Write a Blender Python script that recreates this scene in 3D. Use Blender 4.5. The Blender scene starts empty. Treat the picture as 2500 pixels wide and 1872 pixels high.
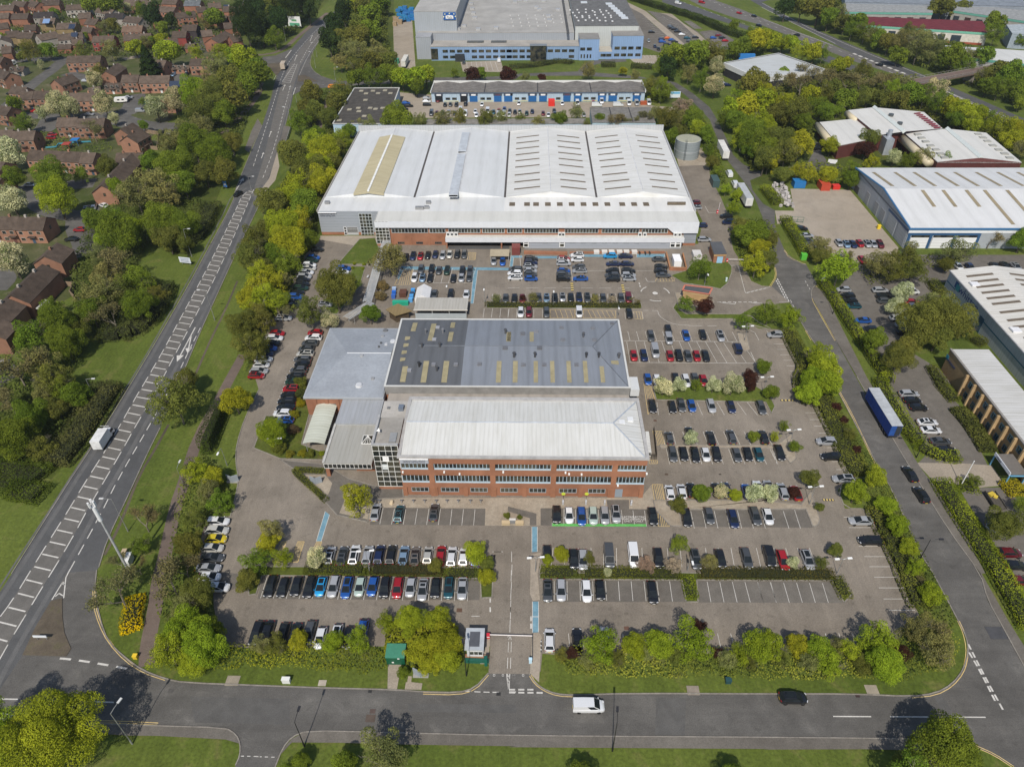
import bpy,math,random
import numpy as np
from mathutils import Vector
from mathutils.geometry import delaunay_2d_cdt
rnd=random.Random(11)
SC=bpy.context.scene
C=SC.collection
HC=113.0
YAW,PIT,ROL,FPX=-0.0285932,0.6752352,-0.0117397,1753.67
_f=np.array([math.sin(YAW)*math.cos(PIT),math.cos(YAW)*math.cos(PIT),-math.sin(PIT)])
_r=np.array([math.cos(YAW),-math.sin(YAW),0.0])
_u=np.cross(_r,_f)
RT=math.cos(ROL)*_r+math.sin(ROL)*_u
UP=-math.sin(ROL)*_r+math.cos(ROL)*_u
FW=_f
TK=640/2208.0
OX=[0,620,1240,1860]
OY={'a':0,'b':460,'c':920,'d':1392}
def ray(t,x,y):
 sx=OX[int(t[1])]+x*TK-1250;sy=OY[t[0]]+y*TK-936
 return RT*sx-UP*sy+FW*FPX
def P(t,x,y,z=0.0):
 d=ray(t,x,y);s=(z-HC)/d[2]
 return(d[0]*s,d[1]*s)
def PY(t,x,y,Y):
 d=ray(t,x,y);s=Y/d[1]
 return(d[0]*s,HC+d[2]*s)
def PX(t,x,y,X):
 d=ray(t,x,y);s=X/d[0]
 return(d[1]*s,HC+d[2]*s)
def pts(s,z=0.0):
 """'d1 10,20 30,40 d2 5,6' -> ground points"""
 out=[];t=None
 for w in s.split():
  if ',' in w:
   a,b=w.split(',');out.append(P(t,float(a),float(b),z))
  else:t=w
 return out
def depth(x,y,z=0):
 return x*FW[0]+y*FW[1]+(z-HC)*FW[2]
def newmat(name):
 m=bpy.data.materials.new(name);m.use_nodes=True
 nt=m.node_tree;nt.nodes.clear()
 return m,nt,(lambda k:nt.nodes.new('ShaderNode'+k)),nt.links.new
def mixcol(N,L,fac,a,b,mode='MIX'):
 n=N('Mix');n.data_type='RGBA';n.blend_type=mode
 for i,v in((0,fac),(6,a),(7,b)):
  if hasattr(v,'is_linked'):L(v,n.inputs[i])
  else:n.inputs[i].default_value=v
 return n.outputs[2]
def noise(N,L,vec,scale,detail=3,rough=.55,dist=0.0):
 n=N('TexNoise');n.inputs['Scale'].default_value=scale;n.inputs['Detail'].default_value=detail
 n.inputs['Roughness'].default_value=rough;n.inputs['Distortion'].default_value=dist
 L(vec,n.inputs['Vector']);return n.outputs[0]
def ramp(N,L,fac,a,b):
 n=N('MapRange');n.inputs[1].default_value=a;n.inputs[2].default_value=b
 L(fac,n.inputs[0]);return n.outputs[0]
def c4(c):return(c[0],c[1],c[2],1.0)
def finish(N,L,col,rough=.8,metal=0.0,spec=.3,coat=0.0,bump=None):
 b=N('BsdfPrincipled');o=N('OutputMaterial')
 if hasattr(col,'is_linked'):L(col,b.inputs['Base Color'])
 else:b.inputs['Base Color'].default_value=c4(col)
 b.inputs['Roughness'].default_value=rough;b.inputs['Metallic'].default_value=metal
 b.inputs['Specular IOR Level'].default_value=spec;b.inputs['Coat Weight'].default_value=coat
 if bump is not None:
  bn=N('Bump');bn.inputs['Strength'].default_value=bump[1];bn.inputs['Distance'].default_value=bump[2]
  L(bump[0],bn.inputs['Height']);L(bn.outputs[0],b.inputs['Normal'])
 L(b.outputs[0],o.inputs[0])
def objmat(name,rough=.75,metal=0.0,spec=.3,coat=0.0,var=.25,scale=.6,fine=6.0):
 """colour of the object itself (object colour) with weathering noise"""
 m,nt,N,L=newmat(name)
 oi=N('ObjectInfo');g=N('NewGeometry')
 n1=noise(N,L,g.outputs['Position'],scale,4,.6);n2=noise(N,L,g.outputs['Position'],fine,2)
 a=mixcol(N,L,ramp(N,L,n1,.3,.75),(1-var,)*3+(1,),(1+var*.35,)*3+(1,))
 b=mixcol(N,L,ramp(N,L,n2,.25,.8),(1-var*.6,)*3+(1,),(1+var*.3,)*3+(1,))
 c=mixcol(N,L,1.0,oi.outputs['Color'],a,'MULTIPLY');c=mixcol(N,L,1.0,c,b,'MULTIPLY')
 finish(N,L,c,rough,metal,spec,coat)
 return m
def ribmat(name,axis,period,dark=.72,stain=.25,rough=.55):
 """profiled sheet: thin rib lines across `axis` plus streaky stains, object colour"""
 m,nt,N,L=newmat(name)
 oi=N('ObjectInfo');g=N('NewGeometry');sp=N('SeparateXYZ');L(g.outputs['Position'],sp.inputs[0])
 mm=N('Math');mm.operation='PINGPONG';L(sp.outputs[axis],mm.inputs[0]);mm.inputs[1].default_value=period/2
 line=ramp(N,L,mm.outputs[0],0.0,period*.22)
 mp=N('Mapping');L(g.outputs['Position'],mp.inputs[0])
 s=[.12,.12,.12];s[axis]=1.3;mp.inputs['Scale'].default_value=s
 st=noise(N,L,mp.outputs[0],1.0,5,.65);n2=noise(N,L,g.outputs['Position'],.09,3)
 a=mixcol(N,L,line,(dark,)*3+(1,),(1,1,1,1))
 b=mixcol(N,L,ramp(N,L,st,.42,.75),(1,1,1,1),(1-stain,1-stain*1.05,1-stain*1.25,1))
 d=mixcol(N,L,ramp(N,L,n2,.35,.7),(.94,.94,.93,1),(1,1,1,1))
 c=mixcol(N,L,1.0,oi.outputs['Color'],a,'MULTIPLY');c=mixcol(N,L,1.0,c,b,'MULTIPLY');c=mixcol(N,L,1.0,c,d,'MULTIPLY')
 finish(N,L,c,rough,0,.25,0,(mm.outputs[0],.5,.05))
 return m
def gmat(name,c1,c2,big=.03,mid=.35,fine=3.0,c3=None,rough=.9,streak=None,fv=.25,spots=0):
 m,nt,N,L=newmat(name)
 g=N('NewGeometry');v=g.outputs['Position']
 n1=noise(N,L,v,big,4,.6);n2=noise(N,L,v,mid,4,.65,.6);n3=noise(N,L,v,fine,3,.7)
 c=mixcol(N,L,ramp(N,L,n1,.35,.68),c4(c1),c4(c2))
 if c3:c=mixcol(N,L,ramp(N,L,n2,.55,.78),c,c4(c3))
 k=mixcol(N,L,ramp(N,L,n2,.3,.72),(.82,.82,.82,1),(1.1,1.1,1.1,1));c=mixcol(N,L,1.0,c,k,'MULTIPLY')
 k=mixcol(N,L,ramp(N,L,n3,.25,.78),(1-fv,)*3+(1,),(1+fv*.7,)*3+(1,));c=mixcol(N,L,1.0,c,k,'MULTIPLY')
 if streak:
  mp=N('Mapping');L(v,mp.inputs[0]);mp.inputs['Rotation'].default_value=(0,0,streak[0]);mp.inputs['Scale'].default_value=(streak[1],streak[2],1)
  n4=noise(N,L,mp.outputs[0],1.0,4,.6)
  k=mixcol(N,L,ramp(N,L,n4,.35,.7),(1-streak[3],)*3+(1,),(1+streak[3],)*3+(1,));c=mixcol(N,L,1.0,c,k,'MULTIPLY')
 if spots:
  n5=noise(N,L,v,.7,2,.5);n6=noise(N,L,v,.11,3,.6)
  k=mixcol(N,L,ramp(N,L,n5,.62,.72),(1,1,1,1),(1-spots,)*3+(1,));c=mixcol(N,L,1.0,c,k,'MULTIPLY');k=mixcol(N,L,ramp(N,L,n6,.38,.62),(1-spots*.6,)*3+(1,),(1+spots*.25,)*3+(1,));c=mixcol(N,L,1.0,c,k,'MULTIPLY')
 finish(N,L,c,rough,0,.2,0,(n3,.4,.05))
 return m
def leafmat(name,trans=.35,pale=None):
 m,nt,N,L=newmat(name)
 oi=N('ObjectInfo');at=N('Attribute');at.attribute_name='tint'
 k=mixcol(N,L,at.outputs['Fac'],(.60,.66,.66,1),(1.5,1.42,1.12,1))
 c=mixcol(N,L,1.0,oi.outputs['Color'],k,'MULTIPLY')
 if pale is not None:
  c=mixcol(N,L,ramp(N,L,at.outputs['Fac'],pale,pale+.02),c4((.17,.21,.07)),c)
 d=N('BsdfDiffuse');t=N('BsdfTranslucent');mx=N('MixShader');o=N('OutputMaterial')
 L(c,d.inputs[0]);L(c,t.inputs[0]);mx.inputs[0].default_value=trans
 L(d.outputs[0],mx.inputs[1]);L(t.outputs[0],mx.inputs[2]);L(mx.outputs[0],o.inputs[0])
 return m
M={}
M['paint']=objmat('painted_surface')
M['clean']=objmat('clean_paint',.5,0,.4,0,.08)
M['brick']=objmat('brickwork',.9,0,.2,0,.28,.25,9.0)
M['tiles']=objmat('roof_tiles',.9,0,.2,0,.4,.5,4.0)
M['roofing']=objmat('roof_felt',.8,0,.25,0,.22,.12,1.5)
M['car']=objmat('car_paint',.28,.25,.5,.8,.03)
M['metal']=objmat('galvanised_metal',.45,.35,.5,0,.2)
M['wood']=objmat('bark_and_timber',.95,0,.15,0,.35,2.0)
M['ribx']=ribmat('profiled_sheet_x',0,.9,.91,.16)
M['riby']=ribmat('profiled_sheet_y',1,.9,.86,.2)
M['ribx_fine']=ribmat('cladding_x',0,1.1,.88,.1)
M['ribz']=ribmat('cladding_z',2,1.0,.85,.06)
M['pan']=ribmat('felt_panels_x',0,3.4,.85,.12,.7)
M['whitex']=ribmat('white_sheet',0,6.0,.93,.07,.5)
def glassmat():
 m,nt,N,L=newmat('window_glass')
 g=N('NewGeometry');n=noise(N,L,g.outputs['Position'],.45,2)
 c=mixcol(N,L,ramp(N,L,n,.4,.65),(.012,.016,.018,1),(.07,.065,.045,1))
 finish(N,L,c,.06,0,.6);return m
M['glass']=glassmat()
def cglass():
 m,nt,N,L=newmat('car_glass');g=N('NewGeometry');n=noise(N,L,g.outputs['Position'],2.0,2)
 c=mixcol(N,L,n,(.006,.008,.010,1),(.022,.028,.032,1));finish(N,L,c,.12,0,.22);return m
M['carglass']=cglass()
M['rubber']=objmat('tyre_rubber',.8,0,.3,0,.15)
M['leaf']=leafmat('foliage',.30)
M['blossom']=leafmat('blossom_foliage',.3,.32)
M['needle']=leafmat('needle_foliage',.15)
M['grass']=gmat('mown_grass',(.076,.108,.016),(.120,.150,.026),.02,.22,1.8,(.135,.125,.042),.95,(.45,.9,.06,.10),.42)
M['rough_grass']=gmat('rough_grass',(.055,.075,.012),(.095,.115,.018),.03,.3,1.6,(.11,.09,.035),.95,None,.4)
M['road']=gmat('estate_asphalt',(.104,.099,.092),(.134,.127,.117),.02,.25,5.0,(.144,.136,.124),.9,(0,.02,.5,.10),.3,.15)
M['mainroad']=gmat('main_road_asphalt',(.084,.085,.087),(.104,.104,.104),.02,.3,5.0,None,.85)
M['hatch']=gmat('worn_asphalt',(.128,.120,.110),(.150,.142,.130),.03,.5,6.0,None,.9)
M['carpark']=gmat('car_park_asphalt',(.200,.172,.140),(.254,.221,.182),.025,.18,4.0,(.180,.154,.124),.9,(0,.9,.05,.06),.3,.2)
M['slab']=gmat('dark_paving',(.125,.112,.097),(.165,.150,.130),.06,.5,5.0,None,.9)
M['concrete']=gmat('pale_concrete',(.30,.255,.20),(.37,.32,.26),.03,.2,3.0,(.26,.22,.17),.9)
M['gravel']=gmat('gravel',(.30,.25,.19),(.38,.33,.26),.2,1.2,9.0,None,.95,None,.4)
M['pathm']=gmat('brown_path',(.13,.10,.085),(.175,.135,.11),.05,.5,5.0,None,.95)
M['dirt']=gmat('bare_earth',(.075,.062,.048),(.135,.11,.08),.1,.6,4.0,(.08,.08,.03),.95)
M['estate_ground']=gmat('garden_ground',(.055,.075,.016),(.11,.105,.05),.05,.2,1.5,(.14,.115,.08),.95,None,.4)
M['mark']=gmat('road_paint',(.52,.50,.46),(.64,.62,.58),.5,2.0,9.0,(.38,.36,.33),.7)
M['yellow']=gmat('yellow_paint',(.62,.44,.17),(.72,.55,.26),.5,2.0,9.0,None,.7)
M['bluep']=gmat('blue_path_paint',(.13,.26,.34),(.19,.33,.40),.3,1.0,6.0,None,.8)
M['greenp']=gmat('green_paint',(.10,.40,.09),(.14,.46,.12),.5,2.0,6.0,None,.8)
M['kerb']=gmat('kerb_stone',(.21,.19,.165),(.29,.265,.23),.3,1.0,4.0,None,.9)
ORG={}
class MB:
 def __init__(s):s.v=[];s.f=[];s.m=[]
 def add(s,vs,fs,m=0):
  k=len(s.v);s.v+=[tuple(map(float,p))for p in vs]
  s.f+=[tuple(k+i for i in f)for f in fs];s.m+=[m]*len(fs)
 def quad(s,*p,m=0):s.add(p,[tuple(range(len(p)))],m)
 def box(s,x0,x1,y0,y1,z0,z1,m=0,bottom=False):
  v=[(x0,y0,z0),(x1,y0,z0),(x1,y1,z0),(x0,y1,z0),(x0,y0,z1),(x1,y0,z1),(x1,y1,z1),(x0,y1,z1)]
  f=[(4,5,6,7),(0,1,5,4),(1,2,6,5),(2,3,7,6),(3,0,4,7)]
  if bottom:f.append((3,2,1,0))
  s.add(v,f,m)
 def obox(s,cx,cy,z0,z1,l,w,a,m=0):
  c,q=math.cos(a),math.sin(a)
  p=[(cx+c*i*l/2-q*j*w/2,cy+q*i*l/2+c*j*w/2)for i,j in((-1,-1),(1,-1),(1,1),(-1,1))]
  s.prism(p,z0,z1,m)
 def prism(s,poly,z0,z1,m=0):
  n=len(poly)
  if sum(poly[i][0]*poly[(i+1)%n][1]-poly[(i+1)%n][0]*poly[i][1]for i in range(n))<0:poly=poly[::-1]
  v=[(x,y,z0)for x,y in poly]+[(x,y,z1)for x,y in poly]
  s.add(v,[tuple(range(n,2*n))]+[(i,(i+1)%n,n+(i+1)%n,n+i)for i in range(n)],m)
 def tube(s,path,r0,r1=None,n=6,m=0):
  r1=r0 if r1 is None else r1;k=len(path);vs=[]
  for i,p in enumerate(path):
   a=np.array(path[max(0,i-1)],float);b=np.array(path[min(k-1,i+1)],float);d=b-a;d/=(np.linalg.norm(d)+1e-9)
   e=np.array([1,0,0.])if abs(d[0])<.8 else np.array([0,1.,0]);u=np.cross(d,e);u/=np.linalg.norm(u);w=np.cross(d,u)
   r=r0+(r1-r0)*i/max(1,k-1)
   for j in range(n):
    t=2*math.pi*j/n;vs.append(np.array(p)+r*(math.cos(t)*u+math.sin(t)*w))
  fs=[(i*n+j,i*n+(j+1)%n,(i+1)*n+(j+1)%n,(i+1)*n+j)for i in range(k-1)for j in range(n)]
  fs+=[tuple(range(n))[::-1],tuple((k-1)*n+j for j in range(n))]
  s.add(vs,fs,m)
 def cyl(s,x,y,z0,z1,r0,r1=None,n=10,m=0):s.tube([(x,y,z0),(x,y,z1)],r0,r1,n,m)
 def strip(s,line,w,z,m=0,h=None):
  """ribbon along a polyline on the ground (h: raised)"""
  for a,b in zip(line[:-1],line[1:]):
   dx,dy=b[0]-a[0],b[1]-a[1];l=math.hypot(dx,dy)
   if l<1e-6:continue
   nx,ny=-dy/l*w/2,dx/l*w/2
   q=[(a[0]-nx,a[1]-ny),(b[0]-nx,b[1]-ny),(b[0]+nx,b[1]+ny),(a[0]+nx,a[1]+ny)]
   if h:s.prism(q,z,z+h,m)
   else:s.quad(*[(x,y,z)for x,y in q],m=m)
 def mesh(s,name,mats,off=(0,0,0),smooth=False):
  me=bpy.data.meshes.new(name)
  ox,oy,oz=off
  me.from_pydata([(x-ox,y-oy,z-oz)for x,y,z in s.v],[],s.f)
  for mt in mats:me.materials.append(mt)
  if len(mats)>1:me.polygons.foreach_set('material_index',s.m)
  if smooth:me.polygons.foreach_set('use_smooth',[True]*len(s.f))
  me.update();return me
 def build(s,name,mats,parent=None,col=None,smooth=False):
  if not isinstance(mats,(list,tuple)):mats=[mats]
  off=ORG.get(parent.name,(0,0,0))if parent is not None else(0,0,0)
  o=bpy.data.objects.new(name,s.mesh(name,mats,off,smooth));C.objects.link(o)
  if parent is not None:o.parent=parent;ORG[o.name]=off
  if col:o.color=c4(col)
  return o
def tag(o,label=None,cat=None,group=None,kind=None):
 if label:o['label']=label
 if cat:o['category']=cat
 if group:o['group']=group
 if kind:o['kind']=kind
 return o
def thing(name,label,cat,loc=(0,0,0),group=None,world=True):
 o=bpy.data.objects.new(name,None);C.objects.link(o);o.location=loc;o.empty_display_size=.1
 if world:ORG[o.name]=tuple(loc)
 return tag(o,label,cat,group)
def link(name,me,parent,col=None):
 o=bpy.data.objects.new(name,me);C.objects.link(o);o.parent=parent
 if col:o.color=c4(col)
 return o
def sheet(name,s,mat,z,kind='structure'):
 p=pts(s)if isinstance(s,str)else s
 b=MB();r=delaunay_2d_cdt([Vector(q)for q in p],[],[list(range(len(p)))],1,1e-4)
 b.add([(v.x,v.y,z)for v in r[0]],[tuple(f)for f in r[2]])
 return tag(b.build(name,mat),kind='structure')
def resample(line,step):
 out=[line[0]];acc=0.0
 for a,b in zip(line[:-1],line[1:]):
  l=math.hypot(b[0]-a[0],b[1]-a[1]);d=step-acc
  while d<=l:
   out.append((a[0]+(b[0]-a[0])*d/l,a[1]+(b[1]-a[1])*d/l));d+=step
  acc=(acc+l)%step if l>=step-acc else acc+l
 return out
def smooth_line(p,it=2):
 for _ in range(it):
  q=[p[0]]
  for a,b in zip(p[:-1],p[1:]):
   q+=[(a[0]*.75+b[0]*.25,a[1]*.75+b[1]*.25),(a[0]*.25+b[0]*.75,a[1]*.25+b[1]*.75)]
  p=q+[p[-1]]
 return p
def dashes(mb,line,w,z,on,off):
 fine=resample(line,.5);k=max(1,round(on/.5));g=max(1,round(off/.5));i=0
 while i+k<len(fine):
  mb.strip([fine[i],fine[i+k//2],fine[i+k]],w,z);i+=k+g
ORD=['','second ','third ','fourth ','fifth ','sixth ','seventh ','eighth ','ninth ','tenth ','eleventh ','twelfth ','thirteenth ','fourteenth ','fifteenth ','sixteenth ','seventeenth ','eighteenth ','nineteenth ','twentieth ']
def ordinal(i,n,a='left',b='right'):
 if n==1:return ''
 if i==0:return a+'most '
 if i==n-1:return b+'most '
 return ORD[i]+'' if i<len(ORD)else str(i+1)+'th '
b=MB();b.quad((-3000,-400,0),(3000,-400,0),(3000,5000,0),(-3000,5000,0));tag(b.build('ground',M['grass']),kind='structure')
sheet('terrain','a0 -900,-900 1250,-200 2050,60 2130,420 2200,620 1900,700 1500,780 1450,1000 1250,1180 1150,1500 1000,1640 b0 760,280 700,500 620,900 320,1080 200,1300 -900,1300',M['estate_ground'],.004)
sheet('terrain','b0 1800,150 1500,560 1250,480 1150,650 1450,850 1300,1150 1100,1300 850,1250 650,1100 600,700 750,300 a0 1300,1500 1500,1000 2000,700 2150,800 2010,1250 1900,1500',M['rough_grass'],.008)
sheet('terrain','a1 520,1100 830,1100 600,1640 b1 530,200 540,420 400,700 280,1000 100,1200 0,1500 b0 2100,1600 2080,1100 2139,700 b1 50,600 130,100 a1 330,1400',M['rough_grass'],.008)
sheet('terrain','a2 1110,690 1330,720 1560,930 1330,880 1200,860',M['rough_grass'],.008)
sheet('terrain','a3 -200,620 300,500 1300,680 1550,850 2300,1150 2300,1380 1500,1420 900,1400 200,1560 -200,1560',M['rough_grass'],.008)
sheet('terrain','c0 -300,0 1000,50 640,640 430,860 -300,760',M['rough_grass'],.008)
sheet('terrain','a1 -200,-100 700,-60 520,120 380,280 200,400 0,420 -200,300',M['rough_grass'],.008)
sheet('terrain','a1 720,120 1180,-50 1170,560 830,640 620,450',M['rough_grass'],.008)
sheet('main_road','d0 -500,1750 -500,1000 0,180 c0 100,1656 540,950 745,640 900,395 1140,0 b0 1270,1370 1560,870 1780,460 1960,130 a0 1985,1590 2110,1290 2208,1060 a1 150,810 215,590 265,500 310,420 440,270 560,175 640,130 735,50 860,-80 ' '930,-80 800,30 690,130 620,230 560,330 480,470 400,570 370,640 340,760 310,900 265,1060 195,1340 130,1500 60,1656 b1 0,200 b0 2208,90 2000,520 1850,850 1700,1180 1540,1560 c0 1350,430 1240,650 1080,1000 905,1370 835,1600 d0 815,0 560,30 430,260 190,715 0,1000',M['mainroad'],.012)
sheet('main_road','d0 -500,1450 -400,760 -10,400 60,315 165,155 265,-10 c0 245,1650 345,1490 470,1290 590,1100 700,915 805,750 900,600 1075,295 1150,160 1230,30 b0 1300,1495 1365,1385 1485,1160 1590,965 1690,780 1775,615 1850,465 1920,320 1985,185 2040,60 a0 2120,1590 ' 'b0 2138,10 2115,60 2065,180 2010,310 1950,450 1880,605 1800,775 1710,950 1605,1155 1490,1370 1370,1600 c0 1300,145 1215,290 1130,435 1045,590 955,745 855,915 745,1100 645,1290 530,1490 430,1656 d0 445,0 345,160 205,395 100,565 -100,900',M['hatch'],.016)
sheet('main_road','a1 170,960 230,720 300,540 400,400 520,275 590,230 620,235 560,330 470,440 390,560 350,680 300,860 260,1000 220,1160 160,1400 60,1656 -20,1656 80,1340',M['hatch'],.016)
sheet('estate_road','d0 -500,1750 0,1000 190,715 430,260 560,20 820,0 800,160 840,400 910,600 1050,730 1200,840 1400,915 1550,945 2208,970 d1 600,990 1200,1005 1420,1022 1720,1030 1860,990 1975,865 d2 180,870 205,920 280,990 400,1040 560,1055 1000,1035 2208,1040 ' 'd3 760,1040 1260,1062 1460,1035 1600,960 1700,830 1740,680 1720,560 1650,420 1480,100 1425,0 c3 1330,1480 1240,1280 1100,960 965,735 840,500 620,85 b3 560,1480 420,1270 368,1195 235,960 150,955 80,825 125,750 115,690 60,480 0,230 b2 2070,60 a2 2010,1560 1880,1390 1790,1280 1770,1180 1700,1010 1600,900 1490,800 1400,730 1310,690 1100,645 700,610 600,603 100,622 0,642 a1 1990,648 1540,655 1300,650 810,685 690,682 560,640 500,600 470,540 480,470 560,330 400,560 370,640 340,760 330,800 420,760 660,735 830,722 1520,690 2208,668 ' 'a2 100,642 600,640 1100,665 1290,662 1420,700 1560,790 1700,905 1780,1040 1840,1170 1900,1310 1990,1390 2139,1450 2139,1480 2040,1520 2060,1600 b2 2110,80 2150,130 b3 110,185 110,300 125,370 190,520 215,565 330,635 372,640 470,815 440,822 412,870 425,930 500,1080 625,1285 830,1656 c3 1130,570 1300,850 1430,1060 1570,1290 1840,1656 d3 1900,250 2040,500 2208,810 2600,1500 2300,1760 2130,1656 1780,1470 1600,1440 1250,1420 860,1413 0,1408 d2 2208,1405 0,1392 d1 1020,1362 450,1350 320,1400 240,1500 180,1656 100,1900 d0 1900,1900 1985,1640 2022,1560 2025,1460 1990,1380 1900,1325 1340,1310 780,1290 300,1270 -200,1500',M['road'],.020)
sheet('estate_road','a1 -150,480 0,490 180,470 320,410 270,540 215,600 130,860 190,640 100,540 0,510 -150,520',M['road'],.020)
sheet('road','a3 300,1400 380,1380 430,1290 440,1200 500,1200 500,1290 560,1370 700,1420 600,1440 300,1440',M['road'],.024)
sheet('road','a2 1690,-300 2208,0 a3 0,20 200,130 500,270 900,440 1380,640 1700,780 2300,1040 2300,1110 1900,960 1500,760 1200,640 770,455 600,370 360,245 0,60 a2 1600,-250',M['mainroad'],.012)
sheet('road','a2 1500,-120 1760,10 1960,80 2208,180 a3 300,270 560,365 770,455 1230,630 1500,740 2300,1110 2300,1190 1700,930 1440,760 1160,640 780,520 400,370 0,215 a2 1900,150 1640,60 1400,-60',M['hatch'],.016)
sheet('road','a2 1300,-20 1420,0 1830,150 2208,290 a3 300,350 560,470 900,600 860,640 560,530 300,420 0,295 a2 1830,190 1560,110 1300,20',M['mainroad'],.016)
sheet('car_park','d1 1975,868 1990,640 1040,640 0,655 d0 1900,640 1850,560 1800,300 1790,0 c0 1650,1600 1700,1330 1740,1190 1940,1170 1985,1010 2012,860 1985,720 1992,570 2065,340 2180,110 b1 0,1560 70,1290 180,1050 300,850 360,700 430,560 520,480 550,420 890,420 1030,512 1610,512 b2 1480,520 1600,480 1640,280 1500,0 a2 1440,1480 1440,1395 1690,1390 1705,1500 1790,1656 b2 1840,190 1930,330 1870,400 1900,520 1990,660 2050,780 2139,820 b3 80,825 235,962 b2 2080,990 1930,1080 2110,1180 b3 190,1190 210,1270 375,1590 c3 440,250 490,252 745,800 640,955 700,1108 890,1112 1155,1640 d3 1310,345 1340,400 1270,440 1080,570 830,690 0,700 d2 400,710 290,700 275,850 180,872',M['carpark'],.028)
sheet('car_park','c3 480,255 310,250 180,-60 b3 -100,1180 190,1195 370,1595',M['carpark'],.029)
for s in('c1 975,1245 1010,1100 1950,1108 1945,1250','c2 275,1250 275,1105 830,1035 1020,1035 1020,1110 1240,1115 1370,1260 1180,1262','d0 1800,0 1840,100 1880,200 d1 10,70 70,60','c2 1440,1115 2208,1110 c3 370,1115 430,1270 c2 1480,1260','d2 290,85 1465,85 1500,265 300,265','d2 1590,85 2208,92 d3 610,92 680,275 d2 1605,270','d1 70,60 1905,70 1900,250 30,240'):
 sheet('pavement',s,M['slab'],.032)
sheet('yard_ground','a1 1230,780 1490,800 2208,862 a2 1150,860 1220,892 1400,905 1500,870 1420,960 1240,950 1200,905 690,905 690,992 0,990 a1 1460,995 1300,985 1200,930 1200,860',M['concrete'],.012)
sheet('yard_ground','a1 1170,150 1330,140 1362,580 1240,605 1180,470',M['concrete'],.012)
sheet('yard_ground','b3 110,188 270,190 a3 240,1590 740,1600 b3 780,60 1150,500 1130,600 620,640 600,560 430,420 380,330 270,290 130,300',M['concrete'],.024)
sheet('yard_ground','a2 1400,1250 1640,1240 1700,1390 1440,1400',M['gravel'],.032)
sheet('car_park','b3 620,870 700,770 790,690 880,560 2300,560 2300,680 1590,690 1550,790 1400,790 1520,890 1230,1250 1260,1380 1560,1560 1600,1656 c3 1420,0 1660,235 1900,742 1320,722 1420,620 1150,260 1050,30 b3 1090,1640 870,1250 700,1010',M['slab'],.012)
sheet('pavement','c3 1300,722 1700,728 1935,745 2050,912 1830,932 1440,872',M['concrete'],.024)
sheet('car_park','c3 1680,972 1850,932 2060,930 2300,1200 2300,1800 2120,1656 2000,1480 1900,1300 1760,1100',M['slab'],.016)
sheet('car_park','a2 890,20 960,20 1130,120 1250,230 1490,390 1440,450 1290,450 1140,400 1100,230 1000,100',M['slab'],.012)
sheet('car_park','a2 1170,90 1270,110 1380,140 1600,270 1740,420 1480,400 1240,150',M['slab'],.012)
sheet('car_park','a2 1610,270 1700,258 1790,262 1920,350 1830,432 1740,420',M['slab'],.013)
sheet('car_park','a2 1480,180 1540,178 1640,245 1570,245',M['slab'],.013)
for s in('a2 960,0 1160,95 1330,235 1500,385 1440,390 1290,260 1130,120 940,20','a2 1270,110 1380,120 1480,200 1600,280 1760,420 1720,425 1560,290 1440,180 1340,130'):
 sheet('path',s,M['concrete'],.018)
sheet('car_park','a1 1740,525 2080,512 2105,610 1760,605',M['concrete'],.012)
sheet('car_park','a2 990,465 1290,470 1230,548 1070,535',M['concrete'],.012)
sheet('road','a2 590,600 620,560 680,520 760,508 990,490 1000,520 760,540 700,560 660,605',M['road'],.024)
def way(name,s,w,mat,z,it=1):
 b=MB();l=smooth_line(pts(s),it);n=len(l);L=[];R=[]
 for i in range(n):
  a,c=l[max(0,i-1)],l[min(n-1,i+1)];dx,dy=c[0]-a[0],c[1]-a[1];k=math.hypot(dx,dy)or 1
  L.append((l[i][0]-dy/k*w/2,l[i][1]+dx/k*w/2,z));R.append((l[i][0]+dy/k*w/2,l[i][1]-dx/k*w/2,z))
 for i in range(n-1):b.quad(R[i],R[i+1],L[i+1],L[i])
 return tag(b.build(name,mat),kind='structure')
way('path','b0 2050,1400 1960,1560 c0 1850,180 1660,520 1560,850 1480,1080 1390,1500 d0 1330,100 1310,300 1240,640 1235,800',2.6,M['pathm'],.012)
way('path','c0 1420,400 1300,620 1160,850 1020,1230 880,1500',.6,M['dirt'],.012,2);way('path','b0 2000,780 1900,1020 1780,1260 1640,1580',.6,M['dirt'],.012,2)
way('path','a1 655,775 590,900 540,1080 540,1140',3.0,M['pathm'],.016)
way('path','a1 60,700 0,820 a0 2208,760 2050,960 1900,1110 1860,1140',3.2,M['pathm'],.016)
way('path','a1 -60,470 130,460 250,420 380,300 520,190 620,110',3.0,M['pathm'],.016)
sheet('path','a1 195,1280 215,1400 180,1520 60,1656 20,1656 130,1500',M['concrete'],.018)
sheet('pavement','a0 2060,1260 2120,1100 2170,1000 2208,1060 2150,1180 2100,1290',M['slab'],.018)
sheet('pavement','a1 210,1240 250,1060 315,1070 270,1240',M['slab'],.018)
P_=M['pathm']
sheet('pavement','d1 180,1600 250,1500 320,1420 450,1350 1020,1362 2208,1390 d2 0,1392 2208,1405 d3 860,1413 1250,1420 1700,1450 1500,1520 860,1507 0,1510 d2 2208,1505 0,1490 d1 2208,1482 1300,1468 700,1452 320,1450',M['slab'],.13)
sheet('pavement','d0 600,1290 1340,1310 1900,1325 1990,1380 2022,1460 1900,1425 1340,1395 1080,1392 900,1380',M['slab'],.13)
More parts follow.
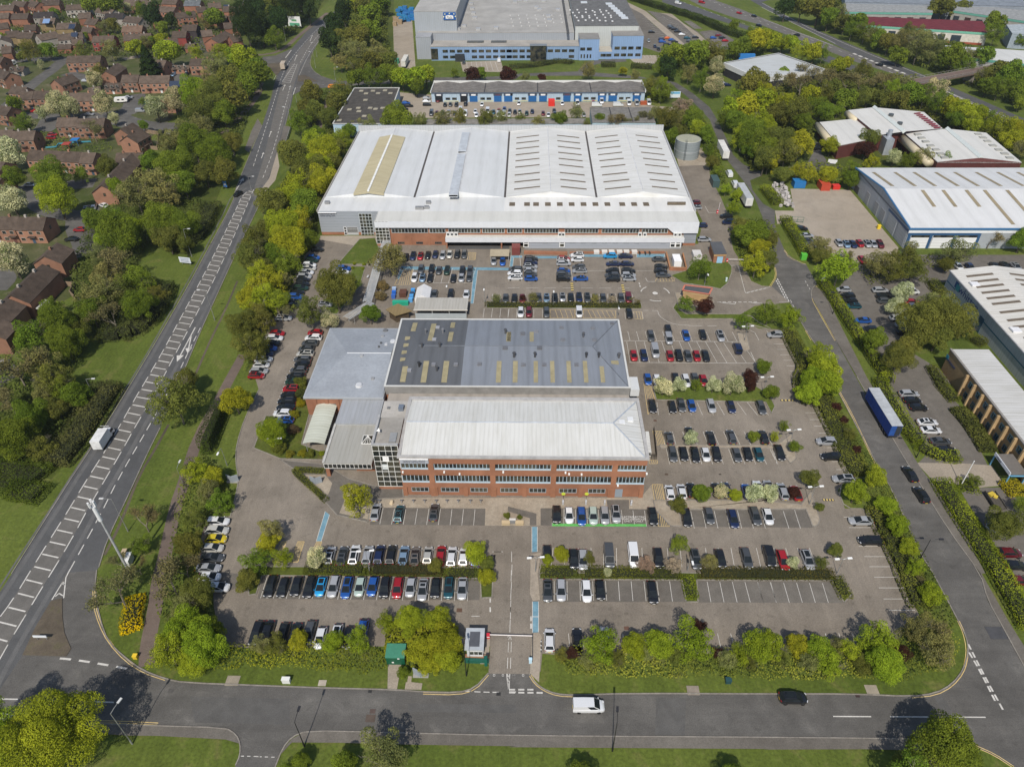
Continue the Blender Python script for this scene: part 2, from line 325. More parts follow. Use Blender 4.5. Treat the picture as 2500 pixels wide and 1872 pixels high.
sheet('pavement','c3 800,0 1130,570 1300,850 1570,1290 1840,1656 d3 1900,250 2040,500 2208,810 2208,640 2070,420 1850,30 c3 1880,1656 1640,1200 1480,960 1330,760 1160,480 880,0 b3 640,1110 520,870 440,822 412,870 425,930 625,1285',M['slab'],.13)
sheet('pavement','d0 190,715 300,480 430,260 525,235 528,400 545,530 600,660 560,725',M['dirt'],.12)
sheet('pavement','a1 190,640 110,540 220,530 235,590',M['dirt'],.12)
sheet('pavement','a1 370,640 430,635 540,690 370,690',M['dirt'],.12)
for i_,(s,w)in enumerate((('a0 -60,500 130,515 300,500 460,495 640,520',9),('a0 520,520 430,600 340,660 240,740 60,900 -80,980',7.5),('a0 -60,990 200,965 420,985 640,985',8),('a0 440,990 400,1070 340,1110',10),('a0 660,985 900,975 1060,960 1150,880 1120,800',11),('a0 960,985 1120,1050 1300,1070 1500,1075',12),('a0 560,620 700,650 860,690',8),('a0 1430,620 1520,690 1600,690',11),('a0 100,420 130,460 80,520',8),('a0 1680,310 1700,380 1690,450',8),('a0 150,1620 300,1560 600,1560 800,1540',9),('b0 -40,30 240,40 360,170 560,230 760,240',8),('b0 700,180 690,330 760,440 770,560',11),('b0 -60,700 60,760 -40,860',7),('b0 -60,1500 60,1570 -60,1640',7),('a0 1040,500 1150,480 1250,470',6))):
 way('street',s,w,M['road']if w>6.5 else M['concrete'],.012+.0012*i_,2)
def island(s,mat,name='terrain',h=.14):
 b=MB();p=pts(s);b.prism(p,.02,h);o=tag(b.build(name,mat),kind='structure')
 k=MB();k.strip(p+[p[0]],.22,.02,h=h+.02);tag(k.build('kerb',M['kerb']),kind='structure');return o
G_,R_=M['grass'],M['rough_grass']
island('d1 -60,50 -60,-30 c1 430,1600 2010,1610 2030,1560 2030,1500 d1 2015,0 2005,230 1915,235 1905,70 70,45 20,200 -40,210',R_)
island('d2 265,75 270,25 1460,22 1590,25 2208,32 d3 560,25 620,60 760,200 690,275 605,88 d2 1590,82 1600,268 1500,268 1465,82',R_)
island('d2 265,22 590,24 590,-60 c2 560,1585 280,1590',R_)
island('c2 1230,125 1250,195 2170,215 2219,310 2249,250 2199,150 2120,100 2050,60 1240,60',G_)
island('c2 1275,575 2208,580 c3 90,585 150,560 250,480 290,690 240,730 210,690 180,620 c2 2208,605 1290,602',M['gravel'])
island('c2 1225,1042 2208,1042 c3 0,1042 330,1080 420,960 420,1000 490,1200 470,1250 430,1265 370,1115 0,1115 c2 2208,1115 1440,1118 1460,1258 1370,1258 1240,1115',M['gravel'])
island('b2 1930,1215 2010,1240 2040,1360 1990,1375 1950,1300',M['gravel'])
island('b2 1390,1010 1420,960 1440,1020 1500,1060 1960,1062 2050,1080 2110,1130 2208,1180 2208,1190 2050,1150 1930,1100 1460,1100',G_)
island('b2 1405,880 1470,880 1720,930 1740,960 1700,1000 1440,990',M['gravel'])
island('b2 1370,735 1500,695 1560,620 1850,620 1885,660 1885,710 1850,800 1790,850 1700,830 1480,800',G_)
island('b2 -180,975 1120,965 1128,1000 1125,1015 -180,1010',R_)
island('b1 720,625 890,430 1020,420 1060,520 1010,640 960,642 720,642',G_)
island('b1 830,660 940,660 890,830 700,1060 640,1060 560,960 780,820',G_)
island('c1 225,700 340,780 610,1065 700,1165 960,1225 975,1100 1015,1030 1260,1020 1250,930 1050,930 800,860 600,740',M['slab'],'pavement',.13)
sheet('path','c1 425,825 600,825 660,900 640,960 610,1030',M['gravel'],.15)
sheet('path','c1 745,1090 800,940 1010,940 1000,1090 975,1205 720,1150',M['gravel'],.15)
island('c1 0,600 100,330 300,330 430,180 470,300 400,570 590,640 580,700 220,690',M['rough_grass'])
sheet('pavement','c1 1020,1020 1265,1018 c2 1120,1018 1210,905 1240,1115 1020,1112 1020,1035 830,1035 840,1105 275,1105 275,1252 c1 1945,1252 1950,1108 1010,1100',M['gravel'],.04)
sheet('path','c2 0,1090 240,1150 240,1250 185,1250 185,1190 0,1130',M['slab'],.044)
sheet('pavement','d2 185,870 208,527 262,525 285,560 270,800 262,945',M['concrete'],.14);sheet('pavement','d2 210,258 185,200 190,50 c2 190,1500 280,1480 d2 250,30 270,250',M['concrete'],.14)
sheet('pavement','d1 1905,790 1975,790 1990,560 1960,545 1945,650',M['concrete'],.13)
sheet('path','d1 1130,790 1240,795 1205,1000 1125,995',M['concrete'],.05)
sheet('path','d1 1300,890 1330,890 1325,940 1420,950 1410,1005 1270,1002 1280,940 1290,940',M['concrete'],.05)
sheet('pavement','b1 560,400 1030,400 1030,515 560,432',M['concrete'],.03)
sheet('pavement','b1 1030,470 1610,470 b2 1500,470 1660,470 1610,560 0,560 b1 1030,545',M['carpark'],.0305)
def kerb(s,it=1):
 k=MB();k.strip(smooth_line(pts(s),it),.18,.02,h=.12);tag(k.build('kerb',M['kerb']),kind='structure')
kerb('d0 815,0 800,160 840,400 910,600 1050,730 1200,840 1400,915 1550,945 2208,970 d1 600,990 1200,1005 1420,1022 1720,1030 1860,990 1975,865')
kerb('d2 180,870 205,920 280,990 400,1040 560,1052 1000,1035 2208,1040 d3 760,1040 1260,1062 1460,1035 1600,960 1700,830 1740,680 1720,560 1650,420 1480,100 1425,0 c3 1330,1480 1240,1280 1100,960 965,735 840,500 620,85')
kerb('d1 180,1656 240,1500 320,1400 450,1350 1020,1362 d2 0,1392 2208,1405 d3 860,1413 1250,1420')
kerb('c3 800,0 1130,570 1300,850 1570,1290 1840,1656 d3 1900,250 2040,500 2208,810')
kerb('c0 100,1656 540,950 745,640 900,395 1140,0 b0 1270,1370 1560,870 1780,460 1960,130 a0 1985,1590 2110,1290 2208,1060')
kerb('c0 835,1600 905,1370 1080,1000 1240,650 1350,430');kerb('b0 1540,1560 1700,1180 1850,850 2000,520 2208,90')
kerb('d0 780,1290 1340,1310 1900,1325 1990,1380 2025,1460 2022,1560 1985,1640')
kerb('c0 1940,1175 1985,1010 2012,860 1985,720 1992,570 2065,340 2180,110')
kerb('c3 440,250 490,252 745,800 640,955 700,1108 890,1112 1155,1640');kerb('a1 320,800 300,900 262,1060');kerb('a1 560,640 500,600 470,540 500,430')
kerb('b3 420,930 412,870 440,822 475,812');kerb('b3 372,640 330,635 215,565 190,520');kerb('b3 235,960 368,1195 420,1270 560,1480')
sheet('pavement','b1 1640,487 2150,487 2150,512 1640,512',M['mainroad'],.034)  # dark sheet on the loading bay floor, its shade put into the colour
for s in('d0 1600,1060 2208,1075 d1 300,1080 300,1300 d0 2208,1290 1640,1280','d1 1300,1120 2208,1130 2208,1200 1300,1190','d2 1250,1070 1500,1075 1490,1390 1240,1385','c3 1250,640 1330,760 1300,800 1230,660','d3 1450,1060 1520,1050 1750,1440 1650,1440'):sheet('road',s,gmat('asphalt_patch',(.100,.097,.092),(.112,.108,.103),.05,.5,6.0,None,.9),.0225)
W=MB();Yw=MB();Bl=MB();Gr=MB();ZM=.036
def w(s,wd=.12,z=ZM,it=0):W.strip(smooth_line(pts(s),it),wd,z)
def wd(s,on,off,width=.15,z=ZM,it=1):dashes(W,smooth_line(pts(s),it),width,z,on,off)
HL=pts('d0 -420,1210 -10,400 60,315 165,155 265,-10 c0 345,1490 470,1290 590,1100 700,915 805,750 900,600 1075,295 1150,160 1230,30 b0 1300,1495 1365,1385 1485,1160 1590,965 1690,780 1775,615 1850,465 1920,320 1985,185 2040,60 a0 2120,1590')
HR=pts('d0 -330,1400 -100,920 100,565 205,395 345,160 445,0 c0 530,1490 645,1290 745,1100 855,915 955,745 1045,590 1130,435 1215,290 1300,145 b0 1370,1600 1490,1370 1605,1155 1710,950 1800,775 1880,605 1950,450 2010,310 2065,180 2115,60 2140,0 a0 2170,1560')
HL=smooth_line(HL,1);HR=smooth_line(HR,1)
dashes(W,HL,.2,.024,4.0,2.0);dashes(W,HR,.2,.024,4.0,2.0)
hl=resample(HL,.5);hr=resample(HR,.5)
for i in range(4,len(hl),6):
 a=hl[i];j=min(range(len(hr)),key=lambda q:abs(hr[q][1]-(a[1]-.9)))
 q=hr[j];e=(a[0]+(q[0]-a[0])*.06,a[1]+(q[1]-a[1])*.06);W.strip([e,(a[0]+(q[0]-a[0])*.9,a[1]+(q[1]-a[1])*.9)],.28,.024)
wd('c0 580,1640 830,1190 1010,830 1265,400 b0 1500,1560 1590,1370 1690,1170',2.4,1.6,.2,.024)
def offs(l,d):
 o=[]
 for i in range(len(l)):
  a,c=l[max(0,i-1)],l[min(len(l)-1,i+1)];dx,dy=c[0]-a[0],c[1]-a[1];k=math.hypot(dx,dy)or 1;o.append((l[i][0]-dy/k*d,l[i][1]+dx/k*d))
 return o
Tk=MB();Tk.strip(offs(HL,2.3),.9,.0185);Tk.strip(offs(HR,-2.0),.9,.0185);Tk.strip(offs(HL,3.9),.35,.0185)
tag(Tk.build('road',gmat('worn_lane',(.112,.111,.110),(.134,.132,.130),.03,.4,5.0,None,.9)),kind='structure')
def arrow(s,e,wid=.35,head=1.6,z=.024):
 a,c=pts(s)[0],pts(e)[0];dx,dy=c[0]-a[0],c[1]-a[1];l=math.hypot(dx,dy);dx/=l;dy/=l
 k=(c[0]-dx*head*1.5,c[1]-dy*head*1.5);W.strip([a,k],wid,z);W.quad((k[0]-dy*head*.5,k[1]+dx*head*.5,z),(k[0]+dy*head*.5,k[1]-dx*head*.5,z),(c[0],c[1],z))
arrow('b0 1645,1170','b0 1490,1460',.3,1.9);arrow('b0 1610,1245','b0 1580,1390',.3,1.7);arrow('a0 1990,1600','a0 2050,1500',.3,1.9)
for q in('a1 135,1130','a1 70,1310','a1 250,740','a1 350,490','a1 480,325'):
 t,xy=q.split();x,y=map(float,xy.split(','));arrow('%s %f,%f'%(t,x-8,y+25),'%s %f,%f'%(t,x+12,y-25),.25,1.2)
wd('a1 -5,1400 60,1200 130,980 215,700 270,560 350,450 470,310 600,190',3,2.2,.2,.024)
wd('a1 75,1500 150,1310 215,1080 260,900 310,720',3,2.2,.2,.024);wd('a1 380,640 460,460 560,330 640,250',.9,.6,.2,.024)
wd('a1 390,530 460,400 540,300 620,215',3,2.2,.2,.024)
for k in range(10):w('a1 %d,%d %d,%d'%(238+k*9,690-k*16,305+k*6,700-k*17),.22,.024)
w('a1 238,690 345,535',.15,.024);w('a1 305,700 365,540',.15,.024);wd('a1 165,680 220,570',1,.6,.2,.026);w('a1 265,490 315,425',.4,.026);w('a1 330,800 350,740',.3,.03)
wd('a1 350,740 560,715 800,708',3,3,.12,.026);wd('a1 30,500 160,490',3,2,.12,.026)
w('d0 590,-10 555,60 537,232',.2,.026);w('d0 437,247 530,95 545,120 520,110',.2,.026);w('d0 465,220 498,192 530,213',.2,.026)
wd('d0 505,740 590,747 750,770 880,792 1040,820 1205,858',2.0,1.4,.35,.026);wd('d0 -100,1080 130,1083 1340,1122',5.0,3.0,.22,.026)
w('d0 -20,1195 120,1225 -20,1250',.3,.026);wd('d0 610,715 630,690',1.2,1)
wd('d0 2028,1562 2208,1566 d1 0,1566 195,1572',.25,.12,.12,.026)
def yy(s,it=1,ends=True):
 l=smooth_line(pts(s),it)
 for o in(-.16,.16):
  q=[]
  for i in range(len(l)):
   a,c=l[max(0,i-1)],l[min(len(l)-1,i+1)];dx,dy=c[0]-a[0],c[1]-a[1];k=math.hypot(dx,dy);q.append((l[i][0]-dy/k*o,l[i][1]+dx/k*o))
  Yw.strip(q,.11,.028)
yy('d0 790,170 795,300 840,450 915,600 1060,760 1220,860 1395,918');yy('d0 780,1272 1000,1275 1330,1292');yy('d1 1425,1033 1715,1040 1860,1002 1970,875')
yy('d2 188,885 230,950 310,1010 420,1050 560,1056');yy('d3 1262,1064 1460,1045 1600,970 1690,860 1722,760 1730,650 1700,520 1655,425')
yy('d3 1800,1480 1960,1550 2120,1656');yy('c3 630,85 740,280 840,490');yy('c3 845,500 960,735');yy('b3 475,818 425,850 418,920 500,1075 620,1283');yy('b3 370,1195 418,1280');yy('b3 190,520 230,585 368,640');yy('b3 110,665 122,740 70,825')
wd('d3 600,1228 1990,1236',6.0,2.8,.18,.026)
wd('d3 1738,620 1860,860 2040,1190',1.1,.55,.3,.026);wd('d3 1745,690 1840,850 2000,1170',1.1,.55,.3,.026)
wd('d2 10,1003 290,1003',.9,.5,.28,.028);wd('d2 10,1027 320,1030',.9,.5,.28,.028);wd('d1 1780,1015 1900,1023 2130,1027',.9,.7,.16,.028)
w('d1 2135,870 2145,1020 2208,1022',.14,.03);w('d1 2155,870 2148,1020',.12,.03);w('d2 -12,870 5,1020',.12,.03);w('d1 2135,905 2152,880',.12,.03);w('d1 2140,945 2155,915',.12,.03)
for x in('d1 2023','d1 2097','d1 2190','d2 50','d2 128'):
 t,q=x.split();q=float(q);w('%s %f,874 %f,874 %f,890 %f,890 %f,874'%(t,q-7,q+7,q+7,q-7,q-7),.07,.03)
wd('b3 130,760 230,955',.9,.5,.3,.026);wd('b3 120,775 215,960',.9,.5,.3,.026);w('b3 145,955 228,955',.12,.03);wd('b3 240,940 275,1010',1.5,1);wd('b3 365,780 415,870',1.2,1)
wd('c1 2170,1470 2170,1656',2.4,1.6,.1);wd('d1 2167,0 2158,550',2.4,1.6,.1);wd('d2 35,-50 15,550',2.4,1.6,.1)
wd('d1 2145,600 2133,840',2.2,1.2,.1);wd('d1 2168,600 2160,840',2.2,1.2,.1);w('d1 2145,585 2158,548 2170,585',.1);w('d2 -5,560 15,548 28,585',.1)
wd('c1 2020,1472 2170,1472',1.6,1.0,.12);wd('c2 -130,1472 35,1472',1.8,.5,.12);wd('d1 1990,230 1990,385',1.2,.8,.25);wd('d1 1830,385 1985,385',1.6,1.2,.12);wd('d2 195,385 195,545',1.2,.6,.3);wd('d2 190,390 370,390',1.6,1.2,.12)
def bays(t,x0,y0,x1,y1,xa,ya,xb,yb,n,wdt=.09):
 """n+1 lines between the edge (x0,y0)-(xa,ya) and the edge (x1,y1)-(xb,yb)"""
 A,Bq,D,E=P(t,x0,y0),P(t,x1,y1),P(t,xa,ya),P(t,xb,yb)
 for i in range(n+1):
  s=i/n;W.strip([(A[0]+(Bq[0]-A[0])*s,A[1]+(Bq[1]-A[1])*s),(D[0]+(E[0]-D[0])*s,D[1]+(E[1]-D[1])*s)],wdt,ZM)
bays('d1',110,60,1805,75,55,235,1797,258,16);bays('c1',700,1430,1930,1440,670,1570,1920,1580,12)
bays('c1',1088,1105,1862,1115,1060,1240,1850,1250,8);bays('d2',390,90,1470,92,390,250,1497,262,10);bays('d2',1678,95,2208,98,1710,268,2262,270,5);bays('d3',-35,100,510,108,12,270,560,272,5)
bays('c2',375,1110,1150,1125,372,1255,1168,1258,8);bays('c2',1540,1130,2130,1120,1570,1275,2168,1275,6);bays('c3',180,1130,275,1120,228,1275,325,1275,1)
bays('b2',1010,1205,1890,1210,1030,1285,1930,1290,12);bays('b2',1000,1290,1960,1292,1030,1465,2090,1470,13);w('b2 975,1283 1960,1292');w('b2 1020,1465 2090,1473 2045,1378')
bays('c2',1255,215,2100,215,1268,320,2195,322,10);bays('c2',1300,460,2160,460,1325,572,2230,578,10);bays('c2',1335,605,2208,610,1362,735,2270,735,10);bays('c3',85,610,95,600,125,730,130,732,1)
bays('d2',510,530,1540,535,520,640,1560,640,9);bays('d2',1765,530,2208,535,1795,660,2250,660,4);bays('d3',535,530,760,530,560,640,790,600,2)
bays('c2',380,1440,2200,1440,365,1600,2240,1600,17);bays('c3',0,1440,400,1440,40,1600,460,1600,4)
for i,y in enumerate((45,302,360,415,474,535,595,712,780,850)):w('c3 %d,%d %d,%d'%(230+i*37+(100 if i else 0),y,335+i*42+(170 if i else 0),y),.09)
for i,y in enumerate((1180,1268,1425,1512,1597)):w('c3 %d,%d %d,%d'%(690+(y-1180)*.52,y,890+(y-1180)*.52,y),.09)
for y in(57,147,240,335):w('d3 %d,%d %d,%d'%(945+(y-57)*.44,y,1150+(y-57)*.5,y),.09)
for i in range(7):w('b3 %d,%d %d,%d'%(100+i*27,1310+i*46,190+i*29,1310+i*46),.09)
w('b2 100,565 120,780 0,780');w('b2 530,660 545,780');w('b2 940,660 955,775');w('b2 665,695 1230,695',.08);wd('b2 0,838 1120,842',3.5,2.0,.1);wd('b2 1105,795 1118,842',1,.6,.3);w('b2 1160,755 1175,785 1260,785');wd('b2 1140,1028 1260,1030',1.4,.8,.12)
w('b2 1260,1030 1275,1075 1330,1115 1400,1145 1560,1158',.1,ZM,1);wd('b2 1560,1158 1830,1158',2.5,1.5,.1)
for k in range(3):
 a0=k*2.1;cx,cy=P('b2',1240,885);l=[(cx+4.2*math.cos(a0+t*.16),cy+4.2*math.sin(a0+t*.16))for t in range(6)];W.strip(l,.3,ZM)
cx,cy=P('b2',1240,883);W.quad(*[(cx+.8*math.cos(q*.63),cy+.8*math.sin(q*.63),ZM)for q in range(10)])
bays('b1',1250,560,1800,540,1245,610,1795,600,9);w('b1 1320,795 1835,797');bays('b1',1345,680,1870,668,1318,795,1832,797,8,.1);bays('b2',-130,890,1045,890,-135,955,1060,960,17);bays('b1',1940,1010,2150,1010,1930,1090,2140,1090,3);bays('b2',5,1020,290,1020,0,1090,290,1090,4);bays('b2',985,1040,1130,1040,990,1100,1140,1100,2)
wd('b2 1765,958 2140,958',1.2,.6,.25);w('b2 1770,958 1910,975 1920,960',.2);w('b2 2050,962 2140,970',.2);w('b2 1940,650 1960,730 2000,880 2208,830',.12,ZM);wd('b2 2010,880 2200,835',1.2,.6,.3);w('b2 1880,650 1940,650',.12);w('b2 1660,150 1690,205 1760,205');w('b2 1615,345 1690,348')
wd('b3 40,1200 110,1280',2,1,.1);w('b2 2040,1195 2080,1215 2115,1280',.1)
wd('b3 640,1290 c3 -20,0 700,0',0.01,900)
def hatchY(t,poly,n,ang=1):
 A,Bq,D,E=[P(t,*q)for q in poly]
 Yw.strip([A,Bq,D,E,A],.09,ZM)
 for i in range(1,n):
  s=i/n;p1=(A[0]+(Bq[0]-A[0])*s,A[1]+(Bq[1]-A[1])*s);s2=max(0,min(1,s+ang*.12));p2=(E[0]+(D[0]-E[0])*s2,E[1]+(D[1]-E[1])*s2);Yw.strip([p1,p2],.08,ZM)
hatchY('b1',((1250,675),(1340,680),(1315,810),(1185,812)),7);hatchY('b1',((1808,540),(1870,542),(1862,602),(1798,602)),6)
hatchY('b2',((355,1022),(565,1022),(565,1092),(355,1092)),5);hatchY('b2',((635,1025),(905,1030),(910,1092),(632,1092)),7);hatchY('b2',((1060,1040),(1125,1040),(1135,1102),(1065,1100)),3)
hatchY('c2',((1215,905),(1300,905),(1320,1038),(1235,1038)),6);hatchY('c2',((1265,1120),(1340,1120),(1362,1258),(1267,1258)),6);hatchY('c2',((1220,455),(1300,458),(1322,572),(1245,572)),6)
hatchY('c2',((1145,60),(1205,80),(1240,190),(1180,318)),6);hatchY('c1',((530,1385),(572,1385),(545,1475),(490,1475)),5);hatchY('c1',((235,1385),(275,1385),(215,1560),(150,1560)),6);hatchY('c1',((370,1385),(425,1385),(370,1560),(310,1560)),6);hatchY('b2',((1255,755),(1400,755),(1400,783),(1240,785)),6)
hatchY('c2',((1190,700),(1260,705),(1260,730),(1190,730)),4)
def blue(s,edge=True):
 p=pts(s)
 if sum(p[i][0]*p[(i+1)%len(p)][1]-p[(i+1)%len(p)][0]*p[i][1]for i in range(len(p)))<0:p=p[::-1]
 Bl.quad(*[(x,y,.034)for x,y in p]);W.strip([p[0],p[1]],.1,.04);W.strip([p[2],p[3]],.1,.04)
blue('c1 600,1132 525,1383 567,1385 637,1160');blue('c2 202,1262 202,1475 248,1470 248,1262');blue('d2 207,262 207,525 258,520 258,262')
blue('b1 1240,658 1240,685 2150,690 2150,670');blue('b1 1850,680 1825,970 1848,970 1885,690');blue('b1 1240,658 1205,760 1220,765 1262,680');blue('b2 520,558 520,575 1000,580 1000,560');blue('b2 25,567 15,660 40,660 50,585');blue('b2 25,567 50,585 120,585 120,567');blue('b2 150,572 160,592 420,590 420,572');blue('b2 1085,555 1085,582 1320,580 1320,555')
p=pts('c2 372,1235 372,1257 1168,1260 1163,1240');Gr.quad(*[(x,y,.045)for x,y in p])
tag(W.build('road_markings',M['mark']),kind='structure');tag(Yw.build('road_markings',M['yellow']),kind='structure');tag(Bl.build('path',M['bluep']),kind='structure');tag(Gr.build('road_markings',M['greenp']),kind='structure')
D=MB()
for s,on,off,wdt in(('a2 1560,-60 1850,75 2208,215 a3 420,340 780,480 1200,660',3,6,.25),('a2 1480,20 1850,160 2208,265',3,6,.25),('a2 1640,-20 1960,100 2208,195',3,6,.25),('a3 1520,755 1800,890 2208,1075',900,1,.5),('a3 1620,835 2000,990',3,5,.25),('a3 770,452 1000,545 1230,632',3.2,2.2,1.6),('a3 1520,755 2208,1050',900,1,.25),('a3 0,65 360,245 620,370',900,1,.3),('a3 0,28 400,240 900,455 1380,650',900,1,.25),('a3 0,160 300,275 600,385',900,1,.25)):
 dashes(D,pts(s),wdt,.03,on,off)if on<800 else D.strip(pts(s),wdt,.03)
for i in range(26):q=i/25;D.strip(pts('a2 %d,%d %d,%d'%(1185+q*420,100+q*265,1245+q*400,95+q*270)),.15,.03)
for i in range(22):q=i/21;D.strip(pts('a2 %d,%d %d,%d'%(1300+q*370,140+q*265,1360+q*360,135+q*270)),.15,.03)
for i in range(14):q=i/13;D.strip(pts('a2 %d,%d %d,%d'%(1640+q*120,290+q*120,1720+q*130,275+q*130)),.15,.03)
for i in range(8):q=i/7;D.strip(pts('a2 %d,%d %d,%d'%(1485+q*80,182+q*60,1535+q*90,180+q*62)),.15,.03)
for i in range(16):q=i/15;D.strip(pts('a2 %d,%d %d,%d'%(1130+q*200,160+q*210,1190+q*200,150+q*215)),.15,.03)
for i in range(7):D.strip(pts('a1 %d,522 %d,600'%(1790+i*40,1800+i*43)),.15,.03)
for i in range(9):D.strip(pts('a2 %d,466 %d,490'%(1030+i*28,1045+i*28)),.15,.03);D.strip(pts('a2 %d,522 %d,545'%(1080+i*18,1095+i*18)),.15,.03)
tag(D.build('road_markings',M['mark']),kind='structure')
def text(body,name,loc,size,rot,col,parent=None,mat='clean',ext=.02,fit=None):
 cu=bpy.data.curves.new(name,'FONT');cu.body=body;cu.size=size;cu.align_x='CENTER';cu.align_y='CENTER';cu.extrude=ext;cu.space_line=.9
 q_=bpy.data.objects.new(name,cu);C.objects.link(q_);bpy.context.view_layer.update();me=bpy.data.meshes.new_from_object(q_.evaluated_get(bpy.context.evaluated_depsgraph_get()));w0=q_.dimensions.x;bpy.data.objects.remove(q_)
 me.materials.clear();me.materials.append(M[mat]);o=bpy.data.objects.new(name,me);C.objects.link(o);off=ORG.get(parent.name,(0,0,0))if parent is not None else(0,0,0)
 o.location=tuple(a-b_ for a,b_ in zip(loc,off));o.rotation_euler=rot;o.color=c4(col)
 if parent is not None:o.parent=parent
 if fit and w0>0:o.scale=(fit/w0,1,1)
 return o
for x in(1010,1105):
 q=P('c2',x,1198);tag(text('ELECTRIC\nVEHICLES\nONLY','road_lettering',(q[0],q[1],.05),.62,(0,0,0),(.7,.68,.64),None,'paint',.004),kind='structure')
RS=np.random.RandomState(5)
def leaf_mesh(name,cen,nrm,size,tint,mat):
 """many small leaf-clump faces: centres, normals, half sizes"""
 n=len(cen);nrm=nrm/(np.linalg.norm(nrm,axis=1,keepdims=True)+1e-9)
 a=RS.normal(size=(n,3));u=np.cross(nrm,a);u/=(np.linalg.norm(u,axis=1,keepdims=True)+1e-9);v=np.cross(nrm,u)
 s=size.reshape(-1,1);k=RS.uniform(.55,1.0,(n,1))
 q=np.stack([cen-u*s,cen-v*s*k+nrm*s*.15,cen+u*s,cen+v*s*k-nrm*s*.15],1).reshape(-1,3)
 me=bpy.data.meshes.new(name)
 me.vertices.add(4*n);me.vertices.foreach_set('co',q.astype(np.float32).ravel())
 me.loops.add(4*n);me.loops.foreach_set('vertex_index',np.arange(4*n,dtype=np.int32))
 me.polygons.add(n);me.polygons.foreach_set('loop_start',np.arange(0,4*n,4,dtype=np.int32));me.polygons.foreach_set('loop_total',np.full(n,4,np.int32))
 at=me.attributes.new('tint','FLOAT','FACE');at.data.foreach_set('value',np.clip(tint,0,1).astype(np.float32))
 me.materials.append(mat);me.update(calc_edges=True);return me
def sph(n):
 d=RS.normal(size=(n,3));return d/np.linalg.norm(d,axis=1,keepdims=True)
def blob_crown(name,n,nb,mat,leaf=.075,spread=.62,br=(.26,.44),zs=.9,zc=1.15,skip=.0,inner=.12,low=-.75):
 dirs=sph(nb*3);dirs=dirs[dirs[:,2]>low][:nb];lob=1+.22*np.sin(np.arctan2(dirs[:,1],dirs[:,0])*3+RS.uniform(0,6))*RS.uniform(.4,1)+.15*np.sin(dirs[:,2]*4+RS.uniform(0,6));rad=RS.uniform(.3,1,len(dirs))**.55*spread*lob
 bc=dirs*rad[:,None];r=RS.uniform(br[0],br[1],len(bc));bt=RS.uniform(.0,1.0,len(bc))
 i=RS.choice(len(bc),n,p=r**2/np.sum(r**2));d=sph(n);up=RS.uniform(size=n)<.35;d[up,2]=np.abs(d[up,2])
 rr=r[i]*RS.uniform(.8,1.12,n);p=bc[i]+d*rr[:,None]
 dist=np.min(np.linalg.norm(p[:,None,:]-bc[None],axis=2)/r[None],axis=1)
 keep=dist>.72
 if skip:keep&=np.sin(p[:,0]*7+bc[i][:,1]*5)+np.sin(p[:,2]*8+p[:,1]*6)>skip*2-2
 p,d,i=p[keep],d[keep],i[keep]
 k=int(n*inner);pin=sph(k)*(RS.uniform(size=(k,1))**.5)*.62
 cen=np.concatenate([p,pin]);nr=np.concatenate([d+RS.normal(size=d.shape)*.55,sph(k)])
 sz=np.concatenate([RS.uniform(.7,1.3,len(p))*leaf,RS.uniform(1,1.6,k)*leaf*1.2])
 ti=np.concatenate([bt[i]*.6+RS.uniform(0,.5,len(p)),RS.uniform(.1,.7,k)])
 cen=cen*np.array([1,1,zs])+np.array([0,0,zc])
 return leaf_mesh(name,cen,nr,sz,ti,mat)
def trunk_mesh(name,zc=1.15,limbs=7,r=.055,reach=.6):
 b=MB();b.tube([(0,0,-.03),(.01,.01,zc*.45),(.02,-.01,zc)],r,r*.45,7)
 for i in range(limbs):
  a=i*2.4+.3;z=zc*(.4+.07*i);l=reach*(.8+.3*math.sin(i*3.1))
  b.tube([(0,0,z),(math.cos(a)*l*.5,math.sin(a)*l*.5,z+l*.45),(math.cos(a)*l,math.sin(a)*l,z+l*.75)],r*.45,r*.12,4)
 return b.mesh(name,[M['wood']])
def bare_parts(seed,leaves=2600,spread=.95,leaf=.032):
 r=random.Random(seed);b=MB();tips=[]
 def grow(p,d,l,rad,lev):
  q=[p[i]+d[i]*l for i in range(3)];b.tube([p,q],rad,rad*.6,5 if lev<2 else 3);tips.append(q)
  if lev==4:return
  for k in range(3 if lev<3 else 2):
   e=[d[i]+r.uniform(-1,1)*.62 for i in range(3)];e[2]=e[2]*.85+.28;n=math.sqrt(sum(x*x for x in e));grow(q,[x/n for x in e],l*r.uniform(.62,.82),rad*.55,lev+1)
 grow([0,0,-.03],[0,0,1],.62,.04,0)
 t=np.array(tips[4:]);m=max(np.abs(t[:,:2]).max(),.1);sc=spread/m
 b.v=[(x*sc if z>.5 else x,y*sc if z>.5 else y,z)for x,y,z in b.v];t[:,:2]*=sc
 i=RS.randint(0,len(t),leaves);c=t[i]+RS.normal(size=(leaves,3))*.085
 return b.mesh('trunk',[M['wood']]),leaf_mesh('crown',c,sph(leaves)+np.array([0,0,.4]),RS.uniform(.6,1.3,leaves)*leaf,RS.uniform(0,1,leaves),M['leaf'])
def cone_crown(n,h=2.6,base=.2):
 z=1-np.sqrt(RS.uniform(size=n));a=RS.uniform(0,6.283,n);lay=.82+.18*np.sin(z*38+np.sin(a*5)*1.2);r=(1-z)**.8*lay*RS.uniform(.72,1.05,n)
 c=np.stack([np.cos(a)*r,np.sin(a)*r,base+z*(h-base)],1);nr=np.stack([np.cos(a),np.sin(a),np.full(n,.5)],1)+RS.normal(size=(n,3))*.5
 return leaf_mesh('crown',c,nr,RS.uniform(.6,1.2,n)*.05,RS.uniform(0,.9,n),M['needle'])
CR={}
CR['giant']=[blob_crown('crown',90000,90,M['leaf'],.0125,.76,(.14,.27),inner=.06)for _ in range(2)]
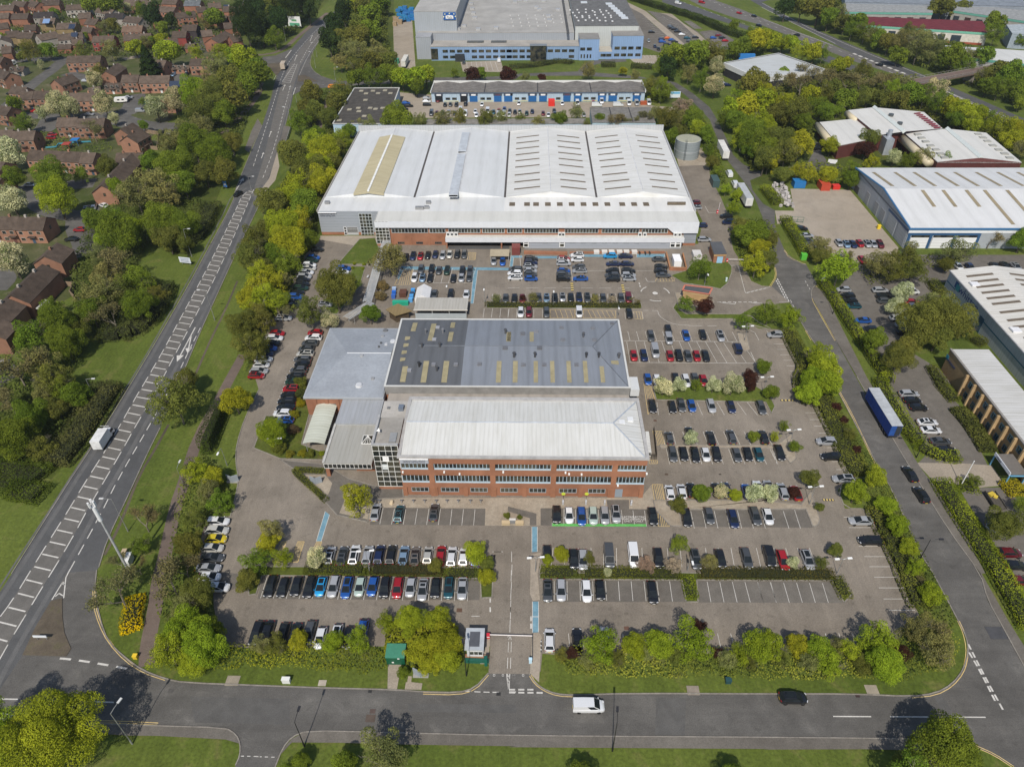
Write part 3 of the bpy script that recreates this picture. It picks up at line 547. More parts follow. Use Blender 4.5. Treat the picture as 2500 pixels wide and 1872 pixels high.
CR['near']=[blob_crown('crown',34000,64,M['leaf'],.020,.74,(.16,.31),inner=.08)for _ in range(4)]
CR['mid']=[blob_crown('crown',17000,48,M['leaf'],.029,.74,(.17,.33),inner=.1)for _ in range(7)]
CR['far']=[blob_crown('crown',6000,34,M['leaf'],.05,.72,(.18,.34),inner=.1)for _ in range(5)]
CR['airy']=[blob_crown('crown',11000,60,M['leaf'],.026,.80,(.12,.26),zs=1.0,skip=.42,inner=.05)for _ in range(4)]
CR['blossom']=[blob_crown('crown',11000,46,M['blossom'],.032,.7,(.18,.34),zs=.95,inner=.08)for _ in range(3)]
CR['cone']=[cone_crown(9000)for _ in range(2)]
TRK=[trunk_mesh('trunk')for _ in range(2)];TRKT=trunk_mesh('trunk',1.2,5,.045,.4)
BARE=[bare_parts(s)for s in(1,2,3,4)]
SPARSE=[bare_parts(s,900,.95,.03)for s in(7,8)]
COLS={'b':(.225,.29,.026),'g':(.135,.19,.026),'d':(.036,.062,.02),'o':(.135,.148,.036),'y':(.255,.28,.024),'p':(.20,.205,.08),'s':(.17,.155,.075),'w':(.50,.50,.34),'m':(.060,.026,.022),'c':(.026,.042,.012),'k':(.32,.25,.21),'f':(.50,.36,.01)}
TN={'b':('lime_tree','bright lime green tree'),'g':('leafy_tree','mid green leafy tree'),'d':('pine_tree','dark green pine tree'),'o':('olive_tree','olive green tree'),'y':('maple_tree','yellow green tree'),'p':('budding_tree','pale budding tree'),'s':('bare_tree','nearly bare grey tree'),'w':('blossom_tree','white blossoming tree'),'m':('copper_tree','dark red leaved tree'),'c':('conifer','dark cone shaped conifer'),'k':('cherry_tree','pinkish thin blossom tree')}
TREES=[]
def trees(zone,s):
 t=None
 for w_ in s.replace(';',' ').split():
  if ',' not in w_:t=w_;continue
  q=w_.split(',');TREES.append((zone,t,float(q[0]),float(q[1]),float(q[2]),q[3]))
trees('along the front boundary hedge','d0 1430,690,165,b 1560,500,180,b 1730,650,180,b 1650,770,140,y 1790,520,120,g d1 60,640,90,p 190,630,95,o 380,600,95,y 660,600,110,b 880,600,115,b 1110,430,95,b 1320,420,140,b 1540,420,115,y 1610,620,150,y 1400,680,130,y 1480,790,100,y 1640,760,110,y 1260,860,60,g ' 'd2 450,720,55,o 660,760,60,p 920,760,70,o 1160,700,70,p 1400,720,75,o 1840,760,70,p 2030,790,60,o 540,700,60,m 780,670,130,b 1050,650,95,y 1270,650,115,b 1540,640,140,b 1610,480,65,m 1760,700,50,m 1960,720,90,b 2110,660,120,b d3 60,650,120,b 290,640,90,y 480,680,110,b 560,800,105,b 740,680,95,b 970,620,140,b 1010,800,140,b 1190,690,75,m 170,760,80,o 390,790,75,p 640,640,70,p 850,800,80,o 880,640,60,y 1280,520,120,p 1400,560,110,s 1440,700,130,p')
trees('on the verge below the bottom road','d0 430,1440,395,y d0 -150,1500,330,b d1 1100,1560,205,p 760,1640,130,g 390,1620,110,g 290,1690,90,g d2 620,1750,130,g 1900,1760,150,g d3 1540,1500,265,g 1180,1640,120,o 1300,1790,260,g')
trees('between the main road and the car park','c0 1480,210,215,o 1980,200,130,y 1660,790,115,y 1800,850,100,y 1760,960,110,p 1860,1060,110,g 1210,1210,125,s 1190,1430,90,g 1010,1560,80,s 1160,1600,90,s 1630,1210,115,o 1600,1420,120,o 1560,1620,120,s d0 1450,120,190,s 1690,200,150,o 1010,210,175,s 1560,300,130,p b0 2150,450,130,o 2100,600,120,o 2190,760,130,y 2110,930,120,y 2050,1150,140,o 2130,1350,150,o 1560,1640,130,o ' 'b1 150,120,130,o 330,60,130,y 430,150,130,g 250,320,160,y 110,340,100,o 380,290,130,y 480,440,80,g 280,460,170,y 200,560,120,g 290,640,110,g 30,660,100,o 250,780,80,p 130,800,150,y 80,930,150,y 200,960,110,g 40,1110,130,o 230,1050,80,s 40,1340,100,o')
trees('beside the gatehouse and inner drive','b1 690,870,185,o 600,790,90,o 800,800,110,g 470,1060,140,o 640,1120,75,w 1130,620,130,p 1180,560,80,g 980,1060,90,g c1 145,460,140,b 870,1040,140,y 620,420,0,g')
trees('in the car park beds','c1 150,1310,115,p 120,1420,110,y 20,1560,120,g 240,1530,100,y 530,1540,90,w 1870,1490,110,y 1960,1570,75,o 1530,1590,75,o c2 450,1490,85,y 330,1540,60,y 685,1530,60,o 1450,1410,85,g 1170,1560,85,k 1400,1560,85,k 1700,1540,80,p d1 1960,60,80,y -60,90,110,o c3 620,1460,75,o 500,1570,60,o 265,1560,55,w d3 -1300,20,40,w')
trees('in the parking rows beside the office','c2 1310,85,85,w 1440,75,60,w 1582,70,60,g 1730,75,70,w 1890,75,90,w 2045,60,70,m 2190,130,60,g 1540,525,60,w 2065,505,55,g 1630,970,95,g 1795,970,65,w 1920,990,65,y 2075,990,85,w 1440,1085,85,o c3 85,130,75,g 190,415,55,g 110,510,50,y 275,590,55,g 410,860,85,o 60,990,80,w 270,970,70,m 490,1090,45,o')
trees('along the estate road hedge','c3 400,150,110,b 560,80,110,b 330,120,60,b 630,260,45,m 690,370,45,m 740,490,55,o 800,620,45,m 960,850,110,b 790,970,115,b 1050,1080,100,b 1130,1250,110,b 1230,1430,90,b 1290,1600,90,b d3 1430,200,105,b 1370,100,60,s b3 60,1050,105,g 250,1090,110,b 480,1420,125,b 540,1530,120,b 440,1610,120,b 20,1500,75,g b2 2040,1580,70,m')
trees('around the middle parking rows','b2 1620,670,105,g 1500,970,80,g 1660,990,85,m 1980,1120,75,g 210,915,45,p 735,930,45,p 880,920,45,k 1060,950,40,s 125,920,32,m b1 2040,930,45,p')
trees('along the road behind the warehouse','b2 1900,160,70,b 1930,60,60,b 2050,390,130,g 2090,640,110,y 1960,330,85,o b3 60,420,90,o 50,620,90,o -30,500,90,y a2 1210,740,80,o 1290,770,90,g 1300,690,50,b 1330,1030,100,o 1470,880,80,k 1440,1010,75,p 1560,1010,90,g 1600,1080,85,b 1670,1150,80,g 1440,1140,90,o 1380,1180,80,g 1680,1260,65,g 1715,1370,65,o 1765,1440,60,g 1835,1590,60,b 1240,970,70,p 1150,1010,70,s')
trees('in front of the small units','a1 1210,1010,130,g 1400,1020,75,p 1590,1020,75,p 1730,1010,70,o 1960,1000,85,o 2090,1010,60,p 980,1065,75,p 880,1060,60,p a2 110,1000,55,o 250,1030,60,p 440,1010,70,g 580,960,65,p 660,1050,50,p 770,1010,60,g 900,1040,85,s 1050,1030,60,s')
trees('along the road behind the units','a1 870,650,95,g 960,650,85,g 1060,650,85,g 1150,640,85,g 1250,660,95,b 1350,670,110,b 1450,640,90,b 1370,740,70,g 1840,630,70,m 1900,630,60,g 2140,640,75,m 1690,615,40,g a2 285,650,40,m 680,600,80,p 970,600,40,y 360,455,24,g 1070,640,50,p 150,650,50,p')
trees('in the belt beside the blue factory','a1 680,260,100,d 640,380,110,d 760,140,95,d 800,70,80,y 900,60,90,o 980,110,110,g 1060,40,90,g 880,200,100,o 860,300,110,o 980,280,90,g 740,350,85,o 800,420,80,p 880,440,85,p 1040,450,90,p 1000,540,100,o 1120,530,90,o 730,530,70,p 860,560,75,o')
trees('in the wood beside the roundabout','a1 40,150,100,d 60,270,110,d 210,200,100,d 170,330,80,g 270,100,60,g 330,40,150,d 460,110,90,d 150,50,80,o 40,640,110,g a0 2080,250,150,d 2150,110,100,d')
trees('beside the footpath and main road','a1 480,800,90,o 430,900,80,o 520,930,80,o 380,1030,110,g 470,980,80,o 720,790,90,o 690,880,100,o 640,1000,90,o 770,760,60,o 520,1140,90,g 500,1200,100,b 330,1330,130,o 370,1240,60,m 600,1290,150,y 700,1250,90,o 800,1110,60,g 740,1180,80,b 480,1480,150,o 380,1550,140,y 570,1540,140,y 560,1420,130,y 650,1390,90,o')
trees('in the belt beside the housing estate','a0 2060,530,115,b 2150,610,110,g 1850,610,120,p 1760,690,90,p 1930,690,120,o 1640,830,140,b 1800,850,150,o 1960,840,130,o 2080,730,115,g 1700,980,120,o 1880,970,110,g 1420,1200,110,p 1580,1130,130,p 1700,1090,110,p 1280,1360,110,g 1470,1430,160,g 1640,1240,150,g 1820,1280,145,g 1950,1200,100,o 1300,1570,170,p 1730,1460,110,o 1900,1460,110,o 1550,1550,120,g ' 'b0 1150,70,150,p 1400,60,120,p 1350,260,180,g 1540,310,140,g 800,290,110,g 960,250,120,g 1010,410,175,g 1130,350,110,b 890,430,100,b 830,570,90,p 1040,610,155,s 1480,420,80,s 1420,440,110,o 1560,480,90,o 900,730,145,p 1180,800,130,g 850,900,170,p 1020,870,140,o 1310,890,90,o 1170,1000,140,g 950,1090,130,s 780,1060,125,g 480,1160,175,g 280,1280,160,g 550,1290,160,g 420,1010,90,g 200,1210,90,g 640,1170,110,o 130,1510,190,s 350,1490,150,p 450,1620,150,o')
trees('on the bank left of the box truck','c0 100,520,190,g 260,360,150,g 480,260,110,o 640,160,130,g 380,120,110,p 520,110,110,g 90,230,150,s 330,600,120,o')
trees('among the nearer brick houses','b0 480,90,165,b 100,110,115,w 120,640,125,w a0 430,1480,150,g 120,1510,105,g 900,1420,100,o 990,1600,90,b 680,1480,70,g 100,1320,115,w 780,1100,85,s 960,1010,48,w 1210,1060,50,g 250,1060,50,w 190,1060,75,g 480,900,95,w 600,915,80,w 360,965,58,w 880,895,85,w 1320,935,88,w 1470,880,95,w 1200,860,40,g 120,890,75,g 560,1000,45,p 830,600,60,o 800,690,60,w 1250,545,115,c')
trees('among the houses at the top','a0 450,110,50,g 780,20,100,g 930,35,105,g 1080,85,42,w 1190,85,70,g 1300,170,90,d 1440,190,60,d 1370,250,60,g 950,220,58,o 870,230,55,p 1130,405,75,b 1220,355,60,p 1290,355,50,g 1360,335,60,y 400,430,70,g 260,445,80,o 345,550,35,w 930,425,85,p 690,430,75,o 650,365,45,m 1420,455,110,b 1660,455,60,b 1730,195,50,p 1820,170,80,g 1870,445,90,b 1990,465,80,b 30,330,45,g 300,60,35,g 180,480,40,o 1600,150,45,g 720,300,40,g')
trees('beside the dark hexagon roofed office','a2 1390,465,110,g 1480,445,80,g 1580,485,115,g 1690,435,85,o 1760,480,80,o 1290,565,80,g 1350,585,85,d 1750,565,65,w 1630,685,85,g 1520,630,70,p 1740,745,75,w 1910,425,75,g 2010,385,80,g 2100,365,95,y 2170,335,75,y 2050,275,50,g 1900,225,45,g a3 100,345,80,y 170,375,70,y 250,365,75,b 350,445,85,y 440,455,85,y 510,465,65,g')
trees('in the wood along the bypass','a2 1885,930,95,b 1935,860,75,b 2010,900,125,y 2130,840,110,y 2070,710,125,o 2150,780,95,y 1830,1005,80,g 1920,1015,100,g 2050,1130,145,g 1970,1165,100,b 2130,1010,105,y 2150,1240,125,g 2090,1290,85,g 2160,1360,110,o 2000,1270,55,g a3 640,560,70,y 710,545,60,y 850,590,75,o 380,610,80,s 480,665,95,s 600,675,95,s 720,685,90,s 830,705,90,s 950,690,85,s 1050,690,80,s 1210,715,85,s 180,620,60,b 260,700,90,s 330,730,90,s 100,720,115,s 1090,765,70,b 1250,795,110,g 600,770,90,o 400,835,90,y 520,805,90,o 690,845,100,g 800,840,90,o 900,805,90,o 1000,845,85,o 60,835,95,y 200,855,90,y 130,965,110,o 280,965,115,o 350,1035,85,g 50,1055,80,y 540,965,85,g 450,910,95,g 640,930,60,g')
trees('around the cream roofed hall','a3 150,1190,135,o 320,1220,120,y 200,1290,120,o 60,1355,105,y 580,1235,80,y 910,1185,90,o 880,1255,85,m 1110,1345,58,w 1230,1375,68,g 1370,1335,88,p 1540,1375,78,g 1650,1395,60,g 1880,1375,70,p 1740,1395,50,g 930,1375,70,y 760,1450,80,g 750,1520,75,g 560,1475,85,y 400,1475,80,y 300,1455,80,y 170,1480,75,o 1370,810,100,g 1450,810,90,w 1490,890,100,g 1580,910,100,y 1680,970,110,y 1800,990,100,y 1900,1010,80,g 2000,1080,110,y 2110,1080,90,y 2190,1110,80,y 1150,860,90,o 2100,1190,90,y 2190,1260,80,p 1640,1020,80,g 1780,1060,85,y')
trees('on the far side of the bypass','a3 330,80,90,o 480,80,115,o 590,80,90,o 200,70,95,d 640,145,90,p 560,165,85,g 700,195,85,o 800,205,88,g 760,255,75,g 870,275,80,g 950,305,85,o 1000,335,85,g 1070,365,85,o 1230,270,70,o 1340,305,85,p 1200,375,110,p 1320,405,120,p 1440,435,110,p 1150,465,80,g 1640,425,70,g 1600,505,105,g 1750,475,85,p 1720,565,80,g 1870,485,85,g 1520,75,95,o 1690,85,65,o 1960,190,90,g 1960,305,80,g 2180,335,60,g 2000,625,110,o 2100,645,125,g 1890,655,88,o 2190,765,105,g 2000,745,88,g 1900,725,80,g 2170,865,68,g')
trees('in the lots right of the estate road','b3 490,490,115,p 480,570,80,o 650,690,145,b 745,560,38,p 970,650,110,p 1080,610,90,o 1100,700,105,o 1230,600,115,o 1280,700,105,o 1260,500,60,p 1640,560,115,p 1930,430,80,s 2190,440,100,g 1560,640,75,o 1190,880,80,w 1110,1005,68,w 1350,1130,190,o 1560,1110,195,o 1700,1160,115,o 1420,1000,135,p 1480,1250,130,o 1300,1260,105,o 940,1290,120,g 1140,1440,145,o 1200,1350,105,o c3 1800,875,65,g 2060,1240,175,o 2190,1090,85,g')
_n=0
LIGHT={}
tl=[]
for zone,t,x,y,rp,k in TREES:
 if rp<=0:continue
 g=P(t,x,y,4);R=rp*TK*depth(g[0],g[1])/FPX
 for _ in range(3):
  z=1.15*R;g=P(t,x,y,z);R=rp*TK*depth(g[0],g[1],z)/FPX
 tl.append((zone,k,g[0],g[1],R,rp))
groups={}
for e in tl:groups.setdefault((e[0],e[1]),[]).append(e)
for(zone,k),L_ in groups.items():
 L_.sort(key=lambda e:e[2]);nm,words_=TN[k]
 for i,(z_,k_,x,y,R,rp)in enumerate(L_):
  rnk=ordinal(i,len(L_))
  sz=''
  if len(L_)>1:
   rs=sorted(e[4]for e in L_)
   if R==rs[-1]and R>rs[-2]*1.15:rnk,sz='','biggest '
   elif R==rs[0]and R<rs[1]*.87:rnk,sz='','smallest '
  lab='%s%s%s %s'%(rnk,sz,words_,zone)
  T=thing(nm,lab,'tree',(x,y,0),'trees '+zone);T.rotation_euler=(0,0,rnd.uniform(0,6.28))
  if 'front boundary' in zone and k not in 'm':R*=1.22 if x>0 else 1.06
  if k=='w':R*=1.15
  v=rnd.uniform(.84,1.18);c=COLS[k];c=(c[0]*v*rnd.uniform(.9,1.12),c[1]*v,c[2]*v)
  R*=1.07 if R>3 else 1.0;T.scale=(R*rnd.uniform(.9,1.14),R*rnd.uniform(.9,1.14),R*rnd.uniform(.92,1.15));tc=(.10,.085,.065)
  if k=='d':T.scale=(R*.9,R*.9,R*1.25)
  if k=='c':T.scale=(R*.85,R*.85,R*.95);link('crown',rnd.choice(CR['cone']),T,c);link('trunk',TRKT,T,tc)
  elif k=='s':
   tm,cm=rnd.choice(BARE);T.scale=(R*1.15,R*1.15,R*1.0);link('trunk',tm,T,(.20,.175,.135));link('crown',cm,T,c)
  elif k in 'k':
   tm,cm=rnd.choice(SPARSE);T.scale=(R,R,R*.8);link('trunk',tm,T,(.11,.09,.075));link('crown',rnd.choice(CR['airy']),T,c)
  elif k=='p':
   link('crown',rnd.choice(CR['airy']),T,c);tm,cm=rnd.choice(BARE);link('trunk',tm,T,(.17,.15,.12))
  else:
   pool=CR['blossom']if k=='w' else CR['giant']if rp>300 else CR['near']if rp>130 else CR['mid']if rp>68 and y<330 else CR['far']if y>330 or rp<50 else CR['mid']
   ai=k in 'bgoy' and R<6.5 and rnd.random()<(.6 if 'front' in zone else.38)
   if ai:pool=CR['airy']
   if k=='w' and y>280:c=(c[0]*.8,c[1]*.8,c[2]*.75)
   link('crown',rnd.choice(pool),T,c);link('trunk',rnd.choice(BARE)[0]if ai else rnd.choice(TRK),T,(.19,.17,.13)if ai else tc)
def leafy(line,wid,h,dens,leaf,top=.75):
 """leaf faces over a box-shaped hedge that follows a polyline"""
 cs,ns=[],[]
 l=resample(line,.4)
 for a,b_ in zip(l[:-1],l[1:]):
  dx,dy=b_[0]-a[0],b_[1]-a[1];k=math.hypot(dx,dy)or 1;dx/=k;dy/=k;n=max(1,int(dens*.4*(wid+2*h)))
  u=RS.uniform(0,wid+2*h,n);s=RS.uniform(0,.4,n);bump=.12*h*np.sin(a[0]*.9+u)+RS.normal(size=n)*.06
  side=np.where(u<h,-wid/2,np.where(u>h+wid,wid/2,u-h-wid/2));z=np.where(u<h,u,np.where(u>h+wid,wid+2*h-u,h))
  isT=(u>=h)&(u<=h+wid);edge=np.abs(side)/(wid/2);z=np.where(isT,z-(edge**4)*.22*h+bump,z);side=np.where(isT,side,side*(1+bump*.3))
  cs.append(np.stack([a[0]+dx*s-dy*side,a[1]+dy*s+dx*side,np.maximum(z,.05)],1))
  nn=np.where(isT[:,None],np.array([0,0,1.]),np.stack([-dy*np.sign(side),dx*np.sign(side),np.zeros(n)],1));ns.append(nn+RS.normal(size=(n,3))*.55)
 for p,q in((l[0],l[1]),(l[-1],l[-2])):
  dx,dy=p[0]-q[0],p[1]-q[1];k=math.hypot(dx,dy)or 1;dx/=k;dy/=k;n=max(6,int(dens*wid*h*1.3));u=RS.uniform(-wid/2,wid/2,n)
  cs.append(np.stack([p[0]-dy*u+dx*RS.uniform(-.1,.3,n),p[1]+dx*u+dy*RS.uniform(-.1,.3,n),RS.uniform(.05,h*.95,n)],1));ns.append(np.array([dx,dy,.2])+RS.normal(size=(n,3))*.55)
 c=np.concatenate(cs);n_=np.concatenate(ns);m=len(c)
 t=.3+.35*np.sin(c[:,0]*.35+np.sin(c[:,1]*.4)*2)+RS.uniform(0,.5,m)
 return c,n_,RS.uniform(.6,1.3,m)*leaf,t
def hedge(label,s,wid,h,col,name='hedge',dens=22,leaf=.125,group=None,it=1):
 line=smooth_line(pts(s),it);c,n_,sz,t=leafy(line,wid,h,dens,leaf);o0=line[0]
 T=thing(name,label,'hedge',(o0[0],o0[1],0),group)
 c=c-np.array([o0[0],o0[1],0]);link('foliage',leaf_mesh('foliage',c,n_,sz,t,M['leaf']),T,col)
 b=MB()
 l=resample(line,.6);l=l[1:-1]if len(l)>5 else l;b.strip(l,wid*.62,.0,h=h*.7);b.build('hedge_core',M['wood'],T,(.035,.04,.018))  # solid dark core added inside the foliage, no real stems
 return T
HB,HY,HO,HD=(.19,.23,.022),(.22,.235,.024),(.125,.14,.03),(.075,.09,.03)
hedge('long bright clipped hedge between the estate road and the right car park','b3 500,810 640,1000 750,1180 870,1340 960,1490 1080,1640 c3 960,40 1080,230 1200,440 1310,570',3.4,2.0,HB)
hedge('clipped hedge returning beside the paved forecourt at the right','c3 1310,590 1420,660 1540,690 1660,692',3.0,1.6,HB)
hedge('bright clipped hedge right of the estate road below the flagpole','c3 1490,900 1600,1080 1720,1270 1850,1470 1960,1610 d3 1990,60 2110,270 2240,500',4.2,2.0,HB)
hedge('low clipped hedge below the flagpole beside the paved forecourt','c3 1640,900 1740,930 1820,940',4.0,.8,HB)
hedge('round topped clipped hedge left of the pale lorry yard','b3 190,280 240,370 310,480 370,590',4.0,2.4,HB)
hedge('clipped hedge beside the heap of white bales','b3 20,20 70,80 130,150',4.5,2.5,HB)
hedge('dark clipped hedge at the gable foot of the lettered white warehouse','b3 1420,800 1440,840 1500,900',3.2,2.0,HO)
hedge('dark clipped hedge between the lettered warehouse and tan brick office','b3 1760,1270 1810,1300 1870,1335',3.2,1.8,HO)
hedge('low clipped hedge in front of the tan brick office','b3 1420,1520 1460,1590 1500,1650 c3 1480,60 1560,150 1620,220',3.0,1.5,HO)
hedge('tall dark clipped conifer hedge beside the inner drive','c0 1880,320 1830,440 1780,560 1740,660',2.6,4.6,(.05,.075,.016))
hedge('V shaped low clipped hedge round the grey sign','c1 600,805 340,790 370,830 480,930 610,1050',1.3,.9,HO,it=0,leaf=.1,dens=40)
hedge('hedge of purple and green shrubs left of the entrance drive','c1 440,1620 700,1625 950,1630',2.8,1.1,(.09,.105,.02),dens=26,leaf=.11)
hedge('hedge of dark red shrubs below the white cars','c1 985,1630 1300,1632 1590,1635',2.8,1.1,(.065,.055,.022),dens=26,leaf=.11)
hedge('short hedge beside the entrance drive end','d1 1615,30 1750,32 1900,35',2.8,1.0,HO,dens=26,leaf=.11)
hedge('short low shrub hedge right of the entrance paving','d2 280,25 430,28 585,30',2.6,1.0,HO,dens=26,leaf=.11)
hedge('shrub hedge between the two right hand parking rows','d2 620,30 1000,32 1455,38',2.6,1.0,(.10,.11,.02),dens=26,leaf=.11)
hedge('stub hedge between the empty parking bays','d2 1500,60 1530,150 1550,255',2.6,.9,HB,dens=26,leaf=.11)
hedge('dark red and green hedge above the empty bays','d2 1600,35 2208,40 d3 600,45',2.6,1.0,(.075,.07,.022),dens=26,leaf=.11)
hedge('hedge end curving down beside the right hand bays','d3 620,70 670,160 710,245',2.6,1.0,HO,dens=26,leaf=.11)
hedge('long low weedy hedge above the blue grey roof','b1 1950,985 2139,990 b2 300,990 700,990 1120,998',2.4,.9,(.12,.12,.03),dens=12,leaf=.14)
hedge('olive shrub hedge between the right parking rows and estate road','c3 490,180 560,330 640,480 700,620 760,760 830,850',5.0,1.6,HO,leaf=.14)
hedge('olive shrub hedge along the lower estate road','c3 960,1130 1010,1250 1100,1420 1200,1620 d3 1220,60 1340,330',4.5,1.7,HO,leaf=.14)
hedge('olive hedge along the estate road below the tall lime trees','b3 210,1220 290,1380 380,1540 c3 300,60 400,230',4.0,1.8,HO,leaf=.14)
hedge('thick shrub strip beside the main road near the white sign','b0 1790,170 1720,330 1620,460 1490,545',7,3.0,HD,leaf=.18,dens=14)
hedge('thick curved shrub strip beside the main road above the box truck','b0 1390,850 1330,1000 1230,1150 1080,1240 880,1240',7,3.0,HD,leaf=.18,dens=14)
hedge('thick shrub strip beside the main road at the box truck','c0 940,110 780,350 640,560 470,760',7,3.0,(.085,.09,.035),leaf=.18,dens=14)
hedge('flat topped clipped green shrub mass at the left edge','c0 -60,830 120,850 250,870 330,900',9,2.0,(.075,.105,.016),leaf=.13,name='shrub_mass')
hedge('flat topped clipped green shrub mass pointing to the main road','c0 300,920 240,990 170,1060',9,1.9,(.075,.105,.016),leaf=.13,name='shrub_mass')
hedge('dark hedge between the factory car park and the bypass','a2 1000,-10 1300,85 1600,170 1850,290 2010,335',5,3.5,(.05,.075,.02),leaf=.26,dens=9)
hedge('shrub bed in front of the blue factory','a2 20,575 250,560 420,520 540,540',6,1.5,HD,leaf=.22,dens=10)
hedge('shrub bed at the factory gate','a2 790,560 850,560 900,560',6,2.0,HD,leaf=.22,dens=10)
hedge('dark shrubs at the factory visitor parking','a2 1040,570 1150,575 1230,580',6,2.0,HD,leaf=.22,dens=10)
hedge('green bank of shrubs right of the small units','a2 1240,860 1260,830 1300,800',8,2,HB,leaf=.22,dens=10)
hedge('yellow gorse bush beside the slip road','d0 1150,240 1140,330 1110,430 1120,520',3.6,1.3,(.50,.37,.008),name='gorse_bush',leaf=.14,dens=22)
hedge('mixed shrub border along the tan brick office','c3 1640,280 1740,390 1830,520 1900,640',4.0,1.2,(.10,.11,.03),leaf=.2)
hedge('yellow flowering border right of the blue porch','c3 2060,900 2110,960 2150,1010',4.0,1.2,(.25,.22,.02),leaf=.2)
hedge('hedge behind the gatehouse left of the barrier','d1 1130,620 1400,610 1700,640',6.0,2.2,HY,leaf=.2)
for lab,t,x,y,r,c in(('round green shrub beside the curved white shelter','c1',210,610,75,HO),('yellow shrub below the curved white shelter','c1',410,640,45,(.2,.19,.02)),('dark green shrub below the curved white shelter','c1',475,650,45,HO),('small bright shrub by the canopy corner','c1',570,635,32,HB),('yellow shrub at the parked cars beside the brick wing','c1',395,220,50,(.22,.19,.015)),('lower yellow shrub beside the white parked car','c1',340,320,50,(.2,.19,.02)),('dark shrub at the brick wing corner','c1',400,60,70,HO),('dark shrub below the red car','c1',390,150,60,HD),('orange shrub left of the canopy','c1',300,645,45,(.17,.16,.025)),('small bush in the gravel bed left of the office','c1',330,450,60,(.11,.08,.05)),('clipped ball shrub on the lawn by the slatted walkway','b1',845,625,18,HB),('second clipped ball shrub on the lawn','b1',925,630,18,HB),('left clipped ball shrub below the lawn path','b1',830,658,18,HB),('right clipped ball shrub below the lawn path','b1',915,665,18,HB),('straw coloured shrub beside the bins','b1',1080,830,60,(.2,.15,.07)),('straw coloured shrub below the bins','b1',1070,920,60,(.19,.15,.08)),('small palm left of the stone plaque','c1',2130,1160,34,HO),('small palm right of the stone plaque','c2',98,1170,28,HO)):
 g=P(t,x,y,.8);R=r*TK*depth(*g)/FPX;T=thing('shrub',lab,'shrub',(g[0],g[1],0));T.scale=(R,R,R*.9);T.rotation_euler[2]=rnd.uniform(0,6)
 o=link('foliage',rnd.choice(CR['far']),T,c);o.location=(0,0,-.45)
def inpoly(p,poly):
 x,y=p[:,0],p[:,1];r=np.zeros(len(p),bool);j=len(poly)-1
 for i in range(len(poly)):
  xi,yi=poly[i];xj,yj=poly[j]
  r^=((yi>y)!=(yj>y))&(x<(xj-xi)*(y-yi)/((yj-yi)or 1e-9)+xi);j=i
 return r
def undergrowth(s,dens,h,leaf,col,label,name='undergrowth'):
 poly=pts(s);a=np.array(poly);lo,hi=a.min(0),a.max(0);n=int((hi[0]-lo[0])*(hi[1]-lo[1])*dens*2.1)
 p=RS.uniform(size=(n,2))*(hi-lo)+lo;p=p[inpoly(p,poly)];n=len(p)
 b_=.5+.5*np.sin(p[:,0]*.55+np.sin(p[:,1]*.37)*2.1)*np.sin(p[:,1]*.61+np.sin(p[:,0]*.29)*1.7)
 z=h*(.35+.65*b_)*RS.uniform(.55,1.05,n)
 t=.25+.4*np.sin(p[:,0]*.21+1)*np.sin(p[:,1]*.17)+RS.uniform(0,.35,n)
 leaf*=.66
 o=bpy.data.objects.new(name,leaf_mesh(name,np.stack([p[:,0],p[:,1],z],1),sph(n)*.9+np.array([0,-.15,.9]),RS.uniform(.6,1.4,n)*leaf,t,M['leaf']));C.objects.link(o);o.color=c4(col)
 tag(o,label,'undergrowth',None,'stuff')
undergrowth('d0 1330,880 1500,500 1850,560 1900,640 2208,660 d1 1000,640 1110,740 1130,880 900,890 400,860 0,850',9,2.8,.20,HY,'rough shrub belt left of the green kiosk')
undergrowth('d1 1290,800 1380,620 1760,650 1760,780 1500,880 1340,860',8,1.8,.22,HY,'yellow green shrubs beside the gatehouse')
undergrowth('d2 370,700 900,690 2208,690 d3 700,690 1080,570 1330,400 1560,480 1650,700 1560,860 1200,960 600,950 0,945 d2 1200,930 500,920',9,2.9,.20,(0.239,0.254,0.043),'shrub belt below the right hand parking bays')
undergrowth('c3 300,-60 420,-60 640,230 830,560 960,740 1100,980 1420,1620 d3 1480,120 1640,430 1500,640 1340,420 c3 1150,1640 900,1110 760,800 490,245',5,1.0,.25,(0.123,0.145,0.035),'low planting beside the estate road')
undergrowth('a0 1320,1500 1500,1010 2000,710 2150,800 2010,1250 1900,1490 1560,1640 b0 1790,160 1500,540 1250,490 1150,650 1420,850 1290,1150 1080,1290 850,1240 650,1100 600,720 750,300',2.4,2.2,.42,(0.094,0.119,0.032),'shrub layer below the trees beside the main road')
undergrowth('b0 300,1640 100,1340 400,1320 700,1330 680,1500 500,1660 c0 700,80 950,110 640,600 420,830 200,750 -300,760 -300,-100 300,-100',2.6,2.0,.42,(0.094,0.123,0.032),'shrub layer on the bank at the left edge')
undergrowth('a1 540,1110 830,1110 600,1640 b1 520,200 520,420 400,690 280,990 100,1190 -20,1480 b0 2060,1560 2080,1080 2139,700 b1 50,600 130,130 a1 330,1420',2.6,2.2,.42,(0.131,0.152,0.029),'shrub layer between the main road and warehouse')
undergrowth('c0 1560,700 1750,680 1920,900 1960,1150 1740,1190 1690,1340 1640,1600 d0 1800,300 1860,560 1500,520 1330,420 1340,200 c0 1440,1500',4,2.0,.3,(0.123,0.145,0.035),'shrub layer beside the small car row')
undergrowth('a1 440,780 640,770 530,1080 330,1080',2,2.0,.5,(0.109,0.131,0.032),'scrub left of the footpath')
undergrowth('a1 680,760 830,735 850,780 690,1040 600,1080',2,2.0,.5,(0.102,0.131,0.029),'scrub right of the footpath')
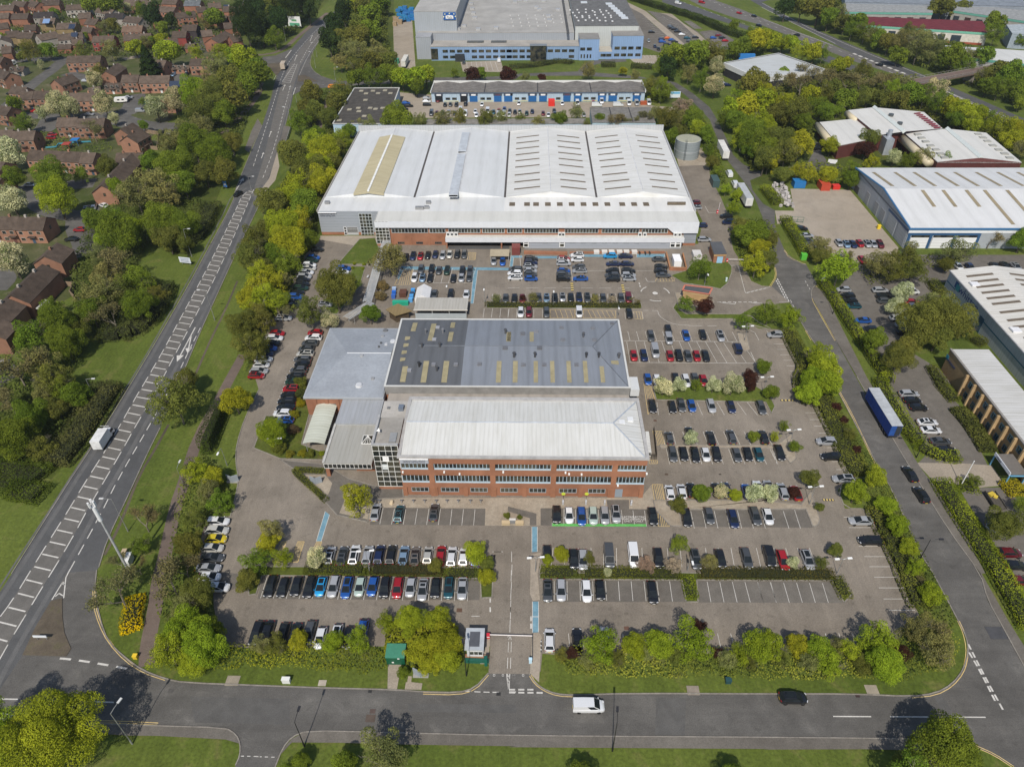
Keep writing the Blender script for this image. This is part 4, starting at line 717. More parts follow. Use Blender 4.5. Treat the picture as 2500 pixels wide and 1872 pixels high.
undergrowth('a3 -200,640 300,560 1300,670 1550,850 2300,1150 2300,1350 1500,1060 950,895 650,930 450,1020 420,1260 250,1380 -100,1480 a2 1860,1000',1.1,3.0,.7,(0.123,0.138,0.032),'shrub layer of the wood along the bypass')
undergrowth('a3 380,40 800,140 1200,250 1700,400 2300,560 2300,980 1650,690 1300,560 900,385 500,215',1.0,3.0,.7,(0.102,0.128,0.032),'shrub layer beyond the bypass')
undergrowth('a1 -200,-60 620,-60 520,120 390,260 200,400 0,415',1.0,3.0,.7,(0.072,0.102,0.029),'shrub layer beside the roundabout')
undergrowth('a1 720,140 1150,-20 1120,250 1170,560 830,630 650,470',1.0,3.0,.7,(0.109,0.131,0.032),'shrub layer left of the blue factory')
undergrowth('a2 1170,700 1370,745 1330,880 1210,850',1.4,1.6,.5,(0.131,0.174,0.029),'shrub bank beside the small units')
undergrowth('a2 1270,980 1640,990 1780,1310 1850,1640 1760,1500 1640,1280 1340,1120',1.6,2.5,.5,(0.123,0.152,0.029),'shrub layer beside the water tank')
undergrowth('a2 1250,480 1440,400 1750,430 2208,310 2208,440 1830,540 1700,620 1560,650 1270,640',1.0,2.5,.6,(0.109,0.145,0.029),'shrub layer below the factory car park')
undergrowth('a3 180,1420 430,1390 760,1430 740,1560 400,1540 200,1530',1.6,2.5,.5,(0.145,0.174,0.029),'hedge mass above the skips')
undergrowth('b2 1850,360 1960,300 2139,260 b3 120,360 120,640 70,720 b2 2050,760 1930,560',2.4,2.5,.4,(0.138,0.167,0.029),'shrub layer between the warehouse and the estate road')
undergrowth('b3 880,600 1100,560 1600,580 1560,680 1250,690 1080,800 900,830 800,700',2.4,1.6,.35,(0.123,0.138,0.032),'shrub bed below the pale lorry yard')
undergrowth('a0 -100,-100 1250,-100 2000,80 2000,420 1500,480 1000,500 0,500',.35,2.4,.7,(0.094,0.123,0.029),'garden planting among the houses')
undergrowth('a0 20,1000 300,1030 250,1090 60,1080 a0 440,1120 900,1180 960,1280 420,1280',.8,1.2,.4,(0.123,0.160,0.032),'garden planting by the playground')
KIND={'h':(4.2,1.80,1.47,.03,.18,.54,.80,.92,.98,'hatchback'),'u':(4.45,1.86,1.64,.03,.13,.56,.79,1.06,1.12,'sport utility car'),'e':(4.75,1.84,1.48,.03,.14,.55,.79,.92,.98,'estate car'),'s':(4.7,1.83,1.44,.10,.28,.52,.78,.90,1.0,'saloon car'),'m':(4.6,1.86,1.80,.02,.07,.64,.88,1.10,1.12,'people carrier'),'v':(5.1,1.95,2.0,.0,.015,.66,.85,1.18,1.2,'panel van'),'p':(5.2,1.88,1.78,.38,.42,.62,.73,1.12,1.1,'pickup truck')}
NAMES={'h':'hatchback','u':'suv','e':'estate_car','s':'saloon_car','m':'people_carrier','v':'panel_van','p':'pickup_truck'}
CM={}
def car_meshes(k):
 L,Wd,Hh,rb,rr,fr,fb,df,dr,_=KIND[k];Y=lambda t:-L/2+t*L
 st=[(0,.66,.42,dr-.24),(.02,.86,.32,dr-.08),(.075,.965,.24,dr),(.2,1,.22,dr),(.5,1,.22,(dr+df)/2+.02),(.72,1,.22,df+.03),(.86,.965,.22,df-.05),(.93,.89,.25,df-.12),(.975,.74,.29,df-.22),(1.0,.48,.36,df-.34)]
 if k=='v':st=[(0,.96,.34,dr)]+[s for s in st[2:5]]+[(.80,1,.24,df),(.9,.96,.24,df-.12),(.97,.86,.28,df-.3),(1.0,.66,.34,df-.5)]
 if k=='p':st[2]=(.06,.98,.3,dr);st[3]=(.3,1,.24,dr)
 b=MB();n=12;vs=[]
 for t,wf,zb,zt in st:
  w_=Wd/2*wf;h=zt-zb;half=[(w_*.80,zb),(w_*.97,zb+h*.16),(w_,zb+h*.45),(w_*.985,zb+h*.75),(w_*.93,zb+h*.93),(w_*.70,zt+.02)]
  for x,z in half+[(-x,z)for x,z in half[::-1]]:vs.append((x,Y(t),z))
 fs=[(i*n+j,i*n+(j+1)%n,(i+1)*n+(j+1)%n,(i+1)*n+j)for i in range(len(st)-1)for j in range(n)]
 fs=[f[::-1]for f in fs]+[tuple(range(n)),tuple((len(st)-1)*n+j for j in range(n))[::-1]]
 b.add(vs,fs)
 wb,wr=Wd/2*.90,Wd/2*(.70 if k not in 'vm' else.84);zb_,zf_=dr-.02,df-.0
 B=[(-wb,Y(rb),zb_),(wb,Y(rb),zb_),(wb*.96,Y(fb),zf_),(-wb*.96,Y(fb),zf_)];R_=[(-wr,Y(rr),Hh-.05),(wr,Y(rr),Hh-.05),(wr*.97,Y(fr),Hh-.04),(-wr*.97,Y(fr),Hh-.04)]
 mid=(rr+fr)/2;Rm=[(-wr,Y(mid),Hh-.03),(wr,Y(mid),Hh-.03)];T_=[(0,Y(rr),Hh-.03),(0,Y(mid),Hh),(0,Y(fr),Hh-.02)]
 b.add(B+R_+Rm+T_,[(0,1,5,4),(1,2,6,9,5),(2,3,7,6),(3,0,4,8,7),(4,5,10),(5,9,11,10),(9,6,12,11),(6,7,12),(7,8,11,12),(8,4,10,11)])
 for s in(-1,1):b.box(s*(Wd/2+.09)-.08,s*(Wd/2+.09)+.08,Y(fb)-.28,Y(fb)-.14,df-.02,df+.13)
 if k in 'ueh' and k!='h':
  for s in(-1,1):b.tube([(s*wr*.92,Y(rr+.04),Hh+.02),(s*wr*.92,Y(fr-.03),Hh+.02)],.025,n=4)
 if k=='p':b.box(-Wd/2*.8,Wd/2*.8,Y(.03),Y(.37),dr+.005,dr+.02)
 d={'body':b}
 def pane(q,grow,off):
  q=np.array(q,float);c=q.mean(0);nn=np.cross(q[1]-q[0],q[2]-q[1]);nn/=np.linalg.norm(nn);q=c+(q-c)*np.array(grow)[:,None]+nn*off;m=MB();m.quad(*map(tuple,q));return m
 g4=(.95,)*4
 d['windscreen']=pane([B[2],B[3],R_[3],R_[2]],g4,.012)
 if k!='v':d['rear_window']=pane([B[0],B[1],R_[1],R_[0]],(.88,)*4,.012)
 def lerp(a,c,t):return tuple(a[i]+(c[i]-a[i])*t for i in range(3))
 t0=.64 if k=='v' else.04
 for s,(a0,a1,r0,r1)in enumerate(((B[1],B[2],R_[1],R_[2]),(B[0],B[3],R_[0],R_[3]))):
  q=[lerp(a0,a1,t0),lerp(a0,a1,.96),lerp(r0,r1,.97),lerp(r0,r1,t0)]
  if s:q=[q[1],q[0],q[3],q[2]]
  d['side_window' if s==0 else 'side_window_b']=pane(q,(.93,)*4,.012)
 sr=MB();sr.quad((-wr*.72,Y(rr+.05),Hh+.012),(wr*.72,Y(rr+.05),Hh+.012),(wr*.7,Y(fr-.06),Hh+.016),(-wr*.7,Y(fr-.06),Hh+.016));d['sunroof']=sr
 w_=MB();w_.tube([(-.10,0,0),(.10,0,0)],.32,n=12);w_.tube([(-.105,0,0),(.105,0,0)],.2,n=10,m=1);d['wheel']=w_
 hl=MB();hl.obox(0,0,0,.12,.36,.14,0);d['headlight']=hl
 tl_=MB();tl_.obox(0,0,0,.14,.30,.10,0);d['tail_light']=tl_
 pl=MB();pl.box(-.26,.26,-.015,.015,0,.11);d['number_plate']=pl
 mats={'sunroof':[M['carglass']],'body':[M['car']],'windscreen':[M['carglass']],'rear_window':[M['carglass']],'side_window':[M['carglass']],'side_window_b':[M['carglass']],'wheel':[M['rubber'],M['metal']],'headlight':[M['clean']],'tail_light':[M['clean']],'number_plate':[M['clean']]}
 return{q:m.mesh(q.replace('_b',''),mats[q],smooth=(q in('wheel',)))for q,m in d.items()}
for k in KIND:CM[k]=car_meshes(k)
for k in CM:
 me=CM[k]['body']
 me.polygons.foreach_set('use_smooth',[True]*len(me.polygons))
 try:me.set_sharp_from_angle(angle=math.radians(38))
 except Exception:pass
CC={'k':((.012,.013,.015),'black'),'g':((.075,.08,.085),'dark grey'),'s':((.36,.37,.385),'silver'),'w':((.74,.745,.75),'white'),'b':((.015,.085,.33),'blue'),'n':((.012,.022,.07),'navy blue'),'r':((.34,.012,.018),'red'),'y':((.62,.48,.02),'yellow'),'t':((.012,.075,.10),'dark teal'),'l':((.20,.30,.42),'light blue'),'d':((.13,.012,.018),'dark red'),'a':((.40,.49,.44),'pale green'),'c':((.02,.30,.62),'bright blue'),'z':((.015,.045,.03),'dark green'),'o':((.60,.13,.02),'orange'),'q':((.16,.14,.125),'brown grey'),'f':((.50,.49,.45),'cream')}
CARS=[]
def cars(zone,t,head,s,grp=None,verb='parked'):
 """s: x,y,colour+kind ..."""
 L_=[]
 for w_ in s.split():
  a=w_.split(',');L_.append((float(a[0]),float(a[1]),a[2][0],a[2][1]if len(a[2])>1 else 'h',float(a[3])if len(a)>3 else None))
 CARS.append((zone,t,head,L_,grp,verb))
HEAD={'N':0,'S':math.pi,'E':-math.pi/2,'W':math.pi/2}
S_='S'
cars('in the row against the brick front of the big warehouse','b1',S_,'1278,580,k 1340,568,ne 1403,568,r 1465,562,kh 1528,555,n 1590,560,se 1648,555,f 1712,553,ku 1772,553,ge')
cars('in the upper line of the row above the white tent','b1',S_,'1407,680,gu 1497,676,ke 1558,690,gh 1627,690,zu 1755,692,ku 1820,688,ge')
cars('in the lower line of the row above the white tent','b1',S_,'1352,748,we 1420,752,lh 1485,752,ks 1680,757,k 1748,752,sh 1815,748,gs')
cars('below the small loading dock canopy','b1',S_,'2020,608,se 2095,612,be')
cars('beside the white tent','b1',S_,'1520,890,gh 1658,888,ku 1788,893,wh')
cars('in the column along the tree belt left of the lawn','b1','E','533,513,k 500,580,bh 485,605,z 465,645,wu 460,672,fe 440,706,we 425,740,su 412,768,k 405,805,ku 393,838,ze 365,875,k 350,910,bu 335,955,ge 325,985,k 250,1090,se')
cars('on the drive at the lawn edge','b1','E','755,672,bu 745,705,wh 660,835,w 670,880,wu 600,975,s')
cars('in the outer column left of the blue grey roof','b1','E','195,1218,r 172,1258,we 152,1302,ku 120,1345,be 95,1390,nu 80,1437,we 62,1485,wh 40,1535,se 20,1575,r')
cars('in the inner column left of the blue grey roof','b1','W','515,1212,r 500,1255,we 470,1302,gu 440,1348,g 430,1390,fe 410,1437,ge 405,1480,k 375,1530,gu 350,1580,ke')
cars('in the inner column left of the curved white shelter','c1','W','330,38,zh 315,98,ru 292,152,k 278,203,ke 268,255,ks 240,305,wu 265,360,b')
cars('in the left pair of columns before the warehouse','b2','E','195,592,ku 192,622,nu 188,655,se 190,690,sh 190,720,g 195,757,bh')
cars('at the painted blue path before the warehouse','b2','W','65,680,gu 60,712,we 62,750,we')
cars('in the second pair of columns before the warehouse','b2','E','470,588,r 465,603,wh 470,630,se 470,692,bh 470,722,ge 467,757,ku')
cars('in the third column before the warehouse','b2','W','585,560,wu 585,598,wh 598,658,g 605,692,se 612,757,bs')
cars('in the fourth column before the warehouse','b2','W','860,565,cu 888,632,ns 880,690,kh 880,728,ge 885,760,ku')
cars('in the fifth column before the warehouse','b2','E','992,568,ns 1008,632,n 1015,692,ku 1015,728,se 1025,758,sh')
cars('in the column beside the white storage container','b2','E','1275,595,gs 1290,658,kh 1287,692,k 1310,730,gs')
cars('in the yard right of the big warehouse','b2','W','1575,118,d 1585,160,s 1630,310,nh 1840,232,ku 1862,280,nm')
cars('behind the small brick substation','b2','E','1655,428,se')
cars('in the long row above the weedy hedge','b2',S_,'-19,925,gh 55,925,kh 122,928,d 258,918,gs 326,922,lh 395,925,ku 460,915,sh 530,918,k 600,918,nu 670,920,ge 735,925,gh 802,922,gh 880,925,qh 953,925,gu 1015,920,dm')
cars('in the row just above the blue grey roof','b2',S_,'108,1042,wu 178,1040,du 325,1042,ge 600,1040,wm 1022,1050,ks')
cars('in the upper row right of the blue grey roof','b2',S_,'1203,1240,ge 1350,1195,ku 1355,1262,sm 1500,1235,bs 1640,1230,kh 1790,1240,se')
cars('in the second row right of the blue grey roof','b2',S_,'1060,1405,r 1145,1405,nu 1240,1365,sv 1365,1408,r 1440,1405,ku 1517,1408,gs 1590,1408,rh 1665,1408,ks')
cars('by the lamp at the end of the second row','b2','N','1935,1342,nm')
cars('behind the white blossom trees','b2',S_,'1178,1605,bh 1255,1612,wh 1412,1600,k 1500,1615,we 1575,1600,g 1648,1615,r')
cars('alone at the hedge by the upper estate road','b3','W','115,1230,su')
cars('in the row below the blossom tree bed','c2',S_,'1217,243,ks 1383,250,k 1460,235,gs 1547,240,bh 1712,240,se 1880,250,nh 2133,255,ge')
cars('in the upper row right of the white ribbed roof','c2','N','1358,512,gh 1530,472,k 1708,512,ks 1882,502,ge 2152,505,ku')
cars('in the lower row right of the white ribbed roof','c2',S_,'1388,645,ge 1480,645,kh 1577,652,ks 1665,650,w 1757,648,ku 1928,655,gh 2020,648,k 2113,650,th')
cars('at the end of the row by the kerbed lamp island','c3',S_,'150,635,ks')
cars('in the tree lined row right of the brick office','c2','N','1363,970,wh 1463,962,wh 1545,950,k 1760,950,kh 1840,950,nu 2015,960,bh 2110,940,we')
cars('at the far end of the tree lined row','c3','N','60,930,sh 175,960,se 290,975,rh')
cars('in the charging bays before the brick office','c2',S_,'410,1155,ku 515,1160,wh 620,1168,be 718,1165,au 815,1162,su 910,1150,su')
cars('beside the charging bays','c2',S_,'1220,1170,ku')
cars('in the row right of the yellow hatched bay','c2',S_,'1505,1180,ks 1695,1165,gh 1897,1190,ne 2083,1165,ge')
cars('with a black roof at the row end','c3',S_,'50,1170,wh')
cars('in the row above the long right hand hedge','c2',S_,'330,1490,kh 555,1530,ku 632,1535,se 853,1508,gv 1058,1500,wv 1268,1520,ku 1580,1530,ge 1790,1525,kh 2010,1520,ge')
cars('at the right end above the long hedge','c3',S_,'65,1510,km 178,1540,re 385,1535,se')
cars('in the bays along the right hand shrub hedge','c3','W','545,540,su 590,668,ke 690,855,se 835,1210,ss 918,1375,ke')
cars('before the left half of the brick office','c1','N','1025,1135,ss 1222,1150,te 1517,1138,gs')
cars('in the upper left row above the purple hedge','c1','N','640,1500,sh 745,1505,gs 845,1495,we 958,1498,su 1055,1495,ne 1155,1495,ke 1262,1500,ls 1358,1508,qs 1465,1500,fh 1573,1500,re 1665,1510,we 1765,1515,wh 1870,1520,bh')
cars('in the full row below the purple hedge','d1',S_,'140,130,ke 245,140,kh 358,130,kh 468,135,ke 565,132,ch 672,130,se 783,140,be 893,132,ah 1000,130,bh 1103,140,ku 1210,145,ru 1320,138,sh 1422,160,ss 1530,145,k 1642,140,te 1755,150,ss')
cars('half hidden behind the front trees','d1',S_,'20,525,ke 110,525,ks 240,540,ke 345,545,ks 465,522,ge 560,565,wh 695,540,w 800,560,kh 915,500,bh')
cars('in the short column left of the shaded trees','c0','E','1832,1215,we 1825,1290,fe 1818,1362,yh 1790,1440,fh 1782,1522,gs 1755,1608,ss')
cars('at the bottom of the short left column','d0','E','1765,55,wh 1838,140,wh')
cars('in the half empty row below the right hedge','d2',S_,'335,168,gs 448,160,se 662,168,we 777,162,kh 1217,182,ke')
cars('in the front row right of the entrance','d2','N','350,585,wu 585,600,kp 815,570,ss')
cars('in the column behind the bright hedge right of the road','b3','W','690,850,sh 725,900,kh 745,945,kh 775,988,th 850,1110,bs 905,1185,ku')
cars('in the column left of the small blossom trees','b3','E','1000,855,se 1030,905,ku 1045,945,ge 1150,1090,se 1190,1150,sh 1200,1205,k')
cars('between the blossom trees and the lettered warehouse','b3','E','1255,860,wv 1268,955,r 1280,990,sh')
cars('behind the round topped hedge by the lorry yard','b3','E','335,335,kh 378,395,ss 385,440,g 405,480,s')
cars('in the row on the pale lorry yard','b3',S_,'650,458,sh 712,468,lh 768,467,ns 825,462,rh 888,465,sh 940,467,sh 995,468,du')
cars('below the row on the lorry yard','b3',S_,'655,585,nh 728,595,dh 845,600,rh')
cars('in the strip between the two white warehouses','b3',S_,'1655,655,wh 1755,660,nh 1965,655,ks 2050,650,ks 2140,655,ss')
cars('in the upper car park before the tan brick office','c3','E','1240,140,se 1270,195,kh 1320,255,kh 1395,380,ws 1425,447,ws 1505,540,gs 1550,615,ke')
cars('in the car park at the right edge','c3','E','2090,1480,du 2140,1585,kh')
cars('at the very corner of the right edge car park','d3','E','2170,85,d')
cars('hidden under the big olive tree','c3','E','1985,1270,wh')
cars('on the estate road behind the blue lorry','c3','N','1250,815,ks,4 1345,990,ku,4',None,'driving')
cars('on the bottom road at the right','d3','E','265,1070,ku',None,'driving')
cars('with roof bars on the bottom road','d2','E','680,1135,wv',None,'driving')
cars('coming down the main road','b0','S','2003,45,kh,-24',None,'driving')
cars('in the yard by the dark flat roofed unit','a1','E','1455,825,s 1455,853,wh 1457,880,k 1250,890,k 1262,915,kh 1280,866,bh 1300,890,ks')
cars('at the shutters of the small units','a1',S_,'1550,845,d 1610,882,k 1655,880,gh 1705,880,ke 1783,875,ku 1920,880,w')
cars('in the row before the small units, left part','a1',S_,'1495,950,gv 1540,953,d 1587,950,t 1640,945,s 1692,955,n 1740,925,wv 1780,955,wv 1865,940,w 1875,970,wh 1968,932,wv')
cars('in the row before the small units, right part','a1',S_,'2018,945,t 2063,935,r 2058,965,wv 2110,920,b 2105,960,wv 2155,935,g 2150,967,wh')
cars('in the yard row left of the bare roofs','a2',S_,'60,945,kh 100,940,s 158,955,z 205,940,n 297,955,d 342,968,w 390,935,k 395,962,gu 640,968,s')
cars('at the right hand shutters of the units','a2',S_,'93,870,wh 458,872,w 585,865,wv 720,865,r 790,850,wv 1020,865,wv 1085,865,sv 1187,862,wv')
cars('across the yard before the units','a2','E','750,882,wv 930,880,wv')
cars('in the factory car park left of the tan path','a2','E','1210,270,k 1300,350,bu 1295,330,nh 1345,320,o 1380,335,b 1405,350,kh 1340,375,ku 1365,395,kh 1425,375,ke 1440,392,n')
cars('near the factory wall','a2',S_,'1185,345,s 1238,392,n 1268,412,k')
cars('in the factory car park right of the tan path','a2','E','1380,235,k 1430,265,ks 1465,290,w 1510,320,t 1530,345,g 1580,315,kh 1550,365,r 1370,222,gh 1405,245,ke')
cars('in the rounded factory car park','a2','E','1730,318,b 1775,298,d 1805,318,k 1830,342,r')
cars('on the factory visitor bays','a1','N','1768,528,g 2065,505,wv')
cars('beside the dark office with the white fascia','a2','E','1785,685,wh 1820,705,s 1848,715,n 1720,655,k')
cars('by the cream roofed hall','a3','E','460,1222,k 475,1247,kh')
cars('on the near carriageway of the bypass','a2',S_,'1435,25,wv,40',None,'driving')
cars('on the far carriageway of the bypass','a2',S_,'1635,18,rv,40 1950,110,r,40 2075,135,kh,40 2115,215,kh,40',None,'driving')
cars('on the bypass above the white roofed office','a3','N','295,295,kh,38 245,325,w,38 990,545,kh,38',None,'driving')
cars('on a house drive at the left edge','a0','W','85,785,k 290,935,r');cars('beside the mid terrace gable','a0','N','520,830,ke')
cars('in the cul de sac between the houses','a0','E','720,680,s 755,960,s 1070,832,ku 1085,818,sh 1180,930,sm 1245,867,c');cars('by the playground','a0','E','445,1132,r 430,1160,rh')
cars('on the street of the nearer houses','a0','E','255,1555,ws');cars('in the open garage court','a0','S','1460,630,lh 1570,625,n');cars('by the garden fences near the belt','a0','E','1335,1108,k 1400,1110,ks 1440,1122,w');cars('among the top houses','a0','N','1700,310,k')
cars('below the pink gabled house','b0','N','727,165,se,20 790,155,sh,20 870,140,wh,60');cars('in the parking court beside the terrace','b0','W','668,345,rh 600,425,ks');cars('just inside the left edge','b0','W','10,1468,s')
def put_car(nm,lab,x,y,rot,k,col,grp,verb,lod):
 T=thing(nm,lab,KIND[k][9].split()[-1]if k not in 'vp' else('van' if k=='v' else 'pickup'),(x,y,.046),grp,False);T.rotation_euler=(0,0,rot)
 m=CM[k];L,Wd=KIND[k][0],KIND[k][1];vv=rnd.uniform(.88,1.1);cc=tuple(c*vv for c in CC[col][0])
 if col=='w' and 'black roof' in lab:pass
 link('body',m['body'],T,cc);link('windscreen',m['windscreen'],T,(1,1,1))
 if 'rear_window' in m:link('rear_window',m['rear_window'],T,(1,1,1))
 if lod<3 and k in 'hues' and rnd.random()<.3:link('sunroof',m['sunroof'],T,(1,1,1))
 if lod<3:
  link('side_window',m['side_window'],T,(1,1,1));link('side_window',m['side_window_b'],T,(1,1,1))
  for sx in(-1,1):
   for sy in(-.31,.315):o=link('wheel',m['wheel'],T,(.02,.02,.02));o.location=(sx*(Wd/2-.11),sy*L,.31)
 if lod<2:
  for sx in(-1,1):
   o=link('headlight',m['headlight'],T,(.55,.56,.58));o.location=(sx*Wd*.33,L/2-.17,KIND[k][7]-.29);o.rotation_euler=(0,0,-sx*.45)
   o=link('tail_light',m['tail_light'],T,(.25,.01,.012));o.location=(sx*Wd*.37,-L/2+.06,KIND[k][8]-.24);o.rotation_euler=(0,0,sx*.25)
  o=link('number_plate',m['number_plate'],T,(.6,.6,.58));o.location=(0,L/2+.01,.40)
  o=link('number_plate',m['number_plate'],T,(.6,.42,.03));o.location=(0,-L/2-.01,.5)
 return T
for zone,t,head,L_,grp,verb in CARS:
 E_=[]
 for x,y,c,k,dh in L_:
  g=P(t,x,y,KIND[k][2]*.5)
  E_.append((x,y,c,k,g,dh))
 horiz=max(e[0]for e in E_)-min(e[0]for e in E_)>max(e[1]for e in E_)-min(e[1]for e in E_)
 E_.sort(key=lambda e:e[0]if horiz else e[1])
 cnt={}
 for e in E_:cnt.setdefault((e[2],e[3]),[]).append(e)
 for e in E_:
  x,y,c,k,g,dh=e;same=cnt[(c,k)];i=same.index(e)
  o_=ordinal(i,len(same))if horiz else ordinal(i,len(same),'upper','lower')
  lab='%s%s %s %s %s'%(o_,CC[c][1],KIND[k][9],'' if len(zone.split())>8 else verb,zone)
  lab=' '.join(lab.split())
  rot=HEAD[head]+(math.radians(dh)if dh else rnd.uniform(-.02,.02));lod=1 if g[1]<150 else 2 if g[1]<330 else 3
  put_car(NAMES[k],lab,g[0],g[1],rot,k,c,'cars '+zone,verb,lod)
def lorry(nm,lab,x,y,rot,L,Wd,h,col,roofc,cab=None,open_rear=False,colm='paint'):
 T=thing(nm,lab,'lorry',(x,y,.03),None,False);T.rotation_euler=(0,0,rot)
 b=MB();y0=-L/2;y1=L/2 if not cab else L/2-2.1;zb=1.15 if L>9 else.75
 b.box(-Wd/2,Wd/2,y0,y1,zb,h,bottom=True);
 for i in range(int((y1-y0)/1.4)):
  for s in(-1,1):b.box(s*(Wd/2+.012)-.012,s*(Wd/2+.012)+.012,y0+.5+i*1.4,y0+.56+i*1.4,zb+.1,h-.1)
 b.build('box_body',M[colm],T,col)
 r=MB();r.box(-Wd/2-.02,Wd/2+.02,y0-.02,y1+.02,h+.003,h+.06)
 for i in range(int(L/1.2)):r.box(-Wd/2+.05,Wd/2-.05,y0+.4+i*1.2,y0+.5+i*1.2,h+.06,h+.09)
 r.build('roof',M['paint'],T,roofc)
 d=MB()
 if open_rear:
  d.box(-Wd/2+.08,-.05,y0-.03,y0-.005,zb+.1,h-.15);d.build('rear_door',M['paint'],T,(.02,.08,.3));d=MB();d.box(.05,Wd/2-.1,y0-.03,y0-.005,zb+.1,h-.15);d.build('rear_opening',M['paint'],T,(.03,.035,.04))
 else:
  for s in(-1,1):d=MB();d.box(min(s*.03,s*(Wd/2-.06)),max(s*.03,s*(Wd/2-.06)),y0-.03,y0-.005,zb+.08,h-.1);d.build('rear_door',M['paint'],T,tuple(c*.92 for c in col))
 c=MB();c.box(-Wd/2+.25,Wd/2-.25,y0+.1,L/2-.1,.55,zb-.005);c.build('chassis',M['paint'],T,(.03,.03,.03))
 wys=[y0+1.6,y0+2.9,y0+4.2]if L>9 else[y0+1.2]
 if cab:wys.append(L/2-1.0)
 for wy in wys:
  for s in(-1,1):w_=MB();w_.tube([(s*(Wd/2-.3),wy,.48),(s*(Wd/2-.02),wy,.48)],.46 if L>9 else.36,n=12);w_.build('wheel',M['rubber'],T,(.02,.02,.02),True)
 if cab:
  q=MB();hc=min(h-.2,2.9)if L>9 else 2.2
  q.add([(-Wd/2+.08,y1+.08,.5),(Wd/2-.08,y1+.08,.5),(Wd/2-.12,L/2,.5),(-Wd/2+.12,L/2,.5),(-Wd/2+.1,y1+.08,hc),(Wd/2-.1,y1+.08,hc),(Wd/2-.2,L/2-.75,hc),(-Wd/2+.2,L/2-.75,hc),(Wd/2-.12,L/2,1.25),(-Wd/2+.12,L/2,1.25)],[(4,5,6,7),(1,2,8,6,5),(3,0,4,7,9),(2,3,9,8),(9,7,6,8),(0,1,5,4)]);q.build('cab',M['car'],T,cab)
  g=MB();g.quad((-Wd/2+.2,L/2-.06,1.36),(-Wd/2+.25,L/2-.68,hc-.08),(Wd/2-.25,L/2-.68,hc-.08),(Wd/2-.2,L/2-.06,1.36));g.v=[(a,b_+.03,z+.02)for a,b_,z in g.v];g.build('windscreen',M['carglass'],T)
  for s in(-1,1):
   g=MB();xx=s*(Wd/2-.075);g.quad((xx,L/2-.25,1.3),(xx,L/2-.75,hc-.15),(xx,y1+.4,hc-.15),(xx,y1+.4,1.3));g.build('side_window',M['carglass'],T)
 return T
def hd(t,x0,y0,x1,y1):
 a,b_=P(t,x0,y0),P(t,x1,y1);return math.atan2(-(b_[0]-a[0]),b_[1]-a[1])
g=P('c3',1045,290,2.6);lorry('articulated_trailer','long dark blue curtain sided lorry trailer with pale roof on the estate road',g[0]-.6,g[1],0.02,13.6,2.55,4.1,(.012,.045,.22),(.42,.44,.46),None,True)
g=P('c0',868,505,1.6);lorry('box_truck','white box truck driving up the main road',g[0],g[1],hd('c0',540,950,900,395),6.6,2.15,3.1,(.74,.74,.73),(.8,.8,.79),(.74,.74,.74))
g=P('a1',250,552,1.8);lorry('box_truck','beige box truck at the far roundabout junction',g[0],g[1],hd('a1',215,590,310,420),8.0,2.4,3.6,(.50,.42,.33),(.55,.47,.38),(.25,.2,.15))
g=P('a2',1812,1265,2.2);lorry('articulated_trailer','white lorry trailer parked beside the water tank',g[0],g[1],-.02,13.0,2.5,4.0,(.72,.71,.68),(.78,.77,.74))
g=P('a2',1992,1645,2.2);lorry('articulated_trailer','grey roofed lorry trailer parked beside the warehouse hedge',g[0],g[1],.02,13.6,2.5,4.0,(.70,.69,.66),(.42,.44,.46))
g=P('a1',1272,522,2.0);lorry('articulated_trailer','white lorry trailer on the concrete beside the blue factory',g[0],g[1],.0,13.6,2.5,4.0,(.68,.66,.60),(.74,.72,.66))
for x,y,lab in((1865,1457,'upper white van parked behind the white trailer'),(1912,1545,'lower white tipper van parked behind the white trailer')):
 g=P('a2',x,y,1.1);put_car('panel_van',lab,g[0],g[1],0,'v','w',None,'',2)
for x,y,lab,r in((1020,845,'white touring caravan in the cul de sac',.2),(95,537,'white touring caravan by the garages at the left edge',1.3)):
 g=P('a0',x,y,1.2);T=thing('caravan',lab,'caravan',(g[0],g[1],0),None,False);T.rotation_euler[2]=r
 b=MB();s=[(-3,.9),(-3.1,1.6),(-2.7,2.6),(2.4,2.6),(3.1,1.7),(3.0,.8),(0,.5)]
 b.add([(x_,-1.1,z)for x_,z in s]+[(x_,1.1,z)for x_,z in s],[tuple(range(7)),tuple(range(7,14))[::-1]]+[(i,i+7,(i+1)%7+7,(i+1)%7)for i in range(7)]);b.build('body',M['clean'],T,(.72,.71,.68))
 for x_ in(-1.5,.6):q=MB();q.box(x_,x_+1.1,-1.12,-1.104,1.4,2.0);q.build('window',M['carglass'],T)
 for s_ in(-1,1):q=MB();q.tube([(0,s_*1.0,.35),(0,s_*1.12,.35)],.33,n=10);q.build('wheel',M['rubber'],T,(.02,.02,.02))
g=P('c3',1965,1040,.8);T=thing('flatbed_trailer','small flatbed trailer with rubbish in the right edge lot','trailer',(g[0],g[1],0),None,False);T.rotation_euler[2]=math.pi/2*.0
b=MB();b.box(-1.1,1.1,-2.4,2.4,.7,.95,bottom=True);b.box(-1.1,-1.0,-2.4,2.4,.95,1.3);b.box(1.0,1.1,-2.4,2.4,.95,1.3);b.build('bed',M['wood'],T,(.10,.09,.075))
b=MB();b.obox(-.2,1.4,.96,1.4,1.3,.9,.4);b.obox(.4,.8,.96,1.25,.8,.7,.9);b.build('load',M['paint'],T,(.6,.45,.06))
for s in(-1,1):b=MB();b.tube([(s*.85,0,.36),(s*1.05,0,.36)],.35,n=10);b.build('wheel',M['rubber'],T,(.02,.02,.02))
